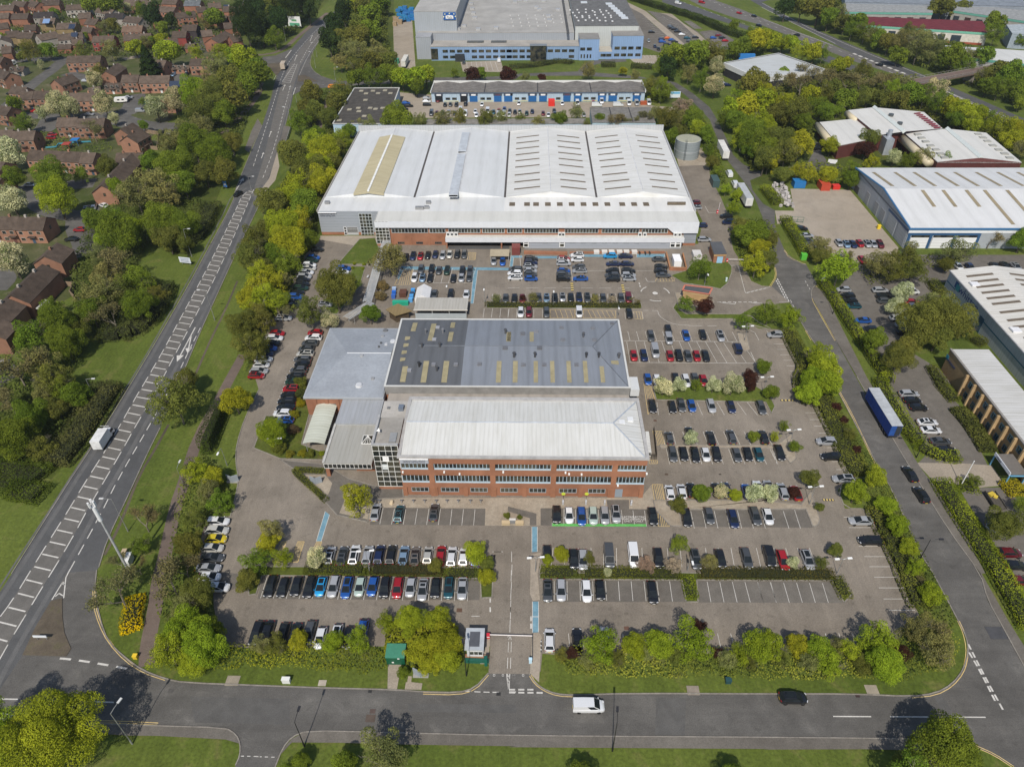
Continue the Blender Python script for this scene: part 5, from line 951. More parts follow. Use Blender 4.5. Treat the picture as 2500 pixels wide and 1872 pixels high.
def win(T,x0,x1,z0,z1,y,n=4,fc=(.32,.38,.42),rows=1,bar=.07,name='window',glass='glass',gcol=(1,1,1),out=.03):
 """window in a wall that faces the camera (plane y): glass with a frame of mullions as its sub-part"""
 b=MB();b.box(x0,x1,y-out,y+.02,z0,z1);o=b.build(name,M[glass],T,gcol)
 f=MB();yy0,yy1=y-out-.06,y-out-.003
 for i in range(n+1):xx=x0+(x1-x0)*i/n;f.box(xx-bar/2,xx+bar/2,yy0,yy1,z0,z1,bottom=True)
 for j in range(rows+1):zz=z0+(z1-z0)*j/rows;f.box(x0-bar/2,x1+bar/2,yy0-.004,yy1-.002,zz-bar/2,zz+bar/2,bottom=True)
 f.build('window_frame',M['clean'],o,fc);return o
def winx(T,y0,y1,z0,z1,x,side=-1,n=2,fc=(.32,.38,.42),bar=.09,name='window'):
 b=MB();s=side;b.box(min(x,x+s*.03),max(x,x+s*.03),y0,y1,z0,z1);o=b.build(name,M['glass'],T,(1,1,1));f=MB()
 xa,xb=sorted((x+s*.034,x+s*.09))
 for i in range(n+1):yy=y0+(y1-y0)*i/n;f.box(xa,xb,yy-bar/2,yy+bar/2,z0,z1)
 for zz in(z0,z1):f.box(xa-.003,xb+.003,y0,y1,zz-bar/2,zz+bar/2)
 f.build('window_frame',M['clean'],o,fc);return o
def part(T,name,mat,col,*boxes):
 b=MB()
 for q in boxes:b.box(*q,bottom=True)
 return b.build(name,M[mat],T,col)
BRICK=(.325,.15,.088);GREYC=(.30,.325,.36);WHITE=(.74,.745,.74)
OX0,OX1,OY0,OY1,OH=-25.9,24.0,103.0,121.6,11.25
T=thing('office_building','three storey brick office with white ribbed roof and ribbon windows behind the charging bays','office',((OX0+OX1)/2,OY0,0))
zr=lambda py:PY('c1',1700,py,OY0)[1]
z={k:zr(k)for k in(735,775,790,832,885,938,972)}
part(T,'wall','brick',BRICK,(OX0,OX1,OY0+.3,OY1,0,OH))
bands=[(z[735]+.08,OH-.02),(z[832]+.08,z[775]-.22),(z[938]+.25,z[885]-.22)]
part(T,'wall_band','brick',BRICK,*[(OX0-.05,OX1+.05,OY0,OY0+.297,a,b_)for a,b_ in bands])
def fx(t,px,py=860):return PY(t,px,py,OY0)[0]
piers=[fx('c1',1500),fx('c1',2012),fx('c2',383),fx('c2',892)]
[part(T,'pier','brick',(.34,.158,.09),q_)for q_ in[(x-.55,x+.55,OY0-.06,OY0+.24,a,b_)for x in piers for a,b_ in((0,bands[2][0]-.003),(bands[2][1]+.003,bands[1][0]-.003),(bands[1][1]+.003,bands[0][0]-.003))]]
gp=[fx('c1',x,960)for x in(1275,1530,1785,2025)]+[fx('c2',x,960)for x in(140,375,612,860,1125)]
[part(T,'pier','brick',(.345,.158,.09),(x-.45,x+.45,OY0+.02,OY0+.28,0,bands[2][0]-.004))for x in gp]
FR=(.34,.42,.47)
sp2=[(fx('c1',1238,755),fx('c1',1478,755),7),(fx('c1',1517,755),fx('c1',1990,755),15),(fx('c1',2028,755),fx('c2',362,755),15),(fx('c2',405,755),fx('c2',880,755),15),(fx('c2',918,755),fx('c2',1170,755),8)]
sp1=[(fx('c1',1248),fx('c1',1488),7),(fx('c1',1527),fx('c1',1995),15),(fx('c1',2033),fx('c2',360),15),(fx('c2',402),fx('c2',872),15),(fx('c2',905),fx('c2',1155),8)]
for sp,za,zb in((sp2,z[775],z[735]),(sp1,z[885],z[832])):
 for a,b_,n in sp:
  win(T,max(a,OX0+.1),min(b_,OX1-.1),za,zb+.05,OY0+.28,n,FR,1,.13)
  part(T,'sill','clean',(.42,.50,.55),(max(a,OX0+.05),min(b_,OX1),OY0-.02,OY0+.2,za-.2,za-.09))
for t,a,b_ in(('c1',1330,1470),('c1',1577,1723),('c1',1825,1965),('c1',2077,2217),('c2',180,320),('c2',433,577),('c2',680,820)):
 win(T,fx(t,a,955),fx(t,b_,955),z[972],z[938],OY0+.29,4,(.30,.34,.36),1,.12)
a,b_=fx('c2',897,985),fx('c2',965,985);part(T,'door','clean',(.25,.29,.33),(a,b_,OY0+.2,OY0+.3,0,2.6))
part(T,'parapet','paint',(.42,.41,.40),(OX0-.35,OX1+.3,OY0-.3,OY0+.25,OH,OH+.5),(OX0-.35,OX1+.3,OY1-.9,OY1,OH,OH+.5),(OX1-.35,OX1+.3,OY0+.252,OY1-.902,OH,OH+.5),(OX0-.35,OX0+.35,OY0+.252,OY1-.902,OH,OH+.5))
yr=P('c2',400,385,12.4)[1];xr=P('c2',885,385,12.4)[0];ze=OH+.12
x0,x1,y0,y1=OX0+.36,OX1-.36,OY0+.26,OY1-.91
b=MB();b.quad((x0,y0,ze),(x1,y0,ze),(xr,yr,12.4),(x0,yr,12.4));b.quad((x1,y1,ze),(x0,y1,ze),(x0,yr,12.4),(xr,yr,12.4));rf=b.build('roof',M['ribx'],T,(.70,.70,.675))
b=MB();b.quad((x1,y0,ze),(x1,y1,ze),(xr,yr,12.4));b.build('roof_hip',M['riby'],T,(.68,.685,.67))
b=MB()
for p_,q_ in(((xr,yr,12.42),(x1,y0,ze+.02)),((xr,yr,12.42),(x1,y1,ze+.02)),((x0,yr,12.42),(xr,yr,12.42))):b.tube([p_,q_],.16,n=5)
b.build('ridge_cap',M['paint'],T,(.40,.44,.50))
for px,py in((960,380),(1030,355)):
 q=P('c2',px,py,12.0);part(T,'roof_hatch','clean',(.66,.67,.68),(q[0]-.6,q[0]+.6,q[1]-.6,q[1]+.6,11.6,12.15))
s0,s1=fx('c1',1228,705),fx('c1',1470,705)
part(T,'sign_board','clean',(.36,.38,.42),(s0,s1,OY0-.16,OY0-.04,z[735]+.25,OH-.06));part(T,'sign_light','clean',(.8,.8,.8),(s0,s1,OY0-.5,OY0-.165,OH-.2,OH-.1))
zc=(z[735]+.25+OH-.2)/2
text('VOLKSWAGEN GROUP','sign_lettering',((s0+s1)/2,OY0-.175,zc+.22),.62,(math.pi/2,0,0),(.02,.022,.04),T,fit=(s1-s0)*.80);text('National Learning Centre','sign_lettering',((s0+s1)/2,OY0-.175,zc-.24),.52,(math.pi/2,0,0),(.02,.022,.04),T,fit=(s1-s0)*.76)
for t,px,py in(('c1',1255,795),('c1',1603,795),('c1',1733,812),('c1',2100,795),('c2',485,800),('c2',515,812),('c2',620,815),('c2',925,908),('c2',1168,808)):
 q=PY(t,px,py,OY0);part(T,'camera_fitting','clean',(.8,.8,.78),(q[0]-.16,q[0]+.16,OY0-.42,OY0-.003,q[1]-.13,q[1]+.16))
T=thing('link_building','grey flat roofed link between the brick office and the blue grey hall','building',(0,125,0))
b=MB();b.box(-32,23.5,OY1+.01,130.9,0,4.6);b.build('wall',M['brick'],T,BRICK)
b=MB();b.box(-33,23.8,OY1+.012,130.98,4.605,4.8);b.build('roof',M['pan'],T,(.33,.30,.27))
def roofblock(name,lab,px,zt,wm,wc,rm,rc,base=0,lip=.25,cat='building'):
 p=[P(*q,zt)for q in px];x0,x1=(p[0][0]+p[3][0])/2,(p[1][0]+p[2][0])/2;y1,y0=(p[0][1]+p[1][1])/2,(p[2][1]+p[3][1])/2
 T=thing(name,lab,cat,((x0+x1)/2,y0,0));part(T,'wall',wm,wc,(x0,x1,y0,y1,base,zt-lip));b=MB();b.box(x0-.12,x1+.12,y0-.12,y1+.1,zt-lip+.003,zt,bottom=True);b.build('roof',M[rm],T,rc);return T,x0,x1,y0,y1
T1,ax0,ax1,ay0,ay1=roofblock('link_block','single storey block with pale blue grey sheet roof beside the white shelter',[('c1',765,150),('c1',1100,150),('c1',1045,388),('c1',690,388)],5.0,'paint',(.40,.41,.42),'ribx',(.33,.345,.37))
T2,bx0,bx1,by0,by1=roofblock('entrance_block','glazed entrance block under a stained ribbed grey roof',[('c1',700,398),('c1',1040,398),('c1',1020,722),('c1',590,725)],4.35,'brick',BRICK,'ribx',(.35,.345,.32),base=3.0)
Z2=4.35
bx0=P('c1',585,722,Z2)[0]
part(T2,'wall','brick',BRICK,(bx0+6.2,bx1,by0+1.9,by1-.1,0,2.99));part(T2,'corner_pier','brick',BRICK,(bx0+.1,bx0+.9,by0+.1,by0+.9,0,2.6))
win(T2,bx0,bx1-.1,2.75,4.05,by0-.02,11,(.74,.73,.70),1,.09,'canopy_glazing');win(T2,bx0+6.4,bx1-.1,.95,2.7,by0+1.88,7,(.74,.73,.70),1,.09)
part(T2,'eaves_trim','paint',(.5,.49,.46),(bx0-.25,bx0+.25,by0-.1,by1,Z2+.003,Z2+.25))
q=P('c1',962,505,5.2);b=MB();h_=1.35
b.add([(q[0]-h_,q[1]-h_,Z2+.05),(q[0]+h_,q[1]-h_,Z2+.05),(q[0]+h_,q[1]+h_,Z2+.05),(q[0]-h_,q[1]+h_,Z2+.05),(q[0],q[1],Z2+1.2)],[(0,1,4),(1,2,4),(2,3,4),(3,0,4)]);o=b.build('rooflight',M['glass'],T2,(1,1,1))
b=MB()
for i,j in((-1,-1),(1,-1),(1,1),(-1,1)):b.tube([(q[0]+i*h_,q[1]+j*h_,Z2+.07),(q[0],q[1],Z2+1.24)],.07,n=4)
for i in(-.5,0,.5):b.tube([(q[0]+i*h_*1.0,q[1]-h_,Z2+.07),(q[0],q[1],Z2+1.24)],.04,n=4)
for(a1,c1_),(a2,c2_)in(((-1,-1),(1,-1)),((1,-1),(1,1)),((1,1),(-1,1)),((-1,1),(-1,-1))):b.tube([(q[0]+a1*h_,q[1]+c1_*h_,Z2+.08),(q[0]+a2*h_,q[1]+c2_*h_,Z2+.08)],.08,n=4)
b.build('rooflight_frame',M['clean'],o,(.7,.7,.68))
T3,cx0,cx1,cy0,cy1=roofblock('plant_block','taller flat roofed grey block between the hall and the glass stair',[('c1',1095,205),('c1',1312,205),('c1',1255,412),('c1',1060,412)],9.8,'brick',BRICK,'roofing',(.42,.40,.37))
qx,qy=P('c1',1240,255,10.4);part(T3,'extract_unit','metal',(.22,.26,.32),(qx-.55,qx+.55,qy-.7,qy+.7,9.803,10.7));qx,qy=P('c1',1135,262,9.9);part(T3,'vent','metal',(.25,.25,.25),(qx-.3,qx+.3,qy-.3,qy+.3,9.803,10.1))
GY=P('c1',1060,945,0)[1];gx0=PY('c1',1050,900,GY)[0];gx1=OX0-.36;gz0=PY('c1',1100,917,GY)[1];gz1=PY('c1',1100,577,GY)[1]
T=thing('glass_stair_tower','full height glazed stair tower with white glazing grid left of the brick office','stair tower',((gx0+gx1)/2,GY,0))
part(T,'wall','brick',BRICK,(gx0,gx1,GY+.02,cy0-.15,0,gz1-.6),(gx0,gx1,GY,GY+.017,0,gz0-.1))
part(T,'parapet','paint',(.40,.40,.40),(gx0-.15,gx1,GY-.1,GY+.4,gz1,gz1+.28),(gx0-.15,gx0+.3,GY+.403,cy0-.16,gz1-.5,gz1+.28))
part(T,'roof','roofing',(.33,.31,.28),(gx0+.31,gx1-.02,GY+.42,cy0-.17,gz1-.597,gz1-.5))
win(T,gx0,gx1-.02,gz0,gz1,GY-.02,4,(.76,.76,.72),8,.085,'curtain_wall')
for px,py,c in((1110,688,(.8,.8,.8)),(1107,755,(.55,.58,.58))):
 a=PY('c1',px,py,GY);part(T,'blind','clean',c,(a[0]-.62,a[0]+.62,GY-.055,GY-.052,a[1]-.8,a[1]+.75))
q=P('c1',1062,518,10.9);b=MB();b.cyl(q[0],q[1],gz1-.5,gz1+.9,.08);b.add([(q[0]-.5,q[1]-.3,gz1+.4),(q[0]+.4,q[1]-.5,gz1+.4),(q[0]+.2,q[1]-.2,gz1+1.2)],[(0,1,2)]);b.build('satellite_dish',M['clean'],T,(.75,.75,.74))
part(T,'duct','metal',(.4,.4,.39),(gx0+3.2,gx0+4.6,GY+1.2,GY+4,gz1-.497,gz1-.1))
pp=[P('c1',*q,3.3)for q in((540,188),(716,180),(596,545),(404,570))]
x0,x1,y0,y1=(pp[0][0]+pp[3][0])/2,(pp[1][0]+pp[2][0])/2,(pp[2][1]+pp[3][1])/2,(pp[0][1]+pp[1][1])/2
T=thing('shelter','curved white ribbed shelter roof beside the planted bed','shelter',((x0+x1)/2,y0,0));b=MB();n=8;vs=[]
for i in range(n+1):
 s=i/n;x=x0+(x1-x0)*s;zz=2.9+.75*math.sin(math.pi*(.12+.88*s*.9));vs.append((x,zz))
for a,c in zip(vs[:-1],vs[1:]):b.quad((a[0],y0,a[1]),(c[0],y0,c[1]),(c[0],y1,c[1]),(a[0],y1,a[1]));b.quad((a[0],y1,a[1]-.1),(c[0],y1,c[1]-.1),(c[0],y0,c[1]-.1),(a[0],y0,a[1]-.1))
b.build('canopy',M['riby'],T,(.62,.64,.55),True)
for x in(x0+.5,x1-.3):
 for i in range(5):yy=y0+.6+(y1-y0-1.2)*i/4;b=MB();b.cyl(x,yy,0,3.0,.07,n=6);b.build('post',M['metal'],T,(.4,.42,.42))
HX0,HX1,HY0,HY1,HH=-33.8,23.9,131.0,159.5,7.0
T=thing('hall_building','wide hall with dark and blue grey felt roof and many beige rooflights','hall',((HX0+HX1)/2,HY0,0))
part(T,'wall','brick',BRICK,(HX0+.1,HX1-.1,HY0+.1,HY1-.1,0,4.5));part(T,'fascia','paint',(.25,.245,.235),(HX0,HX1,HY0,HY1,4.503,HH-.05))
part(T,'parapet','clean',(.56,.56,.54),(HX0-.15,HX1+.1,HY0-.15,HY0+.25,HH-.047,HH+.15),(HX0-.15,HX1+.1,HY1-.3,HY1+.1,HH-.047,HH+.15),(HX0-.15,HX0+.3,HY0+.253,HY1-.303,HH-.047,HH+.15),(HX1-.35,HX1+.1,HY0+.253,HY1-.303,HH-.047,HH+.15))
zr_=8.4;q=P('b2',712,1330,zr_);ry=q[1];rx1=q[0];rx0=P('b1',1385,1330,zr_)[0];xs=P('b1',1775,1330,8.2)[0]
x0,x1,y0,y1=HX0+.31,HX1-.36,HY0+.26,HY1-.31
DK,LT=(.105,.112,.125),(.195,.215,.25)
b=MB();b.quad((x0,y0,HH),(xs,y0,HH),(xs,ry,zr_),(rx0,ry,zr_));b.quad((xs,y1,HH),(x0,y1,HH),(rx0,ry,zr_),(xs,ry,zr_));b.quad((x0,y1,HH),(x0,y0,HH),(rx0,ry,zr_));b.build('roof',M['pan'],T,DK)
b=MB();b.quad((xs,y0,HH),(x1,y0,HH),(rx1,ry,zr_),(xs,ry,zr_));b.quad((x1,y1,HH),(xs,y1,HH),(xs,ry,zr_),(rx1,ry,zr_));b.quad((x1,y0,HH),(x1,y1,HH),(rx1,ry,zr_));b.build('roof',M['pan'],T,LT)
b=MB()
for p_,q_ in(((rx1,ry,zr_),(x1,y0,HH)),((rx1,ry,zr_),(x1,y1,HH)),((rx0,ry,zr_),(rx1,ry,zr_))):b.tube([p_,q_],.13,n=4)
b.build('ridge_cap',M['paint'],T,(.13,.145,.17))
def hz(x,y):
 s=(zr_-HH);return min(zr_,HH+s*min((y-y0)/(ry-y0),(y1-y)/(y1-ry),(x-x0)/max(.1,rx0-x0),(x1-x)/max(.1,x1-rx1)))
def skylight(T,t,cx,cy,w_,h_,zf,col=(.33,.29,.175),name='rooflight',mat='paint'):
 z0=8
 for _ in range(3):g=P(t,cx,cy,z0);z0=zf(*g)
 a,c=P(t,cx,cy-h_/2,z0),P(t,cx,cy+h_/2,z0);l=P(t,cx-w_/2,cy,z0);r=P(t,cx+w_/2,cy,z0);ww=(r[0]-l[0])/2
 ya,yc=c[1],a[1];b=MB();za,zc_=zf(g[0],ya)+.12,zf(g[0],yc)+.12
 xs_=[g[0]-ww,g[0]+ww]
 top=[(xs_[0],ya,za),(xs_[1],ya,za),(xs_[1],yc,zc_),(xs_[0],yc,zc_)];bot=[(x,y,z_-.25)for x,y,z_ in top]
 b.add(top+bot,[(0,1,2,3),(4,5,1,0),(5,6,2,1),(6,7,3,2),(7,4,0,3)]);return b.build(name,M[mat],T,col)
for t,x,y,w_,h_ in[('b1',1350,1168,40,80),('b1',1500,1212,42,165),('b1',1675,1152,36,50),('b1',1657,1250,38,90),('b1',1298,1262,50,24),('b1',1285,1320,50,24),('b1',1270,1380,50,24),('b1',1257,1440,50,24),('b1',1264,1565,46,115),('b1',1440,1545,46,158),('b1',1612,1545,46,158),('b1',2145,1250,36,90),('b1',2062,1545,40,158),('b2',62,1545,40,158),('b2',10,1250,30,90),('b2',200,1250,34,92),('b2',235,1545,36,158),('b2',375,1545,36,158),('b2',514,1545,36,158),('b2',654,1545,36,158),('b2',795,1567,36,118),('b2',892,1466,80,26)]:skylight(T,t,x,y,w_,h_,hz)
for t,x,y,r,c in[('b1',1547,1160,.5,.45),('b1',1520,1278,.5,.45),('b1',1592,1212,.3,.3),('b1',1448,1215,.25,.25),('b1',1567,1345,.35,.12),('b1',1417,1348,.3,.12),('b1',1308,1520,.5,.4),('b1',1513,1478,.5,.3),('b1',1700,1478,.5,.3),('b1',1540,1522,.35,.12),('b1',1392,1490,.35,.05),('b1',1900,1475,.5,.25),('b1',2115,1355,.6,.2),('b1',2190,1420,.35,.1),('b1',2118,1215,.35,.12),('b2',125,1222,.6,.2),('b2',238,1200,.5,.3),('b2',452,1160,.5,.25),('b2',715,1165,.5,.25),('b2',635,1250,.35,.15),('b2',462,1280,.5,.25),('b2',728,1280,.5,.25),('b2',265,1355,.6,.18),('b2',55,1420,.35,.1),('b2',228,1420,.35,.1),('b2',660,1422,.35,.08),('b2',765,1422,.35,.08),('b2',305,1480,.5,.25),('b2',578,1480,.5,.25),('b2',130,1480,.5,.25),('b2',880,1120,.45,.2),('b2',935,1405,.4,.15)]:
 g=P(t,x,y,8);zz=hz(*g);b=MB()
 if r>=.45:b.box(g[0]-r,g[0]+r,g[1]-r,g[1]+r,zz-.2,zz+.35)
 else:b.cyl(g[0],g[1],zz-.1,zz+1.1,r*.7,r*.7,8);b.cyl(g[0],g[1],zz+1.1,zz+1.4,r*1.15,r*1.1,8)
 b.build('vent',M['metal'],T,(c,c,c*1.05))
q=P('c2',1050,85,6.5);part(T,'end_canopy','clean',(.55,.56,.56),(HX1+.12,HX1+2.2,HY0-.2,HY0+4.6,4.6,6.6))
WX0,WX1,WY0,WY1,WH=-52.6,-33.82,128.4,156.9,5.7
T=thing('hall_wing','low wing with pale blue grey hipped roof left of the hall','building',((WX0+WX1)/2,WY0,0));part(T,'wall','brick',BRICK,(WX0+.2,WX1,WY0+.2,WY1-.2,0,WH-.5));part(T,'fascia','clean',(.36,.38,.40),(WX0-.1,WX1-.003,WY0-.1,WY1+.1,WH-.497,WH))
q=P('b1',785,1385,WH+1.9);b=MB();rx,ry2,rz=q[0],q[1],WH+1.9;a0,a1,c0,c1_=WX0+.15,WX1-.16,WY0+.15,WY1-.15
b.quad((a0,c0,WH+.003),(a1,c0,WH+.003),(a1,ry2,rz),(rx,ry2,rz));b.quad((a1,c1_,WH+.003),(a0,c1_,WH+.003),(rx,ry2,rz),(a1,ry2,rz));b.quad((a0,c1_,WH+.003),(a0,c0,WH+.003),(rx,ry2,rz));b.build('roof',M['roofing'],T,(.30,.325,.36))
b=MB();b.tube([(rx,ry2,rz),(a1,ry2,rz)],.12,n=4);b.build('ridge_cap',M['clean'],T,(.46,.48,.51))
wz=lambda x,y:WH+1.9*max(0,min(1,(y-c0)/(ry2-c0),(c1_-y)/(c1_-ry2),(x-a0)/(rx-a0)))
for x,y,r,c in((1105,1177,.75,.22),(1083,1237,.5,.4),(1170,1293,.8,.75),(1115,1325,.5,.7),(1072,1310,.3,.12),(912,1432,.5,.5),(1000,1597,.5,.4),(882,1645,.9,.75),(1055,1350,.3,.15)):
 g=P('b1',x,y,WH+1);zz=wz(*g);b=MB();b.cyl(g[0],g[1],zz-.1,zz+.4,r,r*.8,10);b.build('vent',M['metal'],T,(c,c,c))
win(T,PY('c1',540,175,WY0)[0],PY('c1',690,175,WY0)[0],2.6,3.5,WY0+.19,5,(.2,.2,.2))
for px in(510,610,700):x=PY('c1',px,200,WY0)[0];part(T,'pier','brick',BRICK,(x-.4,x+.4,WY0,WY0+.197,0,WH-.5))
winx(T,130.5,131.8,0,2.2,WX0+.19,-1,1,(.7,.7,.7),name='door')
GX=[-70.6,-39.4,-8.3,23.0,54.7];YF,YV,YB,ZE,RISE=221.3,231.6,296.5,9.0,1.7
T=thing('warehouse','huge white roofed warehouse with four low gables and a brick and glass front','warehouse',(-8,214,0))
part(T,'wall','ribz',GREYC,(GX[0]+.1,GX[4]-.1,YF+.02,YB,1.1,ZE-.3));part(T,'plinth','brick',BRICK,(GX[0]+.15,GX[4]-.15,YF+.06,YB-.05,0,1.097))
ridges=[(GX[i]+GX[i+1])/2 for i in range(4)];YR=YV+.8
for i in range(4):
 a,c,r=GX[i],GX[i+1],ridges[i];b=MB();g_=.35
 b.quad((a+g_,YV,ZE),(r,YR,ZE+RISE),(r,YB-.5,ZE+RISE),(a+g_,YB-.5,ZE));b.quad((r,YR,ZE+RISE),(c-g_,YV,ZE),(c-g_,YB-.5,ZE),(r,YB-.5,ZE+RISE));b.quad((a+g_,YV,ZE),(c-g_,YV,ZE),(r,YR,ZE+RISE))
 b.build('roof',M['riby']if i>1 else M['whitex'],T,(.735,.735,.72)if i>1 else(.66,.675,.685))
 b=MB();b.tube([(r,YR,ZE+RISE),(r,YB-.5,ZE+RISE)],.2,n=4);b.build('ridge_cap',M['paint'],T,(.66,.665,.67))
b=MB()
for x in GX[1:4]:b.box(x-.34,x+.34,YV,YB-.5,ZE-.5,ZE-.25)
b.build('valley_gutter',M['paint'],T,(.10,.09,.085))
b=MB();b.quad((GX[0],YF,ZE-.28),(GX[2],YF,ZE-.28),(GX[2],YV-.003,ZE-.01),(GX[0],YV-.003,ZE-.01));b.build('front_roof',M['whitex'],T,(.69,.70,.70));b=MB();b.quad((GX[2],YF,ZE-.28),(GX[4],YF,ZE-.28),(GX[4],YV-.003,ZE-.01),(GX[2],YV-.003,ZE-.01));b.build('front_roof',M['whitex'],T,(.76,.755,.735))
part(T,'parapet','ribx_fine',(.44,.45,.46),(GX[0]-.1,GX[4]+.1,YB-.45,YB+.3,ZE-1,ZE+RISE+.6));part(T,'parapet','clean',(.30,.28,.25),(GX[0]-.25,GX[0]+.25,YF,YB-.46,ZE-.6,ZE+.12));part(T,'parapet','clean',(.38,.38,.38),(GX[4]-.25,GX[4]+.3,YF,YB-.46,ZE-.6,ZE+.12))
def gz_(x,y):
 for i in range(4):
  if GX[i]<=x<=GX[i+1]:return ZE+RISE*(1-abs(x-ridges[i])/15.6)
 return ZE
SK=(.145,.115,.08)
ys=[P('a2',200,y,9.8)[1]for y in(1152,1198,1246,1296,1347,1400,1466,1524,1584,1641)]+[P('b2',200,58,9.8)[1]]
for yy in[q_ for q_ in ys if q_>YV+1.5]:
 for i in(2,3):
  for s in(-1,1):
   xa,xb=ridges[i]+s*3.6,ridges[i]+s*12.6;b=MB();za,zb=gz_(xa,yy)+.06,gz_(xb,yy)+.06;w2=.42
   if xa>xb:xa,xb,za,zb=xb,xa,zb,za
   b.add([(xa,yy-w2,za),(xb,yy-w2,zb),(xb,yy+w2,zb),(xa,yy+w2,za),(xa,yy-w2,za-.15),(xb,yy-w2,zb-.15),(xb,yy+w2,zb-.15),(xa,yy+w2,za-.15)],[(0,1,2,3),(4,5,1,0),(7,3,2,6),(5,6,2,1),(4,0,3,7)]);b.build('rooflight',M['paint'],T,SK)
fz=lambda x,y:ZE-.28+.27*(y-YF)/(YV-YF)
for t,x in[('b2',q)for q in(36,161,237,337,437,537,637,737,838,963,1063,1164)]:
 g=P(t,x,133,8.9);b=MB();zz=fz(*g);b.box(g[0]-.95,g[0]+.95,g[1]-1.3,g[1]+1.3,zz-.05,zz+.1);b.build('rooflight',M['paint'],T,SK)
q=P('b2',1420,128,9.3);part(T,'rooflight','paint',SK,(q[0]-3,q[0]+3,q[1]-.4,q[1]+.4,ZE,ZE+.75))
ya,yb=P('b1',980,40,10.6)[1],P('a1',1170,1150,10.6)[1]
for s in(-1,1):
 b=MB();x0=ridges[0];x1=x0+s*5.2;z0_,z1_=ZE+RISE+.75,gz_(x1,250)+.35
 n=58
 for i in range(n):
  u,v=ya+(yb-ya)*i/n,ya+(yb-ya)*(i+1)/n;m_=(u+v)/2
  b.quad((x0,u,z0_-.12),(x1,u,z1_-.12),(x1,m_,z1_),(x0,m_,z0_));b.quad((x0,m_,z0_),(x1,m_,z1_),(x1,v,z1_-.12),(x0,v,z0_-.12))
 b.quad((x1,ya,z1_-.12),(x1,yb,z1_-.12),(x1,yb,z1_-.7),(x1,ya,z1_-.7));b.quad((x0,ya,z0_-.12),(x1,ya,z1_-.12),(x1,ya,z1_-.8),(x0,ya,z0_-1));b.build('lantern',M['riby'],T,(.42,.375,.25))
b=MB();b.box(ridges[0]-.35,ridges[0]+.35,ya-.1,yb+.1,ZE+RISE+.5,ZE+RISE+.85);b.build('ridge_cap',M['paint'],T,(.78,.78,.75))
for u0,u1 in((P('a1',1755,1288,10.4)[1],P('a1',1780,1128,10.4)[1]),(P('b1',1680,68,10.4)[1],P('a1',1740,1310,10.4)[1])):
 b=MB();x1=ridges[1]-.3;x0=x1-3.1;n=max(6,int((u1-u0)/.8))
 for i in range(n):
  u,v=u0+(u1-u0)*i/n,u0+(u1-u0)*(i+.72)/n;b.box(x0,x1,u,v,gz_(x0,250),gz_(x0,250)+.75+.0*i)
 b.box(x0+.1,x1-.1,u0,u1,gz_(x0,250)-.3,gz_(x0,250)+.55);b.build('louvre',M['metal'],T,(.66,.69,.72))
for t,x,y in(('b1',1470,120),('b1',1380,165),('b1',1410,165),('b1',1455,160),('b1',618,122)):
 g=P(t,x,y,9.2);part(T,'roof_plant','metal',(.33,.33,.33),(g[0]-.8,g[0]+.8,g[1]-.6,g[1]+.6,fz(*g)-.1,fz(*g)+.9))
CY=213.6;cx0=P('b1',1012,272,ZE)[0];cx1=GX[4]
zf0=PY('b1',1500,330,CY)[1];zf1=PY('b1',1500,285,CY)[1]
b=MB();b.quad((cx0,CY,zf1),(cx1,CY,zf1),(cx1,YF-.003,ZE-.27),(cx0,YF-.003,ZE-.27));b.build('canopy_roof',M['whitex'],T,(.66,.655,.62))
xa=PY('b1',1120,310,CY)[0];xe=PY('b2',1345,330,CY)[0];xf=PY('b2',1395,375,CY)[0]
part(T,'canopy_fascia','clean',(.74,.76,.79),(cx0,cx1,CY-.25,CY-.003,zf0,zf1+.12))
b=MB();zq=PY('b2',1500,376,CY)[1];b.add([(xe,CY-.24,zf0-.003),(xf,CY-.24,zq),(cx1,CY-.24,zq),(cx1,CY-.24,zf0-.003)],[(0,1,2,3)]);b.add([(cx1,CY-.24,zq),(cx1,YF,zq),(cx1,YF,zf0+.1),(cx1,CY-.24,zf0+.1)],[(0,1,2,3)]);b.build('canopy_fascia',M['clean'],T,(.74,.76,.79))
WYF=CY+.6
part(T,'front_wall','brick',BRICK,(xa+.3,PY('b2',1470,450,WYF)[0],WYF,YF+.01,0,zf0+.3))
part(T,'front_wall','ribz',(.27,.29,.32),(PY('b2',1470,450,WYF)[0]+.003,cx1-.1,WYF-.02,YF+.01,.9,zf0+.3));part(T,'plinth','brick',BRICK,(PY('b2',1470,450,WYF)[0]+.003,cx1-.1,WYF-.04,WYF+.3,0,.897))
w0,w1=PY('b1',1300,373,WYF)[1],PY('b1',1300,338,WYF)[1]
for t0,a,t1,c,n in(('b1',1160,'b1',1465,11),('b1',1480,'b1',1610,5),('b1',1640,'b1',1905,10),('b1',1925,'b2',-30,8),('b2',-5,'b2',118,5),('b2',140,'b2',425,11),('b2',480,'b2',760,11),('b2',792,'b2',1105,12),('b2',1130,'b2',1345,8)):
 win(T,PY(t0,a,355,WYF)[0],PY(t1,c,355,WYF)[0],w0,w1,WYF-.01,n,(.46,.50,.50)if n<9 else(.40,.43,.43),1,.14)
for a in(1240,1395,1553):
 x=PY('b1',a,458,WYF)[0];win(T,x-1.1,x+1.1,PY('b1',a,467,WYF)[1],PY('b1',a,450,WYF)[1],WYF-.01,4,(.15,.13,.12))
for a in(1170,1325,1480,1605):x=PY('b1',a,455,WYF)[0];part(T,'pier','brick',(.345,.158,.09),(x-.25,x+.25,WYF-.15,WYF-.003,0,PY('b1',a,415,WYF)[1]))
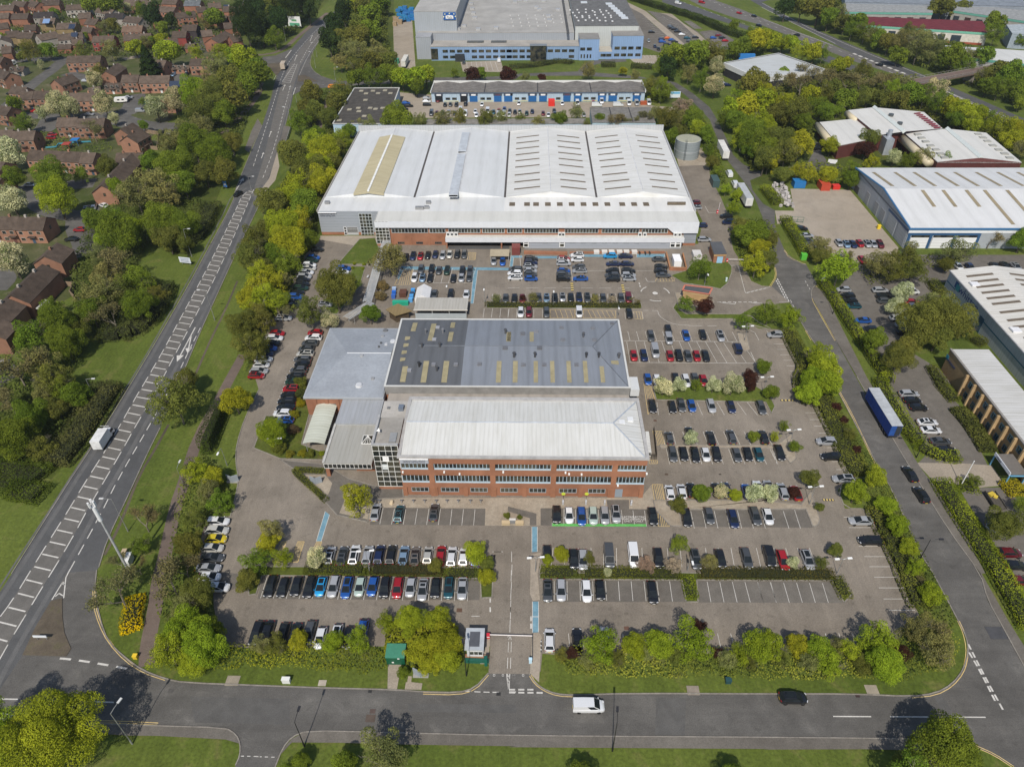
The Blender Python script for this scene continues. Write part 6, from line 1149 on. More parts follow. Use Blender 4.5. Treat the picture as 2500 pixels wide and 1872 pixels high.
LY=P('b2',700,512)[1];lz1,lz0=PY('b1',1900,418,LY)[1],PY('b1',1900,455,LY)[1];lx0=PY('b1',1612,430,LY)[0];lx1=PY('b2',1487,430,LY)[0]
part(T,'loading_canopy','clean',(.73,.745,.77),(lx0,lx1,LY,LY+.2,lz0,lz1));part(T,'loading_canopy_roof','whitex',(.66,.65,.61),(lx0,lx1,LY+.203,WYF-.16,lz1-.37,lz1-.12))
gx_=PY('b2',140,480,LY)[0];part(T,'loading_bay','paint',(.012,.012,.013),(lx0+.5,gx_-.003,WYF-.1,WYF-.003,.1,lz0+.4));part(T,'bay_wall','brick',BRICK,(lx0+.1,lx0+.5,LY+.25,WYF-.17,0,lz0+.2),(PY('b2',-60,480,LY)[0],PY('b2',-48,480,LY)[0],LY+.25,WYF-.17,0,lz0+.2))  # bay back is a near-black panel, the recess shade put into its colour
part(T,'lower_wall','ribz',(.33,.35,.385),(gx_,lx1-.6,LY+.25,WYF-.17,.05,lz1-.4))
for a,c in((295,340),(520,570),(610,655),(700,745),(790,835),(880,925),(965,1020),(1060,1105),(1280,1325)):win(T,PY('b2',a,478,(LY+.25))[0],PY('b2',c,478,(LY+.25))[0],2.2,3.1,(LY+.25)-.13,2,(.33,.36,.38))
for a in(152,455,1385,1430):x=PY('b2',a,490,(LY+.25))[0];win(T,x-.75,x+.75,.7,3.2,(LY+.25)-.14,1,(.8,.8,.78),2,.22,'door')
for t,a in(('b1',1635),('b1',1668),('b1',1702),('b2',438),('b2',466),('b2',1112),('b2',1152),('b2',1410),('b2',1445)):
 g=P(t,a,388,lz1+.5);part(T,'air_conditioner','clean',(.66,.66,.64),(g[0]-.6,g[0]+.6,WYF-1.2,WYF-.55,lz1-.147,lz1+1.15));part(T,'fan','paint',(.05,.05,.05),(g[0]-.36,g[0]+.36,WYF-1.215,WYF-1.203,lz1+.15,lz1+.9))
TY=YF+.02;a,c=PY('b1',888,300,TY)[0],PY('b1',992,300,TY)[0];win(T,PY('b1',895,300,TY)[0],PY('b1',1000,300,TY)[0],PY('b1',950,405,TY)[1],PY('b1',940,212,TY)[1],TY-.02,4,(.5,.54,.55),7,.14)
part(T,'shutter_door','ribz',(.45,.46,.47),(PY('b1',790,380,TY)[0],PY('b1',882,380,TY)[0],TY-.05,TY-.003,.05,3.0));win(T,PY('b1',765,380,TY)[0],PY('b1',785,380,TY)[0],.1,3.0,TY-.01,1,(.7,.7,.7),3,.15,'door')
for k in range(4):part(T,'shutter_window','glass',(1,1,1),(PY('b1',793,380,TY)[0],PY('b1',878,380,TY)[0],TY-.07,TY-.053,.95+k*.5,1.25+k*.5))
sx0,sx1=PY('b1',542,220,TY)[0],PY('b1',697,220,TY)[0];sz=PY('b1',620,222,TY)[1]
part(T,'sign_light','clean',(.8,.8,.8),(sx0,sx1,TY-.4,TY-.003,sz+.72,sz+.86));text('VOLKSWAGEN GROUP','sign_lettering',((sx0+sx1)/2,TY-.04,sz+.28),.8,(math.pi/2,0,0),(.02,.022,.05),T,fit=(sx1-sx0)*.85);text('National Learning Centre','sign_lettering',((sx0+sx1)/2,TY-.04,sz-.42),.75,(math.pi/2,0,0),(.02,.022,.05),T,fit=(sx1-sx0)*.8)
tz1,tz0=PY('b1',1060,274,CY)[1],PY('b1',1060,487,CY)[1];tx0,tx1=cx0,PY('b1',1135,330,CY)[0]
part(T,'stair_core','glass',(1,1,1),(tx0+.1,tx1-.1,CY+.05,YF-.01,.9,tz1-1.2));part(T,'plinth','brick',BRICK,(tx0,tx1,CY,YF-.02,0,.85));win(T,tx0,tx1,.9,tz1-.1,CY+.04,4,(.76,.76,.73),7,.1,'curtain_wall')
winx(T,CY+.1,YF-.1,.9,tz1-.2,tx0+.09,-1,4,(.76,.76,.73),.1,'curtain_wall')
def gbuild(name,lab,E_,Rg,wm,wc,rm,rc,cat='building',over=.0,group=None,base=0.0):
 """E_: four eave corners (x,y,z) going round; Rg: two ridge points (first over edge 3-0, second over edge 1-2) or None for a flat roof"""
 cx=sum(p[0]for p in E_)/4;cy=sum(p[1]for p in E_)/4;T=thing(name,lab,cat,(cx,cy,0),group)
 E_=[tuple(p)for p in E_]
 if sum(E_[i][0]*E_[(i+1)%4][1]-E_[(i+1)%4][0]*E_[i][1]for i in range(4))<0:
  E_=[E_[1],E_[0],E_[3],E_[2]];Rg=Rg and(Rg[1],Rg[0])
 b=MB()
 for i in range(4):
  a,c=E_[i],E_[(i+1)%4];b.quad((a[0],a[1],base),(c[0],c[1],base),(c[0],c[1],c[2]-.02),(a[0],a[1],a[2]-.02))
 if Rg:b.quad(E_[1][:2]+(E_[1][2]-.021,),E_[2][:2]+(E_[2][2]-.021,),tuple(Rg[1][:2])+(Rg[1][2]-.03,));b.quad(E_[3][:2]+(E_[3][2]-.021,),E_[0][:2]+(E_[0][2]-.021,),tuple(Rg[0][:2])+(Rg[0][2]-.03,))
 b.build('wall',M[wm],T,wc)
 r=MB()
 def out(p,k=over):
  dx,dy=p[0]-cx,p[1]-cy;l=math.hypot(dx,dy)or 1;return(p[0]+dx/l*k,p[1]+dy/l*k,p[2])
 Q=[out(p)for p in E_]
 if Rg:
  A,B_=out(Rg[0],over*.8),out(Rg[1],over*.8);th=.16
  for f in((Q[0],Q[1],B_,A),(Q[2],Q[3],A,B_)):
   r.quad(*f);r.quad(*[(p[0],p[1],p[2]-th)for p in f[::-1]]);r.quad(*[f[0],(f[0][0],f[0][1],f[0][2]-th),(f[1][0],f[1][1],f[1][2]-th),f[1]]);r.quad(f[1],(f[1][0],f[1][1],f[1][2]-th),(f[2][0],f[2][1],f[2][2]-th),f[2]);r.quad(f[3],(f[3][0],f[3][1],f[3][2]-th),(f[0][0],f[0][1],f[0][2]-th),f[0])
 else:
  r.add(Q+[(p[0],p[1],p[2]-.3)for p in Q],[(0,1,2,3)]+[(4+i,4+(i+1)%4,(i+1)%4,i)for i in range(4)])
 r.build('roof',M[rm],T,rc);return T
def P3(t,x,y,z):return P(t,x,y,z)+(z,)
zE,zR=7.2,10.0
bl=P('a3',800,1415,zE);fl=P('b3',1237,335,zE);X0=(bl[0]+fl[0])/2;Yb,Yf=bl[1],fl[1];X1=X0+75;yR=P('a3',1020,1590,zR)[1]
T=gbuild('blue_warehouse','grey warehouse with blue edged white roof above the pale lorry yard',[(X0,Yf,zE),(X1,Yf,zE),(X1,Yb,zE),(X0,Yb,zE)],None,'riby',(.36,.385,.42),'paint',(.3,.3,.3),'warehouse')
T2=bpy.data.objects
b=MB();yM=(Yf+Yb)/2;yR=max(Yf+5,min(Yb-5,yR))
b.quad((X0,Yf,zE+.02),(X1,Yf,zE+.02),(X1,yR,zR),(X0,yR,zR));b.quad((X0,yR,zR),(X1,yR,zR),(X1,Yb,zE+.02),(X0,Yb,zE+.02));b.build('roof_sheet',M['whitex'],T,(.70,.705,.71))
b=MB();b.quad((X0,Yb,zE),(X0,Yf,zE),(X0,yR,zR-.02));b.build('gable_wall',M['riby'],T,(.36,.385,.42))
b=MB();b.tube([(X0-.05,Yf,zE+.05),(X0-.05,yR,zR+.05),(X0-.05,Yb,zE+.05)],.3,n=5);b.box(X0-.2,X1,Yf-.35,Yf-.003,zE-.5,zE+.1);b.build('roof_trim',M['clean'],T,(.05,.15,.30))
zfR=lambda x,y:zE+(zR-zE)*max(0,min((y-Yf)/(yR-Yf),(Yb-y)/(Yb-yR)))
for i,(xa,ya_,xb,yb_)in enumerate([(930,1445,1110,1575),(1112,1445,1300,1575),(1272,1445,1470,1575),(1452,1445,1665,1575),(1612,1445,1835,1575),(1795,1445,2025,1575),(1975,1445,2215,1575),(2135,1445,2400,1575)]):
 a=P('a3',xa,ya_,8.2);c=P('a3',xb,yb_,9.4);x=(a[0]+c[0])/2;y0,y1=min(a[1],c[1]),max(a[1],c[1]);b=MB();b.quad((x-.6,y0,zfR(x,y0)+.09),(x+.6,y0,zfR(x,y0)+.09),(x+.6,y1,zfR(x,y1)+.09),(x-.6,y1,zfR(x,y1)+.09));b.v+=[(p[0],p[1],p[2]-.06)for p in b.v];b.f+=[(4,5,1,0)];b.m+=[0];b.build('rooflight',M['paint'],T,(.30,.25,.16))
for xa,ya_,xb,yb_ in[(1345,32,1450,167),(1520,32,1628,167),(1712,32,1832,167),(1888,32,2105,287),(2083,32,2300,285)]:
 a=P('b3',xa,ya_,9.2);c=P('b3',xb,yb_,8.2);x=(a[0]+c[0])/2;y0,y1=min(a[1],c[1]),max(a[1],c[1]);b=MB();b.quad((x-.6,y0,zfR(x,y0)+.09),(x+.6,y0,zfR(x,y0)+.09),(x+.6,y1,zfR(x,y1)+.09),(x-.6,y1,zfR(x,y1)+.09));b.v+=[(p[0],p[1],p[2]-.06)for p in b.v];b.f+=[(4,5,1,0)];b.m+=[0];b.build('rooflight',M['paint'],T,(.30,.25,.16))
for ya_,yb_,zt in[(PX('b3',1140,480,X0)[0],PX('b3',1190,460,X0)[0],5)]:pass
def xdoor(pxa,pxb,zt,col,nm='dock_door'):
 y0,y1=sorted((PX('b3',*pxa,X0)[0],PX('b3',*pxb,X0)[0]));part(T,nm,'ribz',col,(X0-.12,X0-.003,y0,y1,.1,zt))
xdoor((850,150),(880,165),4.4,(.30,.31,.32));xdoor((920,232),(952,250),4.4,(.27,.28,.29));xdoor((968,290),(1005,320),4.4,(.27,.28,.29));xdoor((768,45),(800,75),2.6,(.08,.08,.09));xdoor((1030,345),(1090,425),5.6,(.34,.36,.38));xdoor((1105,440),(1175,505),5.6,(.34,.36,.38))
b=MB();y0,y1=sorted((PX('b3',1020,335,X0)[0],PX('b3',1180,510,X0)[0]));b.box(X0-.1,X0-.004,y0-.3,y1+.3,5.62,6.4);b.build('door_frame',M['clean'],T,(.03,.075,.16))
for a,c in((1235,1395),(1420,1600),(1622,1790)):
 x0,x1=PY('b3',a,470,Yf)[0],PY('b3',c,470,Yf)[0];part(T,'dock_door','ribz',(.72,.73,.74),(x0,x1,Yf-.1,Yf-.004,.1,3.9));part(T,'window','glass',(1,1,1),(x0,x1,Yf-.08,Yf-.005,3.95,4.7))
for a in(1225,1408,1610,1810):x=PY('b3',a,450,Yf)[0];part(T,'door_frame','clean',(.03,.085,.18),(x-.55,x+.35,Yf-.16,Yf-.102,.05,5.4))
part(T,'door_frame','clean',(.03,.085,.18),(PY('b3',1225,400,Yf)[0],PY('b3',1830,400,Yf)[0],Yf-.17,Yf-.101,4.75,5.5));part(T,'wall_band','clean',(.70,.715,.73),(X0,X1,Yf-.07,Yf-.004,5.55,6.6))
zE,zR=7.0,8.6;q=P('b3',1592,690,zE);X0=q[0];Yb=q[1];Yf=P('b3',2208,1330,zE)[1]-14;xR=P('b3',2010,700,zR)[0];X1=2*xR-X0
T=gbuild('lettered_warehouse','white roofed warehouse with blue lettering on its grey wall at the right edge',[(X0,Yf,zE),(X1,Yf,zE),(X1,Yb,zE),(X0,Yb,zE)],None,'riby',(.42,.455,.49),'paint',(.3,.3,.3),'warehouse')
b=MB();b.quad((X0-.2,Yf,zE+.02),(xR,Yf,zR),(xR,Yb,zR),(X0-.2,Yb,zE+.02));b.quad((xR,Yf,zR),(X1,Yf,zE+.02),(X1,Yb,zE+.02),(xR,Yb,zR));b.build('roof_sheet',M['riby'],T,(.72,.70,.66))
b=MB();b.quad((X1,Yb,zE),(X0,Yb,zE),(xR,Yb,zR));b.build('gable_wall',M['riby'],T,(.6,.62,.64));part(T,'gutter','paint',(.36,.36,.37),(X0-.5,X0-.2,Yf,Yb,zE-.25,zE+.1))
zs=lambda x:zE+(zR-zE)*(1-abs(x-xR)/(xR-X0))
for i,(xa,ya_)in enumerate([(1700,742),(1742,788),(1785,832),(1828,880),(1868,927),(1912,974),(1970,1045),(2035,1112),(2082,1168),(2165,1262),(2230,1330),(2290,1395)]):
 y=P('b3',xa,ya_,7.4)[1]
 for s in(0,1):
  x0=X0+(xR-X0)*.2;x1=X0+(xR-X0)*.8
  if s:x0,x1=2*xR-x1,2*xR-x0
  b=MB();b.quad((x0,y-.5,zs(x0)+.1),(x1,y-.5,zs(x1)+.1),(x1,y+.5,zs(x1)+.1),(x0,y+.5,zs(x0)+.1));b.v+=[(p[0],p[1],p[2]-.06)for p in b.v];b.f+=[(4,5,1,0)];b.m+=[0];b.build('rooflight',M['paint'],T,(.15,.12,.09))
for xa,ya_ in((1798,795),(2145,1178)):g=P('b3',xa,ya_,8.0);part(T,'roof_hatch','clean',(.7,.7,.72),(g[0]-1.1,g[0]+1.1,g[1]-1.0,g[1]+1.0,zs(g[0]),zs(g[0])+.45))
yy0,zz0=PX('b3',1645,870,X0);yy1,zz1=PX('b3',1735,965,X0);text('whittan','wall_lettering',(X0-.05,yy0-5.8,5.0),3.0,(math.pi/2,0,-math.pi/2),(.01,.035,.17),T,fit=11)
yl,zl=PX('b3',1650,825,X0);part(T,'emblem','clean',(.01,.06,.2),(X0-.08,X0-.004,yl-.2,yl+1.4,zl-.9,zl+1.0));part(T,'emblem','clean',(.03,.25,.27),(X0-.1,X0-.082,yl-1.4,yl+.5,zl-1.2,zl+.6));y0,z0_=PX('b3',1565,770,X0);part(T,'wall_band','clean',(.02,.13,.2),(X0-.05,X0-.004,Yf+.5,Yf+30,3.6,3.9),(X0-.05,X0-.004,y0-5,y0,3.6,3.9))
part(T,'dock_door','ribz',(.03,.09,.16),(X0-.07,X0-.004,*sorted((PX('b3',1800,1240,X0)[0]-.5,PX('b3',1835,1130,X0)[0]+1)),.1,4.5))
zE=6.6;q=P('b3',1585,1352,zE);q2=P('c3',1790,20,zE);X0=(q[0]+q2[0])/2;Yb=q[1];X1=P('b3',1905,1350,zE)[0];Yf=P('c3',2208,590,zE)[1]-9
T=thing('tan_office','two storey tan brick office with pale piers and white ribbed roof at the right edge','office',(X0,Yf,0));TAN=(.30,.205,.105)
part(T,'wall','brick',TAN,(X0,X1,Yf,Yb,0,zE-.1));b=MB();b.box(X0+.35,X1,Yf,Yb-.2,zE-.097,zE+.05);b.build('roof',M['riby'],T,(.62,.615,.60));part(T,'parapet','paint',(.27,.25,.23),(X0-.15,X0+.347,Yf-.1,Yb+.1,zE-.098,zE+.15))
y=Yb-10.3;k=0
while y>Yf+2:
 part(T,'pier','brick',(.46,.32,.17),(X0-.75,X0-.003,y-.22,y+.22,0,zE-.3))
 for za,zb in((.9,2.3),(3.9,5.3)):winx(T,y-2.45,y-1.15,za,zb,X0-.01,-1,2,(.03,.10,.16),.12)
 y-=3.65
yl,zl=PX('b3',1560,1420,X0);part(T,'emblem','clean',(.02,.2,.3),(X0-.06,X0-.003,yl-.7,yl+.4,zl-.4,zl+.7));text('whittan','wall_lettering',(X0-.04,PX('b3',1590,1475,X0)[0],zl-.2),1.2,(math.pi/2,0,-math.pi/2),(.01,.03,.12),T,fit=4.6)
pa=P('c3',1975,640,3.6);pb=P('c3',2095,810,3.6);T=thing('porch','light blue framed entrance porch with white sign board on the tan office','porch',(pa[0],pb[1],0));y0,y1=pb[1],pa[1];x0=(pa[0]+pb[0])/2;x1=X0-.8
part(T,'roof','roofing',(.17,.155,.14),(x0,x1,y0,y1,3.1,3.35));part(T,'sign_board','clean',(.62,.64,.68),(x0-.15,x0-.003,y0-.1,y1+.1,2.95,3.75));text('whittan','sign_lettering',(x0-.17,y0+(y1-y0)*.72,3.35),.62,(math.pi/2,0,-math.pi/2),(.03,.035,.06),T)
for x,y in((x0,y0),(x0,y1),(x1-.2,y0)):part(T,'post','clean',(.14,.36,.55),(x,x+.2,y-.1,y+.1,0,3.09))
part(T,'beam','clean',(.14,.36,.55),(x0+.2,x1-.2,y0-.25,y0-.103,2.8,3.1))
CR_=(.70,.69,.66);RED=(.105,.032,.028)
def rounded(T,a,c,r_,col=(.58,.50,.34)):
 r=r_*.75;b=MB();b.tube([(a[0],a[1],a[2]-r),(c[0],c[1],c[2]-r)],r,n=14);b.build('rounded_eave',M['clean'],T,col,True)
z1=6.6;A=[P3('a3',480,1032,z1),P3('a3',640,1235,z1),P3('a3',1190,1130,z1),P3('a3',975,950,z1+1.5)]
Aa,Ab,Ac,Ad=P3('a3',725,930,z1),P3('a3',985,1140,z1),P3('a3',1525,1085,z1),P3('a3',1365,945,z1);r0,r1=P3('a3',945,905,z1+1.4),P3('a3',1195,1110,z1+1.4)
T=gbuild('cream_hall','cream sheet roofed hall with rounded eaves and dark red walls, rear block',[Aa,Ab,Ac,Ad],(r1,r0)if False else None,'paint',RED,'paint',CR_,'hall')
b=MB();up=lambda p,d=.02:(p[0],p[1],p[2]+d)
b.quad(up(Aa),up(Ab),r1,r0);b.quad(r0,r1,up(Ac),up(Ad));b.build('roof_sheet',M['whitex'],T,CR_);b=MB();b.quad(up(Ab),up(Ac),r1);b.build('gable_wall',M['paint'],T,RED);rounded(T,Aa,P3('a3',800,995,z1),1.9)
b=MB();b.tube([up(r0,.05),up(r1,.05)],.9,n=4);b.build('ridge_cap',M['clean'],T,(.60,.64,.62))
for x,y in((1088,972),(1162,1042)):g=P('a3',x,y,z1+1.6);b=MB();b.cyl(g[0],g[1],z1+.8,z1+2.2,1.0,1.1,10);b.build('extract_fan',M['metal'],T,(.10,.11,.115))
for i in range(9):g=P('a3',1310+i*21,955+i*15,z1+.6);b=MB();b.obox(g[0],g[1],z1+.45,z1+.75,3.0,.9,.3);b.build('rooflight',M['paint'],T,(.22,.04,.06))
E1=[P3('a3',485,1030,5.6),P3('a3',650,1228,5.6),P3('a3',960,1165,5.6),P3('a3',800,1000,5.6)];T=gbuild('cream_hall','lower front block of the cream roofed hall with rounded eave and red base',E1,None,'paint',RED,'whitex',CR_,'hall');rounded(T,P3('a3',470,1030,5.6),P3('a3',625,1218,5.6),1.9)
E2=[P3('a3',1205,1125,6.2),P3('a3',1480,1365,6.2),P3('a3',2190,1370,6.2),P3('a3',1890,1120,6.2)];r0,r1=P3('a3',1560,1085,7.6),P3('a3',1845,1330,7.6)
T=gbuild('cream_hall','front block of the cream roofed hall with small grey rooflight patches',E2,None,'paint',RED,'paint',CR_,'hall');b=MB();b.quad(up(E2[0]),up(E2[1]),r1,r0);b.quad(r0,r1,up(E2[2]),up(E2[3]));b.build('roof_sheet',M['whitex'],T,CR_);b=MB();b.quad(up(E2[1]),up(E2[2]),r1);b.build('gable_wall',M['paint'],T,RED)
b=MB();b.tube([up(r0,.05),up(r1,.05)],.9,n=4);b.build('ridge_cap',M['clean'],T,(.60,.64,.62));rounded(T,P3('a3',1190,1135,6.2),P3('a3',1425,1345,6.2),2.1)
for x,y in((1315,1130),(1347,1160),(1382,1190),(1422,1224),(1467,1258),(1505,1292),(1540,1325),(1822,1130),(1862,1158),(1900,1188),(1945,1224),(1995,1260),(2045,1292),(2088,1327)):
 g=P('a3',x,y,6.9);b=MB();b.obox(g[0],g[1],6.3,7.0,2.6,1.8,0);b.build('rooflight',M['paint'],T,(.36,.36,.33))
g=P('a3',1050,1220,3.5);T=thing('extract_tower','galvanised extraction tower between the two cream roofed blocks','tower',(g[0],g[1],0));b=MB();b.box(g[0]-1.6,g[0]+1.6,g[1]-2.4,g[1]+2.4,0,6.5);b.build('casing',M['metal'],T,(.40,.43,.47));b=MB();b.cyl(g[0]+.5,g[1]+1.2,6.5,9.2,.9);b.build('stack',M['metal'],T,(.42,.45,.5))
zE=6.0;E_=[P3('a2',1822,535,zE),P3('a2',2115,668,zE),P3('a3',530,590,zE),P3('a3',140,455,zE)]
T=gbuild('dark_office','dark glass office with pale grey roof and broad white fascia',E_,None,'paint',(.035,.035,.038),'riby',(.48,.50,.51),'office')
b=MB();n=4
for i in range(4):
 a,c=E_[i],E_[(i+1)%4];cx,cy=sum(p[0]for p in E_)/4,sum(p[1]for p in E_)/4;o_=lambda p:(cx+(p[0]-cx)*1.015,cy+(p[1]-cy)*1.015)
 A_,B_=o_(a),o_(c);b.quad(A_+(4.0,),B_+(4.0,),B_+(6.4,),A_+(6.4,));b.quad((a[0]*.98+cx*.02,a[1]*.98+cy*.02,6.4),A_+(6.4,),B_+(6.4,),(c[0]*.98+cx*.02,c[1]*.98+cy*.02,6.4))
b.build('fascia',M['clean'],T,(.60,.60,.59));g0,g1=P('a2',1905,640,2),P('a2',2060,710,2);b=MB();b.strip([g0,g1],.4,.2,h=2.6);b.build('timber_panel',M['wood'],T,(.30,.21,.11))
zE=PY('a2',600,776,P('a2',600,858)[1])[1];Yf=P('a2',600,858)[1];X0=PY('a1',1494,800,Yf)[0];X1=PY('a2',1153,800,Yf)[0];Yb=P('a2',500,688,zE+.6)[1]
T=thing('industrial_units','long row of small industrial units with blue shutters and grey weathered roof','industrial units',((X0+X1)/2,Yf,0));part(T,'wall','ribx',(.38,.48,.57),(X0,X1,Yf,Yb,0,zE-.1));n=8;b=MB()
for i in range(n):
 a=X0+(X1-X0)*i/n;c=X0+(X1-X0)*(i+1)/n;m_=(a+c)/2;b.quad((a,Yf-.3,zE),(m_,Yf-.3,zE+.9),(m_,Yb,zE+.9),(a,Yb,zE));b.quad((m_,Yf-.3,zE+.9),(c,Yf-.3,zE),(c,Yb,zE),(m_,Yb,zE+.9));b.quad((a,Yf-.3,zE),(c,Yf-.3,zE),(m_,Yf-.3,zE+.9))
b.build('roof',M['tiles'],T,(.20,.185,.17));part(T,'roof_trim','clean',(.62,.62,.60),(X0-.3,X1+.3,Yb+.003,Yb+.5,zE-.3,zE+1.1),(X1+.003,X1+.4,Yf-.3,Yb,zE-.3,zE+.9),(X0-.4,X0-.003,Yf-.3,Yb,zE-.3,zE+.6));part(T,'valley_gutter','paint',(.04,.04,.045),*[(X0+(X1-X0)*i/n-.2,X0+(X1-X0)*i/n+.2,Yf-.3,Yb,zE+.01,zE+.14)for i in range(2,n,2)])
part(T,'eaves_band','clean',(.10,.13,.18),(X0,X1,Yf-.34,Yf-.003,zE-.45,zE-.1));part(T,'kick_band','clean',(.6,.5,.1),*[(PY(t,a,850,Yf)[0],PY(t,c,850,Yf)[0],Yf-.05,Yf-.003,.3,.55)for t,a,c in(('a1',1600,1725),('a1',1890,2015),('a2',45,165),('a2',630,750),('a2',925,1045),('a2',335,460))])
for t,a,c,op in(('a1',1526,1590,1),('a1',1738,1800,1),('a1',1817,1883,0),('a1',2022,2086,0),('a1',2107,2170,0),('a2',30,38,0),('a2',172,240,0),('a2',263,328,0),('a2',466,528,0),('a2',556,620,0),('a2',758,825,0),('a2',846,918,0),('a2',1050,1116,0)):
 x0,x1=PY(t,a,830,Yf)[0],PY(t,c,830,Yf)[0];part(T,'shutter','ribz',(.015,.018,.022)if op else(.02,.11,.30),(x0,x1,Yf-.1,Yf-.003,.05,2.9));part(T,'unit_fascia','clean',(.06,.075,.10),(x0-.2,x1+.2,Yf-.12,Yf-.004,2.95,zE-.5))  # op: open doorway as a near-black panel, dark inside put into the colour
 if a!=30:part(T,'unit_sign','clean',(.72,.72,.72)if a not in(466,2022)else(.10,.05,.08),((x0+x1)/2-1.1,(x0+x1)/2+1.1,Yf-.16,Yf-.124,3.0,3.75))
for t,a in(('a1',1625),('a1',1643),('a1',1680),('a1',1698),('a1',1918),('a1',1935),('a1',1970),('a1',1988),('a2',68),('a2',85),('a2',125),('a2',142),('a2',650),('a2',668),('a2',710),('a2',728),('a2',945),('a2',962),('a2',1002),('a2',1020),('a2',415),('a2',432)):x=PY(t,a,838,Yf)[0];part(T,'window','glass',(1,1,1),(x-.6,x+.6,Yf-.06,Yf-.003,1.0,2.1))
zc=4.4;T=gbuild('workshop','weathered grey roofed workshop at the right end of the units yard',[P3('a2',712,1032,zc),P3('a2',1245,1035,zc),P3('a2',1198,902,zc),P3('a2',692,905,zc)],None,'ribx',(.38,.50,.58),'tiles',(.215,.205,.19))
part(T,'valley_gutter','paint',(.04,.04,.045),*[(P('a2',x,970,zc)[0]-.2,P('a2',x,970,zc)[0]+.2,P('a2',x,1030,zc)[1],P('a2',x,906,zc)[1],zc+.01,zc+.1)for x in(870,1035)])
zc=3.6;T=gbuild('workshop','low grey roofed workshop hidden behind the thin trees of the yard',[P3('a1',1440,1050,zc),P3('a2',640,1042,zc),P3('a2',655,998,zc),P3('a1',1460,1002,zc)],None,'ribx',(.36,.50,.60),'tiles',(.25,.235,.21))
zc=5.6;Q=[P3('a1',665,1045,zc),P3('a1',1115,1045,zc),P3('a1',1225,743,zc),P3('a1',847,745,zc)]
T=gbuild('dark_unit','flat dark felt roofed unit with pale blue walls left of the yard',Q,None,'ribx',(.40,.53,.66),'tiles',(.085,.078,.07))
b=MB();b.strip([p[:2]for p in(Q[0],Q[3],Q[2],Q[1])],.5,zc+.003,h=.25);b.strip([Q[0][:2],Q[1][:2]],.5,zc+.004,h=.2);b.build('parapet',M['clean'],T,(.5,.5,.47))
for i,(x,y)in enumerate(((905,768),(1003,768),(1105,765),(945,790),(1047,788),(1150,788),(940,845),(885,940),(1025,920),(880,912),(980,912),(1085,912),(805,925),(720,1015),(930,980))):g=P('a1',x,y,zc);part(T,'rooflight','paint',(.36,.33,.25),(g[0]-1.0,g[0]+1.0,g[1]-1.1,g[1]+1.1,zc+.004,zc+.2))
Yf=P('a1',1700,512)[1];BLU=(.21,.31,.47)
X0=PY('a1',1492,450,Yf)[0];X1=PY('a2',600,400,Yf)[0];H0=PY('a1',1800,395,Yf)[1];Yb=P('a1',1800,348,H0)[1]
T=thing('factory','big blue and grey clad factory with flat grey roofs at the top of the scene','factory',((X0+X1)/2,Yf,0))
part(T,'office_wall','ribx_fine',BLU,(X0,X1,Yf,Yb,0,H0));part(T,'office_roof','roofing',(.36,.34,.31),(X0-.2,X1,Yf-.2,Yb,H0+.003,H0+.3))
xa,xb=PY('a2',602,400,Yf)[0],PY('a2',768,400,Yf)[0];hb=PY('a2',690,330,Yf)[1];part(T,'office_wall','ribx_fine',(.22,.33,.52),(xa,xb,Yf-.6,Yb+6,0,hb));part(T,'office_roof','roofing',(.24,.235,.225),(xa-.1,xb+.1,Yf-.7,Yb+6.1,hb+.003,hb+.25))
xc,xd=PY('a2',885,380,Yf)[0],PY('a2',1143,380,Yf)[0];hc=PY('a2',1000,312,Yf)[1];part(T,'office_wall','ribx_fine',(.22,.33,.52),(xc,xd,Yf+2,Yb+12,0,hc));part(T,'office_roof','roofing',(.26,.25,.235),(xc-.1,xd+.1,Yf+1.9,Yb+12.1,hc+.003,hc+.25));part(T,'office_wall','ribx_fine',(.22,.33,.52),(xb+.003,xc-.003,Yf+1.5,Yb,0,4));part(T,'office_roof','roofing',(.45,.42,.36),(xb+.003,xc-.003,Yf+1.5,Yb,4.003,4.2))
FW_=(.06,.12,.15)
for row,zc in((0,1.9),(1,5.0)):
 for t,xs_ in(('a1',(1610,1670,1732,1793,1855,1915,1975,2035,2095,2150)),('a2',(10,60,120,180,358,418,478,537))):
  for x in xs_:
   if row==0 and x in(1732,1793,358,418,478):continue
   xx=PY(t,x,420,Yf)[0];part(T,'window','glass',(1,1,1),(xx-1.5,xx+1.5,Yf-.06,Yf-.003,zc-.75,zc+.75))
for x in(632,688):xx=PY('a2',x,365,Yf)[0];part(T,'window','glass',(1,1,1),(xx-1.4,xx+1.4,Yf-.66,Yf-.603,5.2,6.8))
for x in(620,645,672,697):xx=PY('a2',x,428,Yf)[0];part(T,'window','glass',(1,1,1),(xx-.4,xx+.4,Yf-.66,Yf-.603,1.2,3.2))
for x in(927,985,1043,1108):
 for z0_,z1_ in((1.4,2.9),(5.0,6.6)):xx=PY('a2',x,365,Yf)[0];part(T,'window','glass',(1,1,1),(xx-1.5,xx+1.5,Yf+1.93,Yf+1.997,z0_,z1_))
for x in(808,855):xx=PY('a2',x,415,Yf)[0];part(T,'window','glass',(1,1,1),(xx-1.5,xx+1.5,Yf+1.43,Yf+1.497,1.4,2.9))
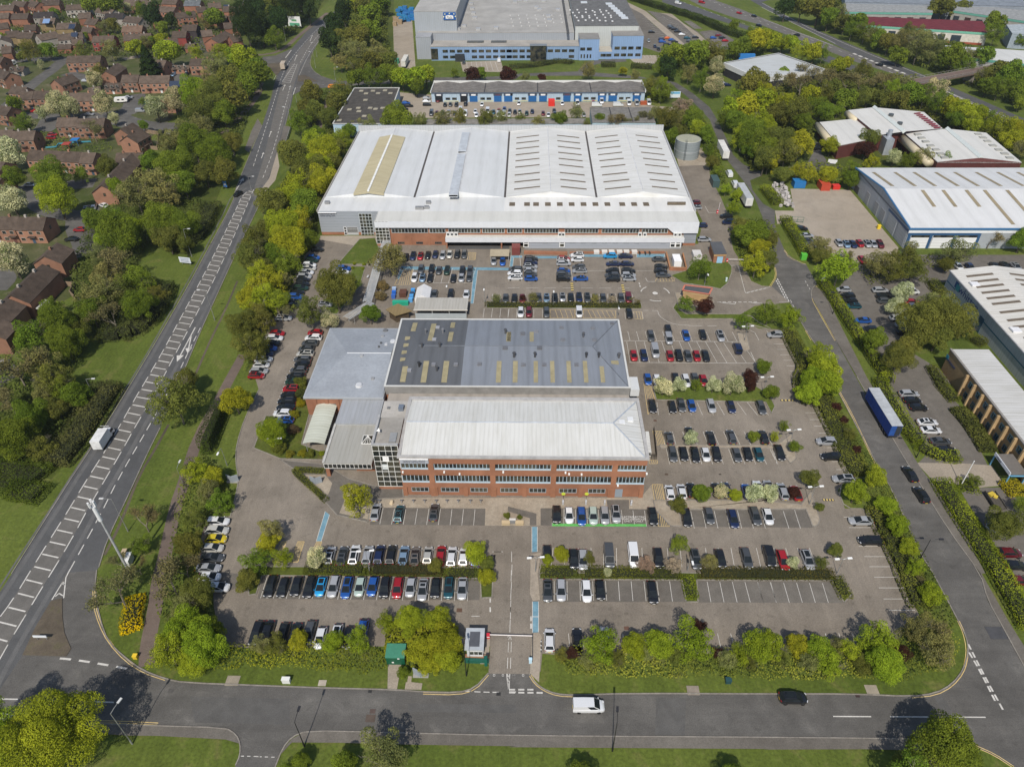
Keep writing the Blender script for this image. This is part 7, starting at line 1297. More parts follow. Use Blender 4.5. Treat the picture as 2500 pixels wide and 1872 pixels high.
xx=PY('a2',255,420,Yf)[0];part(T,'entrance_tower','glass',(1,1,1),(xx-4.4,xx+4.4,Yf-3.2,Yf-.01,0,H0+1.0));part(T,'entrance_roof','clean',(.18,.2,.22),(xx-4.8,xx+4.8,Yf-3.6,Yf+.4,H0+1.003,H0+1.3));xx=PY('a1',1735,470,Yf)[0];part(T,'porch','paint',(.03,.035,.04),(xx-2.6,xx+2.6,Yf-2.5,Yf-.01,0,3.6));part(T,'curtain_wall','glass',(1,1,1),(X0,X0+4,Yf-.06,Yf-.003,.5,H0-1.0))
part(T,'solar_panels','glass',(1,1,1),*[(PY('a1',a,358,Yb)[0],PY('a1',c,358,Yb)[0],Yb-5.5,Yb-1.5,H0+.31,H0+.6)for a,c in((1800,1940),(2000,2130))])
Y1=Yb+.02;Z1=PY('a1',1900,280,Y1)[1];XL=PY('a1',1368,400,Yf+3)[0];XM=PY('a2',560,250,Y1)[0]
part(T,'hall_wall','ribx_fine',(.30,.32,.35),(XL,XM,Y1,Y1+150,0,Z1));part(T,'hall_roof','roofing',(.37,.36,.34),(XL-.1,XM,Y1-.1,Y1+150,Z1+.003,Z1+.3));part(T,'hall_wall','ribx_fine',(.31,.33,.36),(XL,X0-.003,Yf+3,Y1-.003,0,Z1));part(T,'hall_roof','roofing',(.33,.34,.36),(XL-.1,X0-.003,Yf+2.9,Y1-.11,Z1+.003,Z1+.3))
Y2=P('a1',1500,268,Z1)[1];Z2_=PY('a1',1500,100,Y2)[1];xL,xR_=PY('a1',1350,150,Y2)[0],PY('a1',1706,150,Y2)[0]
part(T,'tall_wall','ribx_fine',(.33,.355,.385),(xL,xR_,Y2,Y2+90,0,Z2_));part(T,'tall_roof','roofing',(.40,.39,.37),(xL-.1,xR_+.1,Y2-.1,Y2+90,Z2_+.003,Z2_+.3))
Y3=Y1+.5;Z3=PY('a2',800,222,Y3)[1];X3,X4=PY('a2',568,250,Y3)[0],PY('a2',1100,250,Y3)[0]
part(T,'hall_wall','ribx_fine',(.46,.48,.47),(X3,X4,Y3,Y3+170,0,Z3));part(T,'hall_roof','tiles',(.155,.155,.155),(X3-.1,X4+.1,Y3-.1,Y3+170,Z3+.003,Z3+.3));part(T,'gutter','paint',(.08,.08,.08),(X3-5,X3-3.5,Y2-8,Y3+150,Z1+.31,Z1+.5))
for t,x,y in[('a1',q,45+i*40)for i,q in enumerate((1830,1838,1848,1860))]+[('a1',1890,260),('a1',2040,250),('a1',1720,255),('a1',1770,232)]+[('a2',x_,y_)for x_,y_ in((240,75),(350,185),(340,150),(265,95),(420,95),(300,20),(100,15),(60,30),(150,20))]:g=P(t,x,y,Z1);part(T,'roof_plant','metal',(.5,.5,.5),(g[0]-1.3,g[0]+1.3,g[1]-1.6,g[1]+1.6,Z1+.31,Z1+1.4))
for i in range(30):g=P('a2',530+(i%6)*60+(i//6)*14+rnd.uniform(-8,8),95+(i//6)*22+rnd.uniform(-6,6),Z3);part(T,'roof_vent','clean',(.62,.62,.62),(g[0]-.5,g[0]+.5,g[1]-.8,g[1]+.8,Z3+.31,Z3+.7))
for i in range(8):g=P('a2',640+i*45 if i<1 else 850+(i-1)*22,28 if i<1 else 40+(i-1)*20,Z3);part(T,'rooflight','clean',(.52,.55,.58),(g[0]-2,g[0]+2,g[1]-2.5,g[1]+2.5,Z3+.31,Z3+.6))
for i in range(26):g=P('a2',20+(i%7)*70+(i//7)*8,140+(i//7)*30,Z1);part(T,'roof_vent','clean',(.5,.5,.49),(g[0]-.3,g[0]+.3,g[1]-.4,g[1]+.4,Z1+.31,Z1+.9))
s0,s1=PY('a1',1595,135,Y2)[0],PY('a1',1700,135,Y2)[0];z0_,z1_=PY('a1',1645,168,Y2)[1],PY('a1',1645,106,Y2)[1]
part(T,'sign_board','clean',(.015,.09,.30),(s0,s1,Y2-.5,Y2-.05,z0_,z1_));w_=s1-s0;h_=z1_-z0_;b=MB();cx=(s0+s1)/2
b.prism([(cx-.3*w_,z0_+.14*h_),(cx+.3*w_,z0_+.14*h_),(cx+.3*w_,z0_+.55*h_),(cx+.12*w_,z0_+.62*h_),(cx,z0_+.62*h_),(cx-.12*w_,z0_+.64*h_),(cx-.32*w_,z0_+.55*h_)],0,.1);b.v=[(x,Y2-.52-z_,y)for x,y,z_ in b.v];b.f=[f[::-1]for f in b.f];b.build('sign_plate',M['clean'],T,(.75,.75,.74))
b=MB()
for dx,dy in((-.36,.78),(0,.86),(.36,.8),(-.47,.42),(.47,.46)):b.prism([(cx+dx*w_-.05*w_,z0_+dy*h_),(cx+dx*w_,z0_+dy*h_-.12*h_),(cx+dx*w_+.05*w_,z0_+dy*h_),(cx+dx*w_,z0_+dy*h_+.12*h_)],0,.1)
b.v=[(x,Y2-.54-z_,y)for x,y,z_ in b.v];b.f=[f[::-1]for f in b.f];b.build('sign_emblem',M['clean'],T,(.75,.72,.45));text('Pladis','sign_lettering',(cx,Y2-.66,z0_+.33*h_),2.2,(math.pi/2,0,0),(.15,.16,.17),T,fit=w_*.42)
def farunit(name,lab,E_,wc,rc,rm='tiles',trim=None):
 T=gbuild(name,lab,E_,None,'paint',wc,rm,rc)
 if trim:
  b=MB();a,c=E_[0],E_[1];b.quad((a[0],a[1]-.2,a[2]-1.3),(c[0],c[1]-.2,c[2]-1.3),(c[0],c[1]-.2,c[2]-.1),(a[0],a[1]-.2,a[2]-.1));b.build('trim',M['clean'],T,trim)
 return T
E_=[P3('a3',880,212,7),P3('a3',1908,278,7),P3('a3',1860,180,7),P3('a3',815,140,7)]
T=farunit('red_roofed_unit','long unit with dark red roof and green edge beyond the bypass',E_,(.62,.59,.52),(.16,.03,.04),'tiles',(.16,.42,.31))
def onwall(T,E_,a,c,z0_,z1_,nm,mat,col,off=.25):
 p,q=E_[0],E_[1];f=lambda s:(p[0]+(q[0]-p[0])*s,p[1]+(q[1]-p[1])*s-off);A_,B_=f(a),f(c);b=MB();b.quad(A_+(z0_,),B_+(z0_,),B_+(z1_,),A_+(z1_,));b.quad(A_+(z1_,),B_+(z1_,),(B_[0],B_[1]+off-.02,z1_),(A_[0],A_[1]+off-.02,z1_));b.build(nm,M[mat],T,col)
for a,c in((.10,.15),(.20,.26),(.61,.67),(.72,.80)):onwall(T,E_,a,c,.1,4.6,'shutter','paint',(.03,.045,.06))
onwall(T,E_,0,.98,.05,1.2,'plinth','brick',(.33,.09,.05),.15)
for lab,q in(('grey sheds with green trim and dark doors at the top edge',[('a3',690,100),('a3',1440,110),('a3',1440,40),('a3',700,30)]),('grey sheds with green trim in the top right corner',[('a3',1610,90),('a3',2330,195),('a3',2330,100),('a3',1620,30)])):
 E_=[P3(*x,8)for x in q];T=farunit('grey_shed',lab,E_,(.36,.34,.31),(.32,.33,.33),'tiles',(.13,.34,.27))
 for i in range(7):onwall(T,E_,.03+i*.14,.10+i*.14,.1,5.2,'shutter','paint',(.05,.025,.022)if i%2 else(.03,.04,.05))
E_=[P3('a3',700,20,9),P3('a3',2400,60,9),P3('a3',2400,-100,9),P3('a3',700,-120,9)];farunit('grey_shed','long blue grey roofed shed along the very top edge',E_,(.25,.28,.32),(.24,.27,.31))
E_=[P3('a3',2110,285,8),P3('a3',2400,300,8),P3('a3',2400,200,8),P3('a3',2060,210,8)];farunit('grey_shed','blue grey metal shed at the right edge beyond the bypass',E_,(.30,.35,.40),(.40,.45,.48))
E_=[P3('a3',1620,470,6),P3('a3',2400,560,6),P3('a3',2400,440,6),P3('a3',1540,385,6)];farunit('white_roofed_unit','long white roofed unit half hidden by trees beyond the bypass',E_,(.4,.4,.38),(.66,.66,.64),'whitex',(.1,.3,.24))
a,c=P('a3',1290,690,6),P('a3',2000,560,6);T=thing('footbridge','brown decked footbridge over the bypass','bridge',(a[0],a[1],0));dx,dy=c[0]-a[0],c[1]-a[1];l=math.hypot(dx,dy);nx,ny=-dy/l,dx/l
b=MB();b.strip([a,c],6.5,5.2,h=.8);b.build('deck',M['paint'],T,(.17,.12,.10))
for s in(-1,1):
 A_,B_=(a[0]+nx*s*3.2,a[1]+ny*s*3.2),(c[0]+nx*s*3.2,c[1]+ny*s*3.2);b=MB();b.strip([A_,B_],.15,6.003,h=.25);b.strip([A_,B_],.12,7.0,h=.12)
 for i in range(26):p=(A_[0]+(B_[0]-A_[0])*i/25,A_[1]+(B_[1]-A_[1])*i/25);b.obox(p[0],p[1],6.0,7.0,.1,.1,0)
 b.build('railing',M['metal'],T,(.33,.31,.27))
for s in(.22,.66):p=(a[0]+dx*s,a[1]+dy*s);b=MB();b.strip([(p[0]-nx*2.6,p[1]-ny*2.6),(p[0]+nx*2.6,p[1]+ny*2.6)],1.0,0,h=5.19);b.build('pier',M['paint'],T,(.28,.25,.21))
TILE,HB_=(.098,.073,.056),(.31,.165,.108)
def house(lab,t,x1,y1,x2,y2,wdt=8.5,eave=4.9,ridge=7.6,wall=HB_,tile=TILE,style='t',group='brick houses of the estate',name='house'):
 A,B_=P(t,x1,y1,ridge),P(t,x2,y2,ridge);dx,dy=B_[0]-A[0],B_[1]-A[1];L=math.hypot(dx,dy);ux,uy=dx/L,dy/L;nx,ny=-uy,ux
 if ny>0:nx,ny=-nx,-ny
 vv=rnd.uniform(.85,1.45);tile=tuple(q*vv for q in tile);vv=rnd.uniform(.85,1.2);wall=tuple(q*vv for q in wall);h=wdt/2;C_=lambda p,s:(p[0]+nx*h*s,p[1]+ny*h*s,eave)
 T=gbuild(name,lab,[C_(A,1),C_(B_,1),C_(B_,-1),C_(A,-1)],(A+(ridge,),B_+(ridge,)),'brick',wall,'tiles',tile,'house',.35,group)
 far=A[1]>430
 ang=math.atan2(uy,ux)
 def wbox(s,z0_,z1_,w_,nm,mat,col,side=1,off=.06,dep=.1,parent=None):
  px,py=A[0]+ux*s+nx*side*(h+off-dep/2),A[1]+uy*s+ny*side*(h+off-dep/2);b=MB();b.obox(px,py,z0_,z1_,w_,dep,ang);return b.build(nm,M[mat],parent or T,col)
 n=max(1,int(L/2.7));
 if not far or L>12:
  for i in range(n):
   s=(i+.5)*L/n+rnd.uniform(-.3,.3)
   f=wbox(s,3.3,4.4,1.3,'window','clean',(.5,.49,.46));wbox(s,3.36,4.34,1.16,'pane','glass',(1,1,1),off=.09,dep=.06,parent=f)
   if i%2==0:f=wbox(s,1.0,2.1,1.5,'window','clean',(.5,.49,.46));wbox(s,1.06,2.04,1.36,'pane','glass',(1,1,1),off=.09,dep=.06,parent=f)
   else:wbox(s,.05,2.1,1.0,'door','clean',rnd.choice([(.7,.7,.68),(.7,.7,.68),(.12,.05,.04),(.05,.08,.12)]));wbox(s,2.35,2.6,2.6,'porch_roof','tiles',tile,off=1.0,dep=1.1)
 for s in([.25,.75]if L>9 else[.5]):
  px,py=A[0]+dx*s,A[1]+dy*s;b=MB();b.obox(px,py,ridge-.4,ridge+.75,.7,.6,ang);b.build('chimney',M['brick'],T,(.40,.36,.32)if int(L)%2 else wall)
 for P_e,sg in((A,-1),(B_,1)):
  px,py=P_e[0]+ux*sg*.03,P_e[1]+uy*sg*.03;b=MB();b.obox(px,py,3.3,4.5,.08,.9,ang);b.build('gable_window',M['glass'],T,(1,1,1))
 return T
ni=[0]
def hs(fmt,t,rows,**k):
 for i,r in enumerate(rows):
  lab=r[4]if len(r)>4 else fmt%(ORD[i]if i else 'first ')
  kk=dict(k)
  if len(r)>5:kk.update(r[5])
  house(lab,t,r[0],r[1],r[2],r[3],**kk)
RB,TU,YB_,BK=(.29,.135,.085),(.36,.33,.29),(.30,.22,.11),(.26,.06,.05)
hs('','a0',[(570,472,850,468,'brick terrace with three white doors above the cul de sac'),(1032,632,1168,630,'left half of the stepped brick terrace beside the dark conifer'),(1180,640,1428,634,'right half of the stepped brick terrace beside the dark conifer'),(885,600,985,532,'brick house with gable facing the camera left of the conifer'),(1608,494,1795,494,'brick house at the end by the garage court'),(1405,548,1600,552,'low brown roofed garage link by the conifer',dict(wdt=6,eave=2.4,ridge=3.8)),(1325,505,1400,508,'brick house hidden behind the conifer'),(1380,815,1600,700,'diagonal brick house with solar panels below the garage court'),(586,783,800,780,'square brick block with dark windows between two white blossom trees'),(182,770,280,768,'left half of the brick pair beside the blossom trees'),(285,766,440,764,'right half of the brick pair beside the blossom trees'),(455,672,600,625,'brick house with white verge gable facing the camera'),(740,740,838,728,'small brown roofed outbuilding right of the white verge gable',dict(wdt=6,eave=2.4,ridge=4.4)),(892,700,1028,698,'low brown garage block before the stepped terrace',dict(wdt=7,eave=2.5,ridge=4.6)),(488,992,650,988,'left half of the terrace above the playground'),(658,1000,880,995,'right half of the terrace above the playground'),(1010,1085,1115,1035,'upper brick gable house right of the playground'),(1065,1145,1175,1085,'lower brick gable house right of the playground'),(-90,1095,105,1092,'cut off left part of the terrace at the left edge'),(112,1105,295,1100,'right part of the terrace at the left edge by the red cars'),(255,1262,690,1280,'long brick terrace below the playground'),(695,1284,805,1286,'end house of the long terrace below the playground'),(1105,1290,850,1560,'long diagonal brown roofed terrace with pink gable end'),(985,1288,1200,1284,'cross wing at the top of the diagonal terrace'),(100,722,225,735,'tall narrow brick house with blank wall',dict(wdt=7)),(-60,880,95,900,'dark gabled house cut by the left edge below the street'),(-60,475,30,480,'house cut by the left edge near the caravan'),(-70,560,80,610,'brick house with orange gable at the left edge'),(90,560,205,560,'pale low garage by the caravan',dict(wdt=6,eave=2.6,ridge=4.4,wall=TU)),(-80,1350,40,1365,'dark roof corner at the left edge below the blossom tree'),(-80,1480,10,1500,'brick corner at the left edge by the silver car')])
hs('','b0',[(-120,236,150,236,'left part of the big brick terrace beside the red car'),(160,240,385,240,'right part of the big brick terrace beside the red car'),(478,458,368,568,'short diagonal brick house right of the white blossom tree'),(352,640,88,897,'long diagonal house with conservatory at the back'),(52,925,-110,1080,'diagonal house with mossy roof at the left edge'),(-20,1090,-130,1200,'corner of the last diagonal house at the left edge')])
row_='a0'
hs('','a0',[(830,60,960,85,'white walled timber framed house near the top',dict(wall=TU,wdt=8)),(890,115,1040,112,'black roofed white house right of the timber framed one',dict(wall=TU,tile=(.05,.042,.04))),(1065,135,1200,150,'brown roofed house left of the tall dark trees',dict(wall=TU)),(560,42,740,36,'wide brown roofed house with white veranda',dict(wall=TU)),(285,105,450,98,'black and white house beside the solar roof',dict(wall=TU,tile=(.05,.042,.04))),(345,155,465,152,'house with pale blue solar panels',dict(wall=YB_)),(485,195,640,192,'cream timber house with dark solar panels',dict(wall=YB_)),(105,115,240,112,'mossy roofed house at upper left'),(45,265,155,258,'orange timbered house at the left',dict(wall=YB_)),(165,270,285,272,'dark gabled neighbour of the orange timbered house',dict(wall=YB_)),(305,295,465,265,'black and white gabled house in the second row',dict(wall=TU)),(485,290,690,272,'white gabled house with small solar panel',dict(wall=TU)),(490,375,600,372,'small brown roofed garage below the white gable',dict(wdt=6,eave=2.6,ridge=4.6)),(785,305,960,300,'red walled timber framed house',dict(wall=BK)),(1035,220,1200,216,'light brown roofed wide house',dict(tile=(.13,.085,.06))),(1045,290,1270,280,'house with red gables below the light brown roof',dict(wall=BK)),(1355,335,1490,322,'lower stepped brown roof in the diagonal row',dict(wall=RB)),(1455,265,1570,262,'middle stepped house with red wall in the diagonal row',dict(wall=BK)),(1540,210,1660,208,'upper stepped black walled house in the diagonal row',dict(wall=(.05,.04,.04))),(1565,368,1640,368,'small pink brick gabled garage',dict(wdt=6,eave=2.6,ridge=4.6)),(1775,325,1895,262,'diagonal roof beside the court at the upper right',dict(wall=RB)),(1880,195,2000,185,'dark roofed house beside the tall pine',dict(wall=RB)),(-20,45,120,42,'brown roofed house in the top left corner'),(115,8,225,14,'orange brick house at the top left edge'),(255,2,330,18,'narrow brick house at the top edge'),(355,4,500,-2,'brick house with dormers at the top edge'),(1060,-5,1170,8,'brick house top edge beside the hawthorn'),(1190,-5,1290,18,'orange brick house at the top centre left'),(1330,52,1480,62,'brown roof right of the tall trees'),(1475,110,1640,95,'wide dark roof below the orange brick row'),(1560,5,1690,5,'blue roofed brick house at the top',dict(tile=(.12,.13,.14))),(1750,30,1855,22,'orange brick house with chimney at the top right'),(1880,55,1975,52,'brick house with black solar panels at the top right'),(1920,135,2030,122,'small brick gable below the solar roof'),(2060,-5,2130,0,'grey roofed brick house near the top pines',dict(tile=(.12,.12,.125))),(-10,112,75,108,'dark roofed house near the top left corner'),(205,212,300,206,'brown roofed house left of the blue solar roof'),(740,155,830,162,'small brown roof right of the white veranda house'),(1700,125,1800,114,'brick house below the orange brick row'),(1650,62,1725,55,'narrow brick house beside the blue roofed one'),(1830,135,1905,130,'brown roofed house left of the small brick gable'),(1985,95,2080,90,'brick house beside the top pines'),(1690,258,1780,250,'brown roof right of the stepped diagonal row'),(1930,305,2010,292,'low brick house beside the big pine'),(600,330,690,322,'brown roofed annexe right of the small solar panel',dict(wdt=7)),(1280,130,1350,126,'brown roof between the tall dark trees'),(660,110,760,104,'brown roofed house below the white veranda'),(10,395,90,388,'house at the left edge above the street'),(2020,42,2090,46,'narrow orange brick house near the pines'),(2145,0,2230,4,'tall orange brick house at the roundabout wood'),(-40,200,60,190,'dark roofed house at the left edge of the second row'),(700,225,780,232,'small dark roof right of the cream timber house',dict(wdt=6)),(1380,-10,1500,-6,'row of orange brick fronts at the top edge'),(0,330,10,300,'fragment of a white house at the left edge',dict(wall=TU))],wdt=9.5,wall=RB)
for t,x,y,w_,h_ in(('a0',390,180,4.5,3.2),('a0',605,225,4.0,3.2),('a0',625,295,4.0,2.5),('a0',1905,60,4,3),('a0',1500,708,9,2.6)):
 g=P(t,x,y,6.9);T=thing('solar_panel','dark blue solar panels on %s'%{390:'the roof below the black and white house',605:'the cream timber house',625:'the white gabled house',1905:'the brick house at top right',1500:'the diagonal brick house'}[x],'solar panel',(g[0],g[1],6.5));b=MB();b.quad((g[0]-w_/2,g[1]-h_/2,6.0),(g[0]+w_/2,g[1]-h_/2,6.0),(g[0]+w_/2,g[1]+h_/2,7.95),(g[0]-w_/2,g[1]+h_/2,7.95));b.v+=[(p[0],p[1],p[2]-.1)for p in b.v];b.f+=[(4,5,1,0)];b.m+=[0];b.build('panel',M['clean'],T,(.018,.03,.06)if x!=390 else(.16,.25,.42))
def lamp(lab,base,top,col=(.32,.32,.31),head=(.55,.55,.54),arms=1,arm=None,group=None,nm='street_lamp',r=.09):
 a=P(base[0],base[1],base[2]);d=ray(*top);d1=a[1]/d[1];tx=d[0]*d1;h=HC+d[2]*d1
 T=thing(nm,lab,'lamp',(a[0],a[1],0),group);hp=max(4,min(11,h))
 b=MB();b.cyl(a[0],a[1],0,hp,r,r*.55,7);b.cyl(a[0],a[1],0,1.2,r*1.5,r*1.4,7);b.build('pole',M['metal'],T,col)
 ds=[arm or(0,1)]if arms==1 else[(1,.1),(-1,-.1)]
 for ax,ay in ds:
  l=1.5 if arms==1 else.8;b=MB();b.tube([(a[0],a[1],hp-.05),(a[0]+ax*l*.5,a[1]+ay*l*.5,hp+.15),(a[0]+ax*l,a[1]+ay*l,hp+.2)],.05,n=5);b.build('arm',M['metal'],T,col)
  b=MB();b.obox(a[0]+ax*(l+.4),a[1]+ay*(l+.4),hp+.12,hp+.28,.85,.36,math.atan2(ay,ax));b.build('lamp_head',M['clean'],T,head)
 return T
BLK=(.025,.025,.028)
for lab,b_,t_,k in[('black street lamp below the bottom road near the side street',('d1',425,1480),('d1',345,1275),dict(col=BLK,head=BLK,arm=(.1,1))),('black street lamp below the bottom road near the white van',('d2',880,1520),('d2',912,1280),dict(col=BLK,head=BLK,arm=(.1,1))),('black street lamp on the estate road hedge',('c3',1330,1535),('c3',1420,1370),dict(col=BLK,head=BLK,arm=(1,0))),('black street lamp beside the long bright hedge',('b3',595,1060),('b3',655,880),dict(col=BLK,head=BLK,arm=(-1,0))),('black street lamp on the grass left of the site entrance',('d1',1790,885),('d1',1768,690),dict(col=BLK,head=BLK,arm=(-.2,1))),('black street lamp beside the clipped hedge by the parked white cars',('c3',1300,680),('c3',1390,480),dict(col=BLK,head=BLK,arm=(-1,0))),('grey street lamp beside the big lime tree',('d0',1115,1460),('d0',910,1205),dict(arm=(.3,1))),('grey street lamp beside the phone mast',('c0',1080,1300),('c0',935,1030),dict(arm=(-1,0))),('grey street lamp in the shrubs above the box truck',('c0',812,205),('c0',735,20),dict(arm=(1,0))),('thin grey street lamp by the brown path',('c0',1545,905),('c0',1492,770),dict(r=.05)),('grey street lamp on the verge right of the hatched road',('b0',1810,1110),('b0',1745,860),dict(arm=(-1,0))),('grey street lamp above the white sign board',('b0',1617,578),('b0',1545,345),dict(arm=(1,0))),('grey street lamp beside the blue road sign',('a0',1970,1310),('a0',1942,1185),dict(arm=(1,0))),('grey street lamp at the upper end of the housing belt',('a0',2182,715),('a0',2165,575),dict(arm=(1,0))),('grey street lamp beside the green and white board',('a1',400,240),('a1',390,100),dict(arm=(1,0))),('grey street lamp below the dark pines',('a1',270,355),('a1',258,225),dict(arm=(1,0))),('grey street lamp left of the roundabout arm',('a1',45,720),('a1',28,572),dict(arm=(1,0))),('upper grey street lamp on the roundabout grass',('a1',532,485),('a1',516,365),dict(arm=(-1,0))),('lower grey street lamp on the roundabout grass',('a1',520,575),('a1',505,440),dict(arm=(-1,0))),('grey street lamp above the orange roadworks',('a1',688,680),('a1',675,570),dict(arm=(1,0))),('grey street lamp at the far junction corner',('a1',360,865),('a1',342,738),dict(arm=(-1,0))),('grey street lamp on the verge above the bridge rail',('a1',315,1060),('a1',297,905),dict(arm=(-1,0))),('grey street lamp by the layby at the tree belt',('b1',-20,20),('a1',55,1490),dict(arm=(1,0)))]:lamp(lab,b_,t_,group='street lamps',**k)
WH=(.78,.78,.76)
for lab,b_,t_,n in[('white headed lamp beside the tall conifer hedge',('c0',1915,748),('c0',1862,600),1),('twin white headed lamp at the planted bed corner',('c1',205,640),('c1',182,525),2),('twin white headed lamp in the purple hedge',('c1',975,1640),('c1',950,1470),2),('twin white headed lamp on the entrance paving',('c2',232,1640),('c2',232,1525),2),('white headed lamp by the grass strip above the long hedge',('c2',1510,1630),('c2',1535,1500),1),('twin white headed lamp on the right gravel island',('c3',398,1075),('c3',455,928),2),('twin white headed lamp between the two small trees',('c3',225,590),('c3',252,450),2),('white headed lamp at the right end of the long hedge',('c3',630,1660),('c3',700,1535),2),('twin white headed lamp at the blue van',('b2',1992,1285),('b2',2018,1165),2),('white headed lamp in the weedy hedge',('b2',380,995),('b2',395,845),1),('white headed lamp on the oval lawn',('b2',1655,815),('b2',1672,705),1),('white headed lamp at the end of the weedy hedge',('b1',1945,965),('b1',1945,828),1),('white headed lamp beside the white tent',('b1',1635,900),('b1',1637,835),1),('twin white headed lamp by the upper right trees',('c3',10,130),('c3',40,5),2),('black lamp at the end of the weedy hedge',('b2',920,1085),('b2',918,990),1)]:lamp(lab,b_,t_,(.30,.31,.31),WH,n,(0,-1),'car park lamps','car_park_lamp',.07)
a=P('c0',1092,1645);T=thing('phone_mast','tall white telecom mast with a thick antenna top on the verge','mast',(a[0],a[1],0));b=MB();b.cyl(a[0],a[1],0,15,.26,.18,10);b.build('pole',M['metal'],T,(.55,.56,.57));b=MB();b.cyl(a[0],a[1],15.003,18.6,.36,.36,12);b.build('shroud',M['clean'],T,(.66,.67,.68));b=MB()
for k in range(3):b.obox(a[0]+.5*math.cos(k*2.1),a[1]+.5*math.sin(k*2.1),18.7,20,.25,.4,k*2.1)
b.cyl(a[0],a[1],18.603,19.8,.12);b.build('antenna',M['clean'],T,(.7,.7,.7))
for lab,x,y,l,w_,h,c in(('white equipment cabinet beside the phone mast',1085,1540,2.2,.9,1.7,(.62,.63,.63)),('brown equipment cabinet left of the white one',1050,1475,1.0,.8,1.2,(.42,.33,.22))):
 g=P('c0',x,y,.8);T=thing('cabinet',lab,'cabinet',(g[0],g[1],0));b=MB();b.obox(g[0],g[1],0,h,w_,l,.1);b.build('case',M['clean'],T,c);b=MB();b.obox(g[0],g[1],h+.003,h+.08,w_+.1,l+.1,.1);b.build('lid',M['clean'],T,tuple(q*1.1 for q in c))
def sign(lab,t,x,y,w_,h,z0,col,a=0.0,stripe=None,nm='sign',posts=2):
 g=P(t,x,y);T=thing(nm,lab,'sign',(g[0],g[1],0));ca,sa=math.cos(a),math.sin(a)
 b=MB();b.obox(g[0],g[1],z0,z0+h,w_,.12,a);b.build('board',M['clean'],T,col)
 for s in((-.35,.35)if posts==2 else(0,)):b=MB();b.cyl(g[0]+ca*w_*s,g[1]+sa*w_*s+.1,0,z0+h*.9,.06,n=6);b.build('post',M['metal'],T,(.35,.35,.35))
 if stripe:
  for k,(zz,hh,ww,c)in enumerate(stripe):b=MB();b.obox(g[0]+sa*.08,g[1]-ca*.08,z0+h*zz,z0+h*(zz+hh),w_*ww,.03,a);b.build('sign_panel',M['clean'],T,c)
 return T
sign('white road name board on two posts on the traffic island','d0',360,590,2.4,.5,1.0,(.66,.69,.72));sign('white board with rows of dark text beside the main road','b0',1570,645,4.0,1.9,.8,(.62,.66,.72),-.2,[(.72,.12,.8,(.2,.24,.32)),(.45,.12,.7,(.25,.28,.35)),(.2,.12,.75,(.25,.28,.35))]);sign('blue road sign on a post by the main road arrow','a0',1905,1595,1.6,2.2,1.0,(.05,.16,.45),-.3,[(.3,.35,.5,(.7,.7,.7))],posts=1)
sign('large white board with green corner beside the far road','a1',350,245,9,6,1.5,(.68,.68,.66),-.2,[(.05,.3,.8,(.1,.33,.2)),(.5,.2,.4,(.12,.3,.15))]);sign('white and blue estate sign on the lawn right of the units','a2',1405,835,5,3.0,.6,(.6,.66,.7),0,[(.6,.35,.9,(.15,.4,.6))]);sign('white sign at the end of the long bright hedge','b3',508,800,3.2,1.3,.9,(.66,.68,.70),.9);sign('small white sign by the cream hall drive','a3',588,1390,3.4,1.6,.6,(.7,.7,.7),-.3)
for lab,t,x,y in(('grey V shaped sign inside the clipped hedge','c1',525,900),('grey V shaped monolith sign under the front trees','d1',1405,890),('grey slab sign on the drive edge by the hedge','c0',1960,885)):
 g=P(t,x,y);T=thing('monolith_sign',lab,'sign',(g[0],g[1],0));b=MB();
 for s,an in((-1,.45),(1,-.45)):b.obox(g[0]+s*.62,g[1]+.1,0,1.9,1.4,.14,-an)
 b.build('board',M['clean'],T,(.27,.30,.33));b=MB();b.obox(g[0],g[1]+.3,0,.12,2.6,1.2,0);b.build('base',M['clean'],T,(.3,.29,.27))
g=P('c3',1675,915);T=thing('flagpole','slanting white flagpole on the low clipped hedge','flagpole',(g[0],g[1],0));b=MB();b.cyl(g[0],g[1],0,7.2,.10,.06,8);b.build('pole',M['clean'],T,(.75,.75,.74));b=MB();b.cyl(g[0],g[1],7.203,7.35,.12,.1,8);b.build('finial',M['clean'],T,(.7,.7,.7))
q=[P('d1',*c,3.0)for c in((1788,482),(1945,485),(1935,668),(1772,668))];x0,x1,y0,y1=(q[0][0]+q[3][0])/2,(q[1][0]+q[2][0])/2,(q[2][1]+q[3][1])/2,(q[0][1]+q[1][1])/2
T=thing('gatehouse','small pale flat roofed gatehouse with dark roof panel beside the entrance barrier','gatehouse',(x0,y0,0));part(T,'wall','clean',(.55,.57,.58),(x0+.35,x1-.2,y0+.25,y1-.25,0,2.75));part(T,'roof','roofing',(.42,.45,.48),(x0,x1,y0,y1,2.753,3.0));part(T,'roof_panel','roofing',(.095,.10,.115),(x0+.75,x1-.75,y0+.6,y1-.75,3.003,3.05));win(T,x0+.8,x1-.25,1.1,2.2,y0+.24,3,(.75,.75,.74));winx(T,y0+.6,y1-.6,1.1,2.2,x1-.195,1,3,(.75,.75,.74))
g0,g1=P('d1',1775,768),P('d1',1978,775);T=thing('low_wall','dark green low wall with brick top before the gatehouse','wall',(g0[0],g0[1],0));b=MB();b.strip([g0,g1],.5,0,h=.8);b.build('wall',M['clean'],T,(.015,.10,.075));b=MB();b.strip([(g0[0],g0[1]+.75),(g1[0],g1[1]+.75)],.8,0,h=.5);b.build('planter',M['brick'],T,(.36,.2,.12))
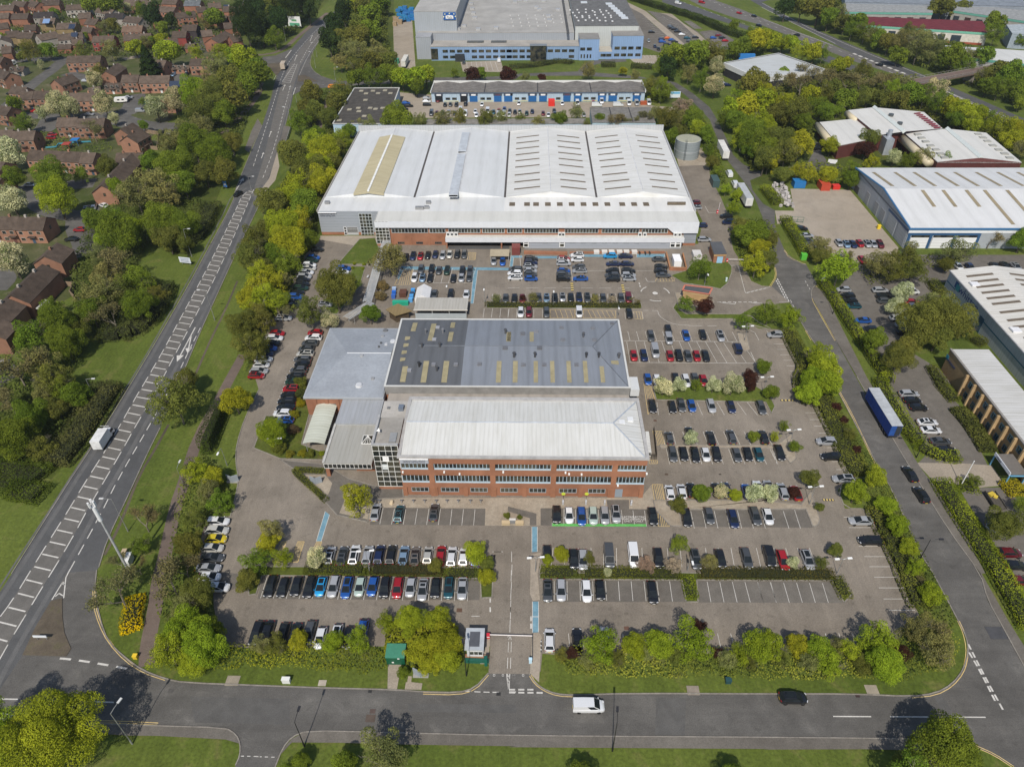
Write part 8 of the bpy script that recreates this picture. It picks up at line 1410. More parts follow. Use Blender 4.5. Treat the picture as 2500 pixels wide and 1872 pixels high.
g=P('d1',1955,795);T=thing('gate_post','dark green gate post at the gatehouse','post',(g[0],g[1],0));b=MB();b.obox(g[0],g[1],0,2.3,.5,.5,0);b.build('post',M['clean'],T,(.01,.11,.08));b=MB();b.obox(g[0],g[1],2.303,2.4,.6,.6,0);b.build('cap',M['clean'],T,(.01,.09,.07))
def barrier(lab,a,c,z=1.0,col=(.75,.7,.68)):
 A_,B_=P(a[0],a[1],a[2],z),P(c[0],c[1],c[2],z);T=thing('barrier',lab,'barrier',(A_[0],A_[1],0));b=MB();b.tube([(A_[0],A_[1],z),(B_[0],B_[1],z)],.08,n=6);b.build('boom',M['clean'],T,col);b=MB();b.obox(A_[0]-.25,A_[1],0,1.15,.55,.5,0);b.build('housing',M['clean'],T,(.55,.03,.05));b=MB();b.obox(A_[0]-.25,A_[1]-.253,.5,.75,.5,.01,0);b.build('stripe',M['clean'],T,(.75,.72,.7));b=MB();b.cyl(B_[0],B_[1],0,z-.1,.05,n=6);b.build('rest_post',M['metal'],T,(.2,.2,.2))
barrier('white boom barrier with red housing across the entrance drive',('d1',1985,540),('d2',205,550));barrier('white boom barrier beside the brick substation',('b2',1855,597),('b2',1985,599));barrier('raised end barrier with red housing right of the warehouse',('b2',1772,188),('b2',1788,120),1.0,(.7,.6,.58))
q=[P('d1',*c,2.5)for c in((1118,615),(1280,617),(1270,735),(1105,727))];x0,x1,y0,y1=(q[0][0]+q[3][0])/2,(q[1][0]+q[2][0])/2,(q[2][1]+q[3][1])/2,(q[0][1]+q[1][1])/2
T=thing('substation_kiosk','green substation kiosk with pale green roof in the front hedge','kiosk',(x0,y0,0));part(T,'wall','clean',(.006,.085,.045),(x0+.1,x1-.1,y0+.1,y1-.1,0,2.3));b=MB();b.quad((x0,y0,2.35),(x1,y0,2.35),(x1,y1,2.6),(x0,y1,2.6));b.quad((x0,y0,2.2),(x1,y0,2.2),(x1,y0,2.35),(x0,y0,2.35));b.quad((x1,y0,2.2),(x1,y1,2.2),(x1,y1,2.6),(x1,y0,2.35));b.quad((x0,y1,2.2),(x0,y0,2.2),(x0,y0,2.35),(x0,y1,2.6));b.build('roof',M['roofing'],T,(.055,.22,.145))
for dx,zz in((.62,1.8),(.3,.6)):part(T,'notice','clean',(.75,.75,.72),(x0+(x1-x0)*dx,x0+(x1-x0)*dx+.35,y0+.06,y0+.097,zz,zz+.3))
def cab(nm,lab,t,x,y,w_,d,h,col,cat='cabinet',a=0):
 g=P(t,x,y,h/2);T=thing(nm,lab,cat,(g[0],g[1],0));b=MB();b.obox(g[0],g[1],0,h,w_,d,a);b.build('case',M['clean'],T,col);b=MB();b.obox(g[0],g[1],h+.003,h+.07,w_+.08,d+.08,a);b.build('lid',M['clean'],T,tuple(min(.8,q*1.12)for q in col));return T
cab('utility_cabinet','white utility cabinet on the verge of the bottom road','d1',272,925,1.3,.6,1.1,(.62,.63,.60));cab('grit_bin','dark grit bin on the verge below the right hand trees','d2',1856,928,.9,.7,.9,(.02,.06,.07),'bin');cab('grit_bin','bright yellow grit bin at the slip road corner','d0',1140,725,.7,.6,.8,(.65,.45,.03),'bin');cab('grit_bin','yellow bin at the blue warehouse doors','b3',985,325,1.0,1.0,1.3,(.7,.5,.03),'bin');cab('bottle_bank','bright green bottle bank at the hedge corner','b3',352,572,1.7,1.6,1.9,(.09,.42,.05),'bin');cab('storage_container','white storage container in the brick walled yard','b2',1420,615,2.3,4.6,2.5,(.74,.74,.73),'container');cab('plant_box','red loading dock shelter before the warehouse bay','b2',68,515,2.6,3.0,2.6,(.17,.045,.038),'dock shelter')
cab('storage_container','dark green shipping container beside the estate road hedge','a2',1742,1528,2.5,6,2.6,(.05,.085,.085),'container');cab('storage_container','bright red container before the small units','a2',367,865,3,3.6,2.6,(.62,.03,.02),'container');cab('skip','rusty red skip at the end of the units','a2',1142,868,3,2,1.4,(.35,.08,.03),'skip');cab('storage_container','blue container by the heap of bales','a3',310,1545,4.2,3.6,2.4,(.02,.15,.38),'container');cab('skip','small bright red skip on the lorry yard','a3',622,1575,2.6,2.2,1.4,(.55,.03,.02),'skip');cab('skip','tall orange red open skip on the lorry yard','a3',522,1560,3.4,5.0,2.5,(.42,.06,.03),'skip');cab('storage_container','dark green tank cabin by the factory gate','a1',1200,515,3,3,2.4,(.05,.2,.12),'cabin');cab('storage_container','blue lorry container behind the dark office','a2',2010,480,9,2.5,2.8,(.03,.18,.5),'container')
cab('skip','rust brown open skip in the bin yard','b1',1257,885,2.0,2.6,1.4,(.10,.045,.03),'skip');cab('compactor','flat turquoise compactor behind the timber pavilion','b1',1235,965,4.6,1.1,1.2,(.02,.32,.2),'compactor')
for lab,x,y,c in(('upper blue wheeled bin on the left of the bin yard',1182,850,(.3,.4,.55)),('middle blue wheeled bin on the left of the bin yard',1180,880,(.02,.12,.5)),('lower blue wheeled bin on the left of the bin yard',1175,910,(.04,.12,.4)),('upper blue wheeled bin on the right of the bin yard',1340,862,(.06,.27,.6)),('second blue wheeled bin on the right of the bin yard',1333,890,(.03,.06,.12)),('third blue wheeled bin on the right of the bin yard',1328,912,(.08,.3,.62)),('lowest blue wheeled bin on the right of the bin yard',1320,940,(.1,.33,.65))):cab('wheeled_bin',lab,'b1',x,y,1.1,.9,1.2,c,'bin')['group']='bins of the bin yard'
for i,(x,lab)in enumerate(((746,'leftmost'),(813,'second'),(873,'third'),(940,'fourth'),(998,'fifth'),(1065,'rightmost'))):T=cab('picnic_table','%s pale picnic table before the warehouse front'%lab,'b2',x,536,1.7,1.6,.75,(.55,.52,.48),'table');T['group']='picnic tables'
for lab,x in(('leftmost',1108),('middle',1155),('rightmost',1192)):g=P('b2',x,555);T=thing('motorcycle',lab+' parked motorcycle before the brick wall','motorcycle',(g[0],g[1],0),'motorcycles');b=MB();b.obox(g[0],g[1],.45,.85,.35,1.2,.2);b.build('frame',M['car'],T,(.04,.04,.04));b=MB();b.obox(g[0],g[1]-.3,.853,.98,.3,.7,.2);b.build('seat',M['paint'],T,(.02,.02,.02));[MB.build((lambda m:(m.tube([(g[0]-.06,g[1]+s,.32),(g[0]+.06,g[1]+s,.32)],.32,n=10),m)[1])(MB()),'wheel',M['rubber'],T,(.02,.02,.02))for s in(-.7,.7)]
T=thing('yard_wall','low orange brick wall round the white container','wall',P('b2',1360,680)+(0,));b=MB();b.strip(pts('b2 1330,560 1362,690 1500,695 1470,570'),.35,0,h=1.1);b.build('wall',M['brick'],T,BRICK);b=MB();b.strip(pts('b2 1330,560 1362,690 1500,695 1470,570'),.45,1.103,h=.08);b.build('coping',M['brick'],T,(.40,.2,.1))
T=thing('front_wall','long low orange brick retaining wall before the warehouse front','wall',P('b2',140,560)+(0,));b=MB();b.strip(pts('b2 135,548 500,556'),1.2,0,h=.8);b.strip(pts('b2 520,548 1320,545'),.5,0,h=.6);b.build('wall',M['brick'],T,BRICK)
g=P('b1',2070,540);T=thing('dock_canopy','small pale flat canopy over two parked cars','canopy',(g[0],g[1],0));x0,x1=P('b1',1988,555,2.3)[0],P('b1',2150,555,2.3)[0];y0,y1=P('b1',2070,568,2.3)[1],P('b1',2070,512,2.3)[1];part(T,'roof','roofing',(.40,.34,.24),(x0,x1,y0,y1,2.1,2.3));[part(T,'post','metal',(.4,.4,.4),(x-.08,x+.08,y-.08,y+.08,0,2.09))for x in(x0+.2,x1-.2)for y in(y0+.2,y1-.2)]
def hut(nm,lab,corners,z,wall,roof,band,doorpx=None,dcol=(.3,.5,.68),trim=None):
 q=[P(*c,z)for c in corners];T=thing(nm,lab,'hut',(q[3][0],q[3][1],0));cx=sum(p[0]for p in q)/4;cy=sum(p[1]for p in q)/4;ins=[(cx+(p[0]-cx)*.93,cy+(p[1]-cy)*.93)for p in q]
 b=MB();b.prism(ins,0,z-.9);b.build('wall',M['brick'],T,wall);b=MB();b.prism([(cx+(p[0]-cx)*.97,cy+(p[1]-cy)*.97)for p in q],z-.897,z-.15);b.build('wall_band',M['paint'],T,band)
 b=MB();b.prism(q,z-.147,z);b.build('roof',M['roofing'],T,roof)
 if trim:b=MB();b.strip(q+[q[0]],.45,z+.003,h=.12);b.build('roof_trim',M['clean'],T,trim)
 if doorpx:Y=ins[3][1];x0,x1=PY(doorpx[0],doorpx[1],590,Y)[0],PY(doorpx[0],doorpx[2],590,Y)[0];part(T,'door','clean',dcol,(x0,x1,Y-.1,Y-.003,.1,2.3))
 return T
hut('brick_substation','small brick substation with dark roof and pale blue doors',[('b2',1702,450),('b2',1800,448),('b2',1845,550),('b2',1737,553)],3.4,BRICK,(.10,.105,.115),(.50,.30,.15),('b2',1762,1810))
hut('rear_gatehouse','orange edged gatehouse with dark flat roof on the traffic island',[('b2',1490,815),('b2',1722,840),('b2',1695,892),('b2',1472,858)],3.2,(.46,.30,.15),(.09,.095,.10),(.48,.33,.17),None,trim=(.52,.17,.11))
g0=P('b2',1545,900,1.3);cab('gatehouse_window','pale blue window kiosk before the orange gatehouse','b2',1575,895,1.6,.8,1.9,(.3,.5,.62),'kiosk')
x0,x1=P('b1',1360,900,2.2)[0],P('b1',1483,900,2.2)[0];y1=P('b1',1425,835,2.2)[1];y0=P('b1',1425,930,2.2)[1];T=thing('marquee','white peaked storage tent in the bin yard','tent',(x0,y0,0));b=MB();xm=(x0+x1)/2
b.quad((x0,y0,2.2),(xm,y0,3.5),(xm,y1,3.5),(x0,y1,2.2));b.quad((xm,y0,3.5),(x1,y0,2.2),(x1,y1,2.2),(xm,y1,3.5));b.f=[f[::-1]for f in b.f];b.build('roof',M['clean'],T,(.78,.78,.78));b=MB();b.quad((x0,y0,0),(x1,y0,0),(x1,y0,2.2),(xm,y0,3.48),(x0,y0,2.2));b.quad((x1,y0,0),(x1,y1,0),(x1,y1,2.2),(x1,y0,2.2));b.quad((x0,y1,0),(x0,y0,0),(x0,y0,2.2),(x0,y1,2.2));b.quad((x1,y1,0),(x0,y1,0),(x0,y1,2.2),(xm,y1,3.48),(x1,y1,2.2));b.build('wall',M['clean'],T,(.75,.75,.75))
zc=3.0;q=[P('b1',*c,zc)for c in((1375,922),(1812,918),(1792,1018),(1340,1022))];x0,x1,y0,y1=(q[0][0]+q[3][0])/2,(q[1][0]+q[2][0])/2,(q[2][1]+q[3][1])/2,(q[0][1]+q[1][1])/2
T=thing('cycle_shelter','open shelter with grey ribbed roof behind the blue grey hall','shelter',(x0,y0,0));b=MB();b.box(x0,x1,y0,y1,zc-.15,zc,bottom=True);b.build('roof',M['ribx'],T,(.40,.385,.35));part(T,'fascia','clean',(.58,.56,.51),(x0-.1,x1+.1,y0-.15,y0-.003,zc-.3,zc+.05));part(T,'rear_wall','brick',(.42,.3,.2),(x0+.2,x1-.2,y1-.3,y1-.1,0,zc-.153));part(T,'glass_panel','clean',(.36,.40,.42),(x0+.3,x1-.3,y0-.1,y0+.05,.1,1.7))
for i in range(4):x=x0+.3+(x1-x0-.6)*i/3;part(T,'post','metal',(.5,.5,.48),(x-.08,x+.08,y0+.06,y0+.22,0,zc-.153))
q=[P('b1',*c,2.8)for c in((1110,1018),(1215,968),(1332,1030),(1190,1072))];T=thing('pavilion','timber pavilion with brown diamond shaped roof','pavilion',(q[0][0],q[0][1],0));b=MB();b.prism(q,2.6,2.8);b.build('roof',M['ribx'],T,(.235,.175,.085));cx=sum(p[0]for p in q)/4;cy=sum(p[1]for p in q)/4;b=MB();b.prism([(cx+(p[0]-cx)*.75,cy+(p[1]-cy)*.75)for p in q],0,2.597);b.build('wall',M['wood'],T,(.10,.075,.05))
for lab,s,w_ in(('upper slatted walkway roof from the glass corner down the lawn','b1 1115,445 1050,620 1000,800 950,960',2.7),('lower slatted walkway roof turning left to the wing','b1 985,960 890,1020 770,1095',2.7)):
 l=pts(s,2.7);l=smooth_line(l,1);T=thing('slatted_walkway',lab,'walkway',(l[0][0],l[0][1],0));b=MB();
 for p,q in zip(resample(l,.55)[:-1],resample(l,.55)[1:]):
  dx,dy=q[0]-p[0],q[1]-p[1];k=math.hypot(dx,dy);b.obox(p[0],p[1],2.62,2.74,.22,w_,math.atan2(dy,dx))
 b.build('slats',M['metal'],T,(.56,.58,.59));b=MB()
 for s_ in(-1,1):
  ln=[(p[0]-(l[-1][1]-l[0][1])/math.hypot(l[-1][0]-l[0][0],l[-1][1]-l[0][1])*s_*w_*.42,p[1]+(l[-1][0]-l[0][0])/math.hypot(l[-1][0]-l[0][0],l[-1][1]-l[0][1])*s_*w_*.42)for p in l];b.strip(ln,.12,2.5,h=.11)
  for p in resample(ln,4.0):c_=MB();c_.cyl(p[0],p[1],0,2.49,.06,n=6);c_.build('post',M['metal'],T,(.5,.5,.5))
 b.build('beam',M['metal'],T,(.5,.52,.53))
 way('path',s,2.4,M['concrete'],.15,1)
g=P('b1',960,745,.4);T=thing('bench','grey bench on the path beside the slatted walkway','bench',(g[0],g[1],.15));b=MB();b.obox(g[0],g[1],.55,.63,1.4,.5,1.5);b.build('seat',M['clean'],T,(.5,.5,.5));b=MB();b.obox(g[0],g[1],.15,.547,.2,.4,1.5);b.build('leg',M['clean'],T,(.4,.4,.4))
for lab,x,y in(('dark sculpture at the top of the lawn path',965,635),):g=P('b1',x,y,.8);T=thing('sculpture',lab,'sculpture',(g[0],g[1],0));b=MB();b.tube([(g[0],g[1],.14),(g[0]+.3,g[1],.9),(g[0]-.1,g[1],1.7)],.3,.12,7);b.build('figure',M['metal'],T,(.02,.02,.02));b=MB();b.obox(g[0],g[1],0,.15,.8,.8,0);b.build('base',M['clean'],T,(.3,.28,.25))
for i,(x,lab,y)in enumerate(((464,'leftmost',1055),(657,'second',1055),(815,'third',1058),(1040,'rightmost',1060))):
 g=P('c2',x,y,.7);T=thing('charging_post',lab+' grey electric charging post before the office','charger',(g[0],g[1],0),'electric charging posts');b=MB();b.obox(g[0],g[1],0,1.45,.36,.26,0);b.build('case',M['clean'],T,(.42,.42,.43));b=MB();b.obox(g[0],g[1]-.133,.95,1.25,.24,.01,0);b.build('screen',M['clean'],T,(.7,.7,.72))
for lab,x in(('left',465),('right',659)):
 g=P('c2',x,1040);T=thing('charging_sign',lab+' round yellow charging sign on a dark post','sign',(g[0],g[1],0),'charging signs');zt=PY('c2',x,983,g[1])[1];b=MB();b.cyl(g[0],g[1],0,zt-.3,.035,n=6);b.build('post',M['metal'],T,(.05,.05,.05));b=MB();b.tube([(g[0],g[1]-.06,zt),(g[0],g[1]-.02,zt)],.42,n=16);b.build('disc',M['clean'],T,(.55,.62,.06))
for i,(x,lab)in enumerate(((1055,'leftmost'),(1243,'second'),(1343,'third'),(1437,'fourth'),(1535,'fifth'),(1625,'sixth'),(1720,'seventh'),(1823,'eighth'),(1910,'rightmost'))):
 g=P('c1',x,1050,.5);T=thing('bollard_light',lab+' small post light before the left half of the office','bollard',(g[0],g[1],0),'post lights before the office');b=MB();b.cyl(g[0],g[1],0,.95,.08,n=7);b.build('post',M['metal'],T,(.45,.45,.44));b=MB();b.obox(g[0],g[1],.953,1.05,.55,.3,0);b.build('lamp_head',M['clean'],T,(.12,.12,.13))
g=P('c1',1160,1055,.4);T=thing('boulder','pale boulder on the gravel before the glass stair','boulder',(g[0],g[1],0));b=MB();b.tube([(g[0]-.1,g[1],.05),(g[0],g[1],.45),(g[0]+.05,g[1],.8)],.5,.3,7);b.build('stone',M['paint'],T,(.62,.5,.34))
g=P('c1',2178,1215,.5);T=thing('stone_plaque','grey slate plaque between two stone planters','plaque',(g[0],g[1],0));b=MB();b.obox(g[0],g[1],0,.9,1.2,.5,0);b.build('slab',M['clean'],T,(.2,.2,.2));b=MB();b.obox(g[0],g[1]+.1,.903,1.1,1.3,.4,0);b.build('cap',M['clean'],T,(.6,.58,.54))
for lab,t,x in(('left stone planter beside the plaque','c1',2122),('right stone planter beside the plaque','c2',98)):cab('planter',lab,t,x,1230,1.6,.7,.7,(.46,.36,.22),'planter')
for i in range(7):
 g=P('c2',1172+i*3,484+i*25,.8);T=thing('air_conditioner',('topmost','second','third','fourth','fifth','sixth','lowest')[i]+' pale air conditioning unit at the right end of the office','air conditioner',(g[0],g[1],0),'air conditioning units');b=MB();b.obox(g[0],g[1],0,1.3,.8,1.0,0);b.build('case',M['clean'],T,(.6,.6,.58));b=MB();b.obox(g[0],g[1]-.503,.3,1.1,.6,.01,0);b.build('fan',M['paint'],T,(.08,.08,.08))
T=thing('timber_fence','dark timber fence round the air conditioning units','fence',P('c2',1240,690)+(0,));l=pts('c2 1225,470 1248,695 1195,695');b=MB()
for p in resample(l,.35):b.obox(p[0],p[1],0,1.9,.26,.08,1.5)
b.build('boards',M['wood'],T,(.10,.085,.07));b=MB();b.strip(l,.06,1.4,h=.1);b.build('rail',M['wood'],T,(.09,.075,.06))
for lab,t,x,y,l,w_ in(('upper yellow and black speed bump left of the roundabout arrows','b2',540,830,.8,5),('second yellow and black speed bump before the weedy hedge','b2',970,845,.8,5),('yellow and black speed bump by the upper island','c3',215,199,3.4,.5),('yellow and black speed bump by the lower island','c3',560,1037,2.4,.5)):
 g=P(t,x,y);T=thing('speed_bump',lab,'speed bump',(g[0],g[1],.03));b=MB();b.obox(g[0],g[1],.03,.1,l,w_,0);b.build('base',M['paint'],T,(.05,.045,.04));b=MB();n=4
 for i in range(n):
  s=(i+.5)/n-.5;b.obox(g[0]+(l*s if l>w_ else 0),g[1]+(w_*s if w_>l else 0),.103,.115,l/n*.5 if l>w_ else l,w_/n*.5 if w_>l else w_,0)
 b.build('stripe',M['clean'],T,(.6,.46,.16))
a0,a1=P('a2',1420,1320),P('a2',1600,1320);cx,r=(P('a2',1418,1250,4)[0]+P('a2',1622,1250,4)[0])/2,(P('a2',1622,1250,4)[0]-P('a2',1418,1250,4)[0])/2;cy=P('a2',1510,1355)[1]+r;h=PY('a2',1510,1205,cy-r)[1]
T=thing('water_tank','round galvanised water tank with flat pale lid','tank',(cx,cy,0));b=MB();b.cyl(cx,cy,0,h,r,n=40);b.build('shell',M['ribz'],T,(.25,.28,.29),False);b=MB();b.cyl(cx,cy,h+.003,h+.15,r*.985,r*.9,40);b.build('lid',M['roofing'],T,(.34,.34,.26));b=MB()
for zz in(h*.42,h-.1):b.tube([(cx+(r+.04)*math.cos(q*.1571),cy+(r+.04)*math.sin(q*.1571),zz)for q in range(41)],.09,n=4)
b.build('hoop',M['metal'],T,(.5,.52,.52));b=MB()
for s in(-.25,.25):b.tube([(cx-r*.35+s,cy-r-.12,0),(cx-r*.35+s,cy-r-.12,h+.6),(cx-r*.35+s,cy-r+1.5,h+.6)],.05,n=4)
for k in range(22):b.box(cx-r*.35-.25,cx-r*.35+.25,cy-r-.15,cy-r-.1,.3+k*.4,.34+k*.4)
b.build('ladder',M['metal'],T,(.10,.12,.14));b=MB();b.tube([(cx-r-.4,cy-.5,0),(cx-r-.4,cy-.5,h),(cx-r+.3,cy-.5,h)],.1,n=6);b.build('pipe',M['metal'],T,(.3,.35,.38))
for i in range(85):
 u,v=rnd.random(),rnd.random();x=82+u*110+v*75;y=1548+v*190
 lay=rnd.choice((0,0,1));g=P('a3',x,y,.7);T=thing('waste_bale','pale wrapped waste bale in the white heap beside the clipped hedge','bale',(g[0],g[1],lay*.9),'wrapped bales of the white heap',False);b=MB();b.obox(0,0,0,.85,.95,.8,rnd.uniform(0,3));c=rnd.uniform(.32,.66);b.build('bale',M['paint'],T,(c,c*.93,c*.88))
for i in range(36):
 x=1215+rnd.random()*120;y=55+rnd.random()*100;lay=rnd.choice((0,1));g=P('a1',x,y+(1330-x)*.25,1.5);T=thing('crate','blue stacked crate beside the concrete lane of the factory','crate',(g[0],g[1],lay*1.6),'blue crates beside the factory',False);b=MB();b.obox(0,0,0,1.6,3.2,2.4,rnd.uniform(-.2,.2));b.build('box',M['clean'],T,(.02,.13+rnd.random()*.06,.32+rnd.random()*.1))
for i in range(8):
 g=P('a1',1185+rnd.random()*50,150+rnd.random()*55,1.5);T=thing('pallet_stack','pale brown pallet stack below the blue crates','pallets',(g[0],g[1],0),'pallet stacks below the crates',False);b=MB();b.obox(0,0,0,2.4,2.6,2.2,rnd.uniform(-.2,.2));b.build('stack',M['wood'],T,(.36,.27,.17))
for lab,x,y,c in(('blue climbing frame on the playground',640,1200,(.02,.17,.45)),('red play frame on the playground',570,1235,(.35,.05,.03))):g=P('a0',x,y,1);T=thing('climbing_frame',lab,'play frame',(g[0],g[1],0));b=MB();[b.cyl(g[0]+i*1.4,g[1]+j*1.4,0,2.2,.08,n=5)for i in(-1,1)for j in(-1,1)];b.build('post',M['clean'],T,c);b=MB();b.obox(g[0],g[1],2.2,2.45,3.2,3.2,.1);b.build('deck',M['clean'],T,c)
T=thing('play_fence','turquoise low fence round the playground','fence',P('a0',390,1255)+(0,));b=MB();b.strip(pts('a0 390,1258 480,1250 500,1225 640,1212 770,1207'),.25,.5,h=.5);b.build('rail',M['clean'],T,(.05,.26,.34));b=MB();[b.cyl(p[0],p[1],0,.9,.06,n=4)for p in resample(pts('a0 390,1258 480,1250 500,1225 640,1212 770,1207'),3)];b.build('post',M['clean'],T,(.05,.26,.34))
g=P('a1',692,728,.8);T=thing('roadworks_barrier','orange plastic roadworks barriers on the side road','barrier',(g[0],g[1],0));b=MB();b.strip([(g[0]-4,g[1]-1),(g[0]+4,g[1]-1),(g[0]+4,g[1]+2.5),(g[0]-4,g[1]+2.5),(g[0]-4,g[1]-1)],.3,.4,h=.7);b.build('panel',M['clean'],T,(.72,.25,.03));b=MB();[b.obox(g[0]+i*2,g[1]-1,0,.4,.8,.6,0)for i in(-2,-1,0,1,2)];b.build('foot',M['clean'],T,(.05,.05,.05))
T=thing('bridge_rail','grey panelled parapet of the underpass beside the main road','railing',P('a1',275,1230)+(0,));l=pts('a1 268,1232 318,1072');b=MB();b.strip(l,.15,.3,h=1.1);b.build('panel',M['metal'],T,(.42,.41,.38));b=MB();[b.obox(p[0],p[1],0,1.5,.2,.2,0)for p in resample(l,2.5)];b.build('post',M['metal'],T,(.3,.3,.29))
T=thing('yard_gate','open green tube gate at the lorry yard hedge','gate',P('b3',245,280)+(0,));l=pts('b3 245,285 345,290');b=MB();A_,B_=l[0],l[1];[b.tube([(A_[0],A_[1],z_),(B_[0],B_[1],z_)],.06,n=5)for z_ in(.3,1.1,2.0)];[b.tube([(A_[0]+(B_[0]-A_[0])*s,A_[1]+(B_[1]-A_[1])*s,0),(A_[0]+(B_[0]-A_[0])*s,A_[1]+(B_[1]-A_[1])*s,2.0)],.06,n=5)for s in(0,.5,1)];b.build('frame',M['clean'],T,(.05,.14,.09));b=MB();b.obox(A_[0],A_[1],0,2.2,.2,.2,0);b.build('post',M['clean'],T,(.05,.14,.09))
T=thing('garden_conservatory','white striped conservatory roof behind the diagonal house','conservatory',P('b0',350,990,2.5)+(0,));q=[P('b0',*c,2.6)for c in((300,1010),(375,935),(425,940),(370,1030))];b=MB();b.prism(q,2.4,2.6);b.build('roof',M['ribx'],T,(.6,.6,.56));cx=sum(p[0]for p in q)/4;cy=sum(p[1]for p in q)/4;b=MB();b.prism([(cx+(p[0]-cx)*.93,cy+(p[1]-cy)*.93)for p in q],0,2.397);b.build('wall',M['glass'],T,(1,1,1))
for lab,s in(('timber garden fence behind the diagonal houses','b0 520,820 640,830 600,900 640,940'),('timber fence of the gardens right of the playground','a0 1200,1260 1330,1265 1345,1140 1230,1120'),('brick garden wall before the mossy houses','b0 560,590 650,600 640,700')):
 l=pts(s);T=thing('garden_fence',lab,'fence',(l[0][0],l[0][1],0));b=MB();b.strip(l,.12,0,h=1.7);b.build('panel',M['wood'],T,(.30,.22,.15));b=MB();[b.obox(p[0],p[1],0,1.8,.16,.16,0)for p in resample(l,2.0)];b.build('post',M['wood'],T,(.25,.2,.14))
for lab,x,y in(('white concrete ball bollards',0,0),):pass
for i,lab in enumerate(('upper','middle','lower')):g=P('d2',279,610+i*34,.4);T=thing('bollard',lab+' white topped bollard beside the entrance footway','bollard',(g[0],g[1],.1),'bollards by the entrance footway');b=MB();b.cyl(g[0],g[1],.1,.8,.1,n=7);b.build('post',M['clean'],T,(.1,.1,.1));b=MB();b.cyl(g[0],g[1],.803,.95,.1,.08,7);b.build('cap',M['clean'],T,(.7,.7,.68))
T=thing('pedestrian_rail','dark pedestrian guard rail beside the entrance footway','railing',P('d2',205,780)+(0,));l=pts('d2 207,560 205,785');b=MB();b.strip(l,.06,1.0,h=.08);b.strip(l,.05,.5,h=.06);b.build('rail',M['metal'],T,(.04,.04,.045));b=MB();[b.cyl(p[0],p[1],0,1.05,.04,n=5)for p in resample(l,1.6)];b.build('post',M['metal'],T,(.04,.04,.045))
cab('intercom_post','pale blue intercom post at the entrance','d2',190,760,.5,.4,1.2,(.45,.62,.72),'intercom');cab('intercom_post','pale intercom post on the oval lawn edge','b2',1840,770,.5,.4,1.3,(.5,.6,.6),'intercom');cab('trolley_store','stack of pale gas bottles before the warehouse end','b2',1590,560,2.6,3.4,1.6,(.5,.48,.46),'store')
for lab,t,x,y,w_,c in(('rust drain cover below the shaded trees','d1',907,418,.9,(.13,.07,.05)),('rust drain cover beside the entrance drive','d1',1730,335,1.0,(.13,.075,.05)),('larger rust patch cover on the bottom road','d1',982,1245,1.5,(.10,.075,.06)),('smaller rust cover on the bottom road','d1',1000,1185,.9,(.10,.07,.06)),('dark gully grate on the bottom road left','d1',978,1018,.6,(.03,.03,.03)),('dark gully grate beside the give way dashes','d1',2060,1040,.7,(.03,.03,.03)),('rust drain cover below the right bays','d2',1000,487,.9,(.13,.07,.05)),('rust drain cover near the lower right trees','d3',978,482,.9,(.14,.06,.05)),('dark gully grate before the dark car','d3',805,1055,.7,(.05,.03,.03)),('dark asphalt patch on the right road','d3',1975,527,3.0,(.075,.075,.08)),('square drain cover by the shadowed junction','d0',1440,1015,.9,(.09,.085,.08)),('left drain cover above the tree lined row','c2',1335,820,.7,(.10,.07,.05)),('right drain cover above the tree lined row','c2',1787,820,.5,(.06,.05,.04)),('rusty cover by the office corner','c2',1240,368,.7,(.12,.07,.05)),('pale slab on the bottom verge','d0',1960,928,2.2,(.30,.26,.2)),('pale manhole slab on the verge','d1',576,948,1.3,(.42,.37,.3)),('pale slab patch on the right verge','d2',1560,1010,2.0,(.26,.22,.18)),('pale slab patch on the far right verge','d3',925,1003,2.0,(.32,.28,.22))):
 g=P(t,x,y);T=thing('drain_cover',lab,'drain cover',(g[0],g[1],.04));b=MB();b.obox(g[0],g[1],.025,.05,w_,w_*.8,0);b.build('plate',M['paint'],T,c)
from mathutils import Matrix
cam=bpy.data.cameras.new('camera');co=bpy.data.objects.new('camera',cam);C.objects.link(co)
cam.sensor_fit='HORIZONTAL';cam.sensor_width=36.0;cam.lens=FPX/2500*36;cam.clip_start=1;cam.clip_end=6000
co.matrix_world=Matrix(((RT[0],UP[0],-FW[0],0),(RT[1],UP[1],-FW[1],0),(RT[2],UP[2],-FW[2],HC),(0,0,0,1)))
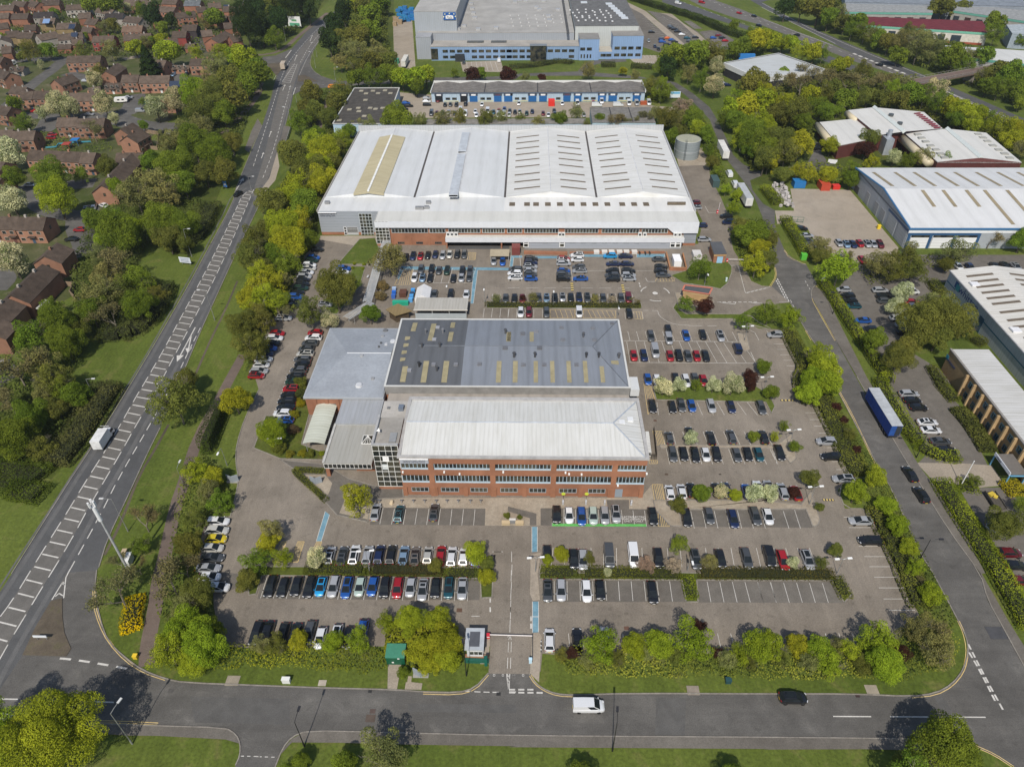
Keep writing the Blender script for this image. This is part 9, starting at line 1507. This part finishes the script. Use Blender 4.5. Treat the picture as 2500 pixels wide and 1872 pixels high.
SC.camera=co
wd_=bpy.data.worlds.new('World');SC.world=wd_;wd_.use_nodes=True
nt=wd_.node_tree;bg=nt.nodes['Background'];sk=nt.nodes.new('ShaderNodeTexSky');sk.sky_type='NISHITA';sk.sun_disc=False
EL=math.radians(49);AZ=math.radians(7)
for o in list(C.objects):
 if o.type=='MESH' and o.name.split('.')[0]in('roof','roof_sheet','front_roof','roof_hip','canopy_roof','canopy_fascia','loading_canopy','loading_canopy_roof','canopy')and o.color[0]>.55:o.color=[q*.84 for q in o.color[:3]]+[1]
sk.sun_elevation=EL;sk.sun_rotation=math.pi+AZ;nt.links.new(sk.outputs[0],bg.inputs[0]);bg.inputs[1].default_value=.11
sl=bpy.data.lights.new('sun','SUN');sl.energy=4.3;sl.angle=math.radians(.55);sl.color=(1,.94,.845);so=bpy.data.objects.new('sun',sl);C.objects.link(so)
from mathutils import Vector
dirv=Vector((math.sin(AZ)*math.cos(EL),math.cos(AZ)*math.cos(EL),-math.sin(EL)))
so.rotation_euler=dirv.to_track_quat('-Z','Y').to_euler()
b=MB();b.box(-3100,3100,-500,5100,-1,HC+6,bottom=True);hz_=b.build('haze',bpy.data.materials.new('haze'));tag(hz_,kind='stuff')
hm=hz_.data.materials[0];hm.use_nodes=True;ht=hm.node_tree;ht.nodes.clear();pv=ht.nodes.new('ShaderNodeVolumePrincipled');ho=ht.nodes.new('ShaderNodeOutputMaterial');pv.inputs['Density'].default_value=.00009;pv.inputs['Color'].default_value=(.86,.90,.95,1);pv.inputs['Anisotropy'].default_value=.3;ht.links.new(pv.outputs[0],ho.inputs['Volume'])
vs=SC.view_settings;vs.view_transform='Standard';vs.look='None';vs.exposure=0.06;vs.gamma=1.0
try:vs.use_curve_mapping=False
except Exception:pass
SC.cycles.max_bounces=5;SC.cycles.volume_bounces=0;SC.cycles.diffuse_bounces=2;SC.cycles.glossy_bounces=2;SC.cycles.transmission_bounces=2;SC.cycles.transparent_max_bounces=4
SC.cycles.use_denoising=True
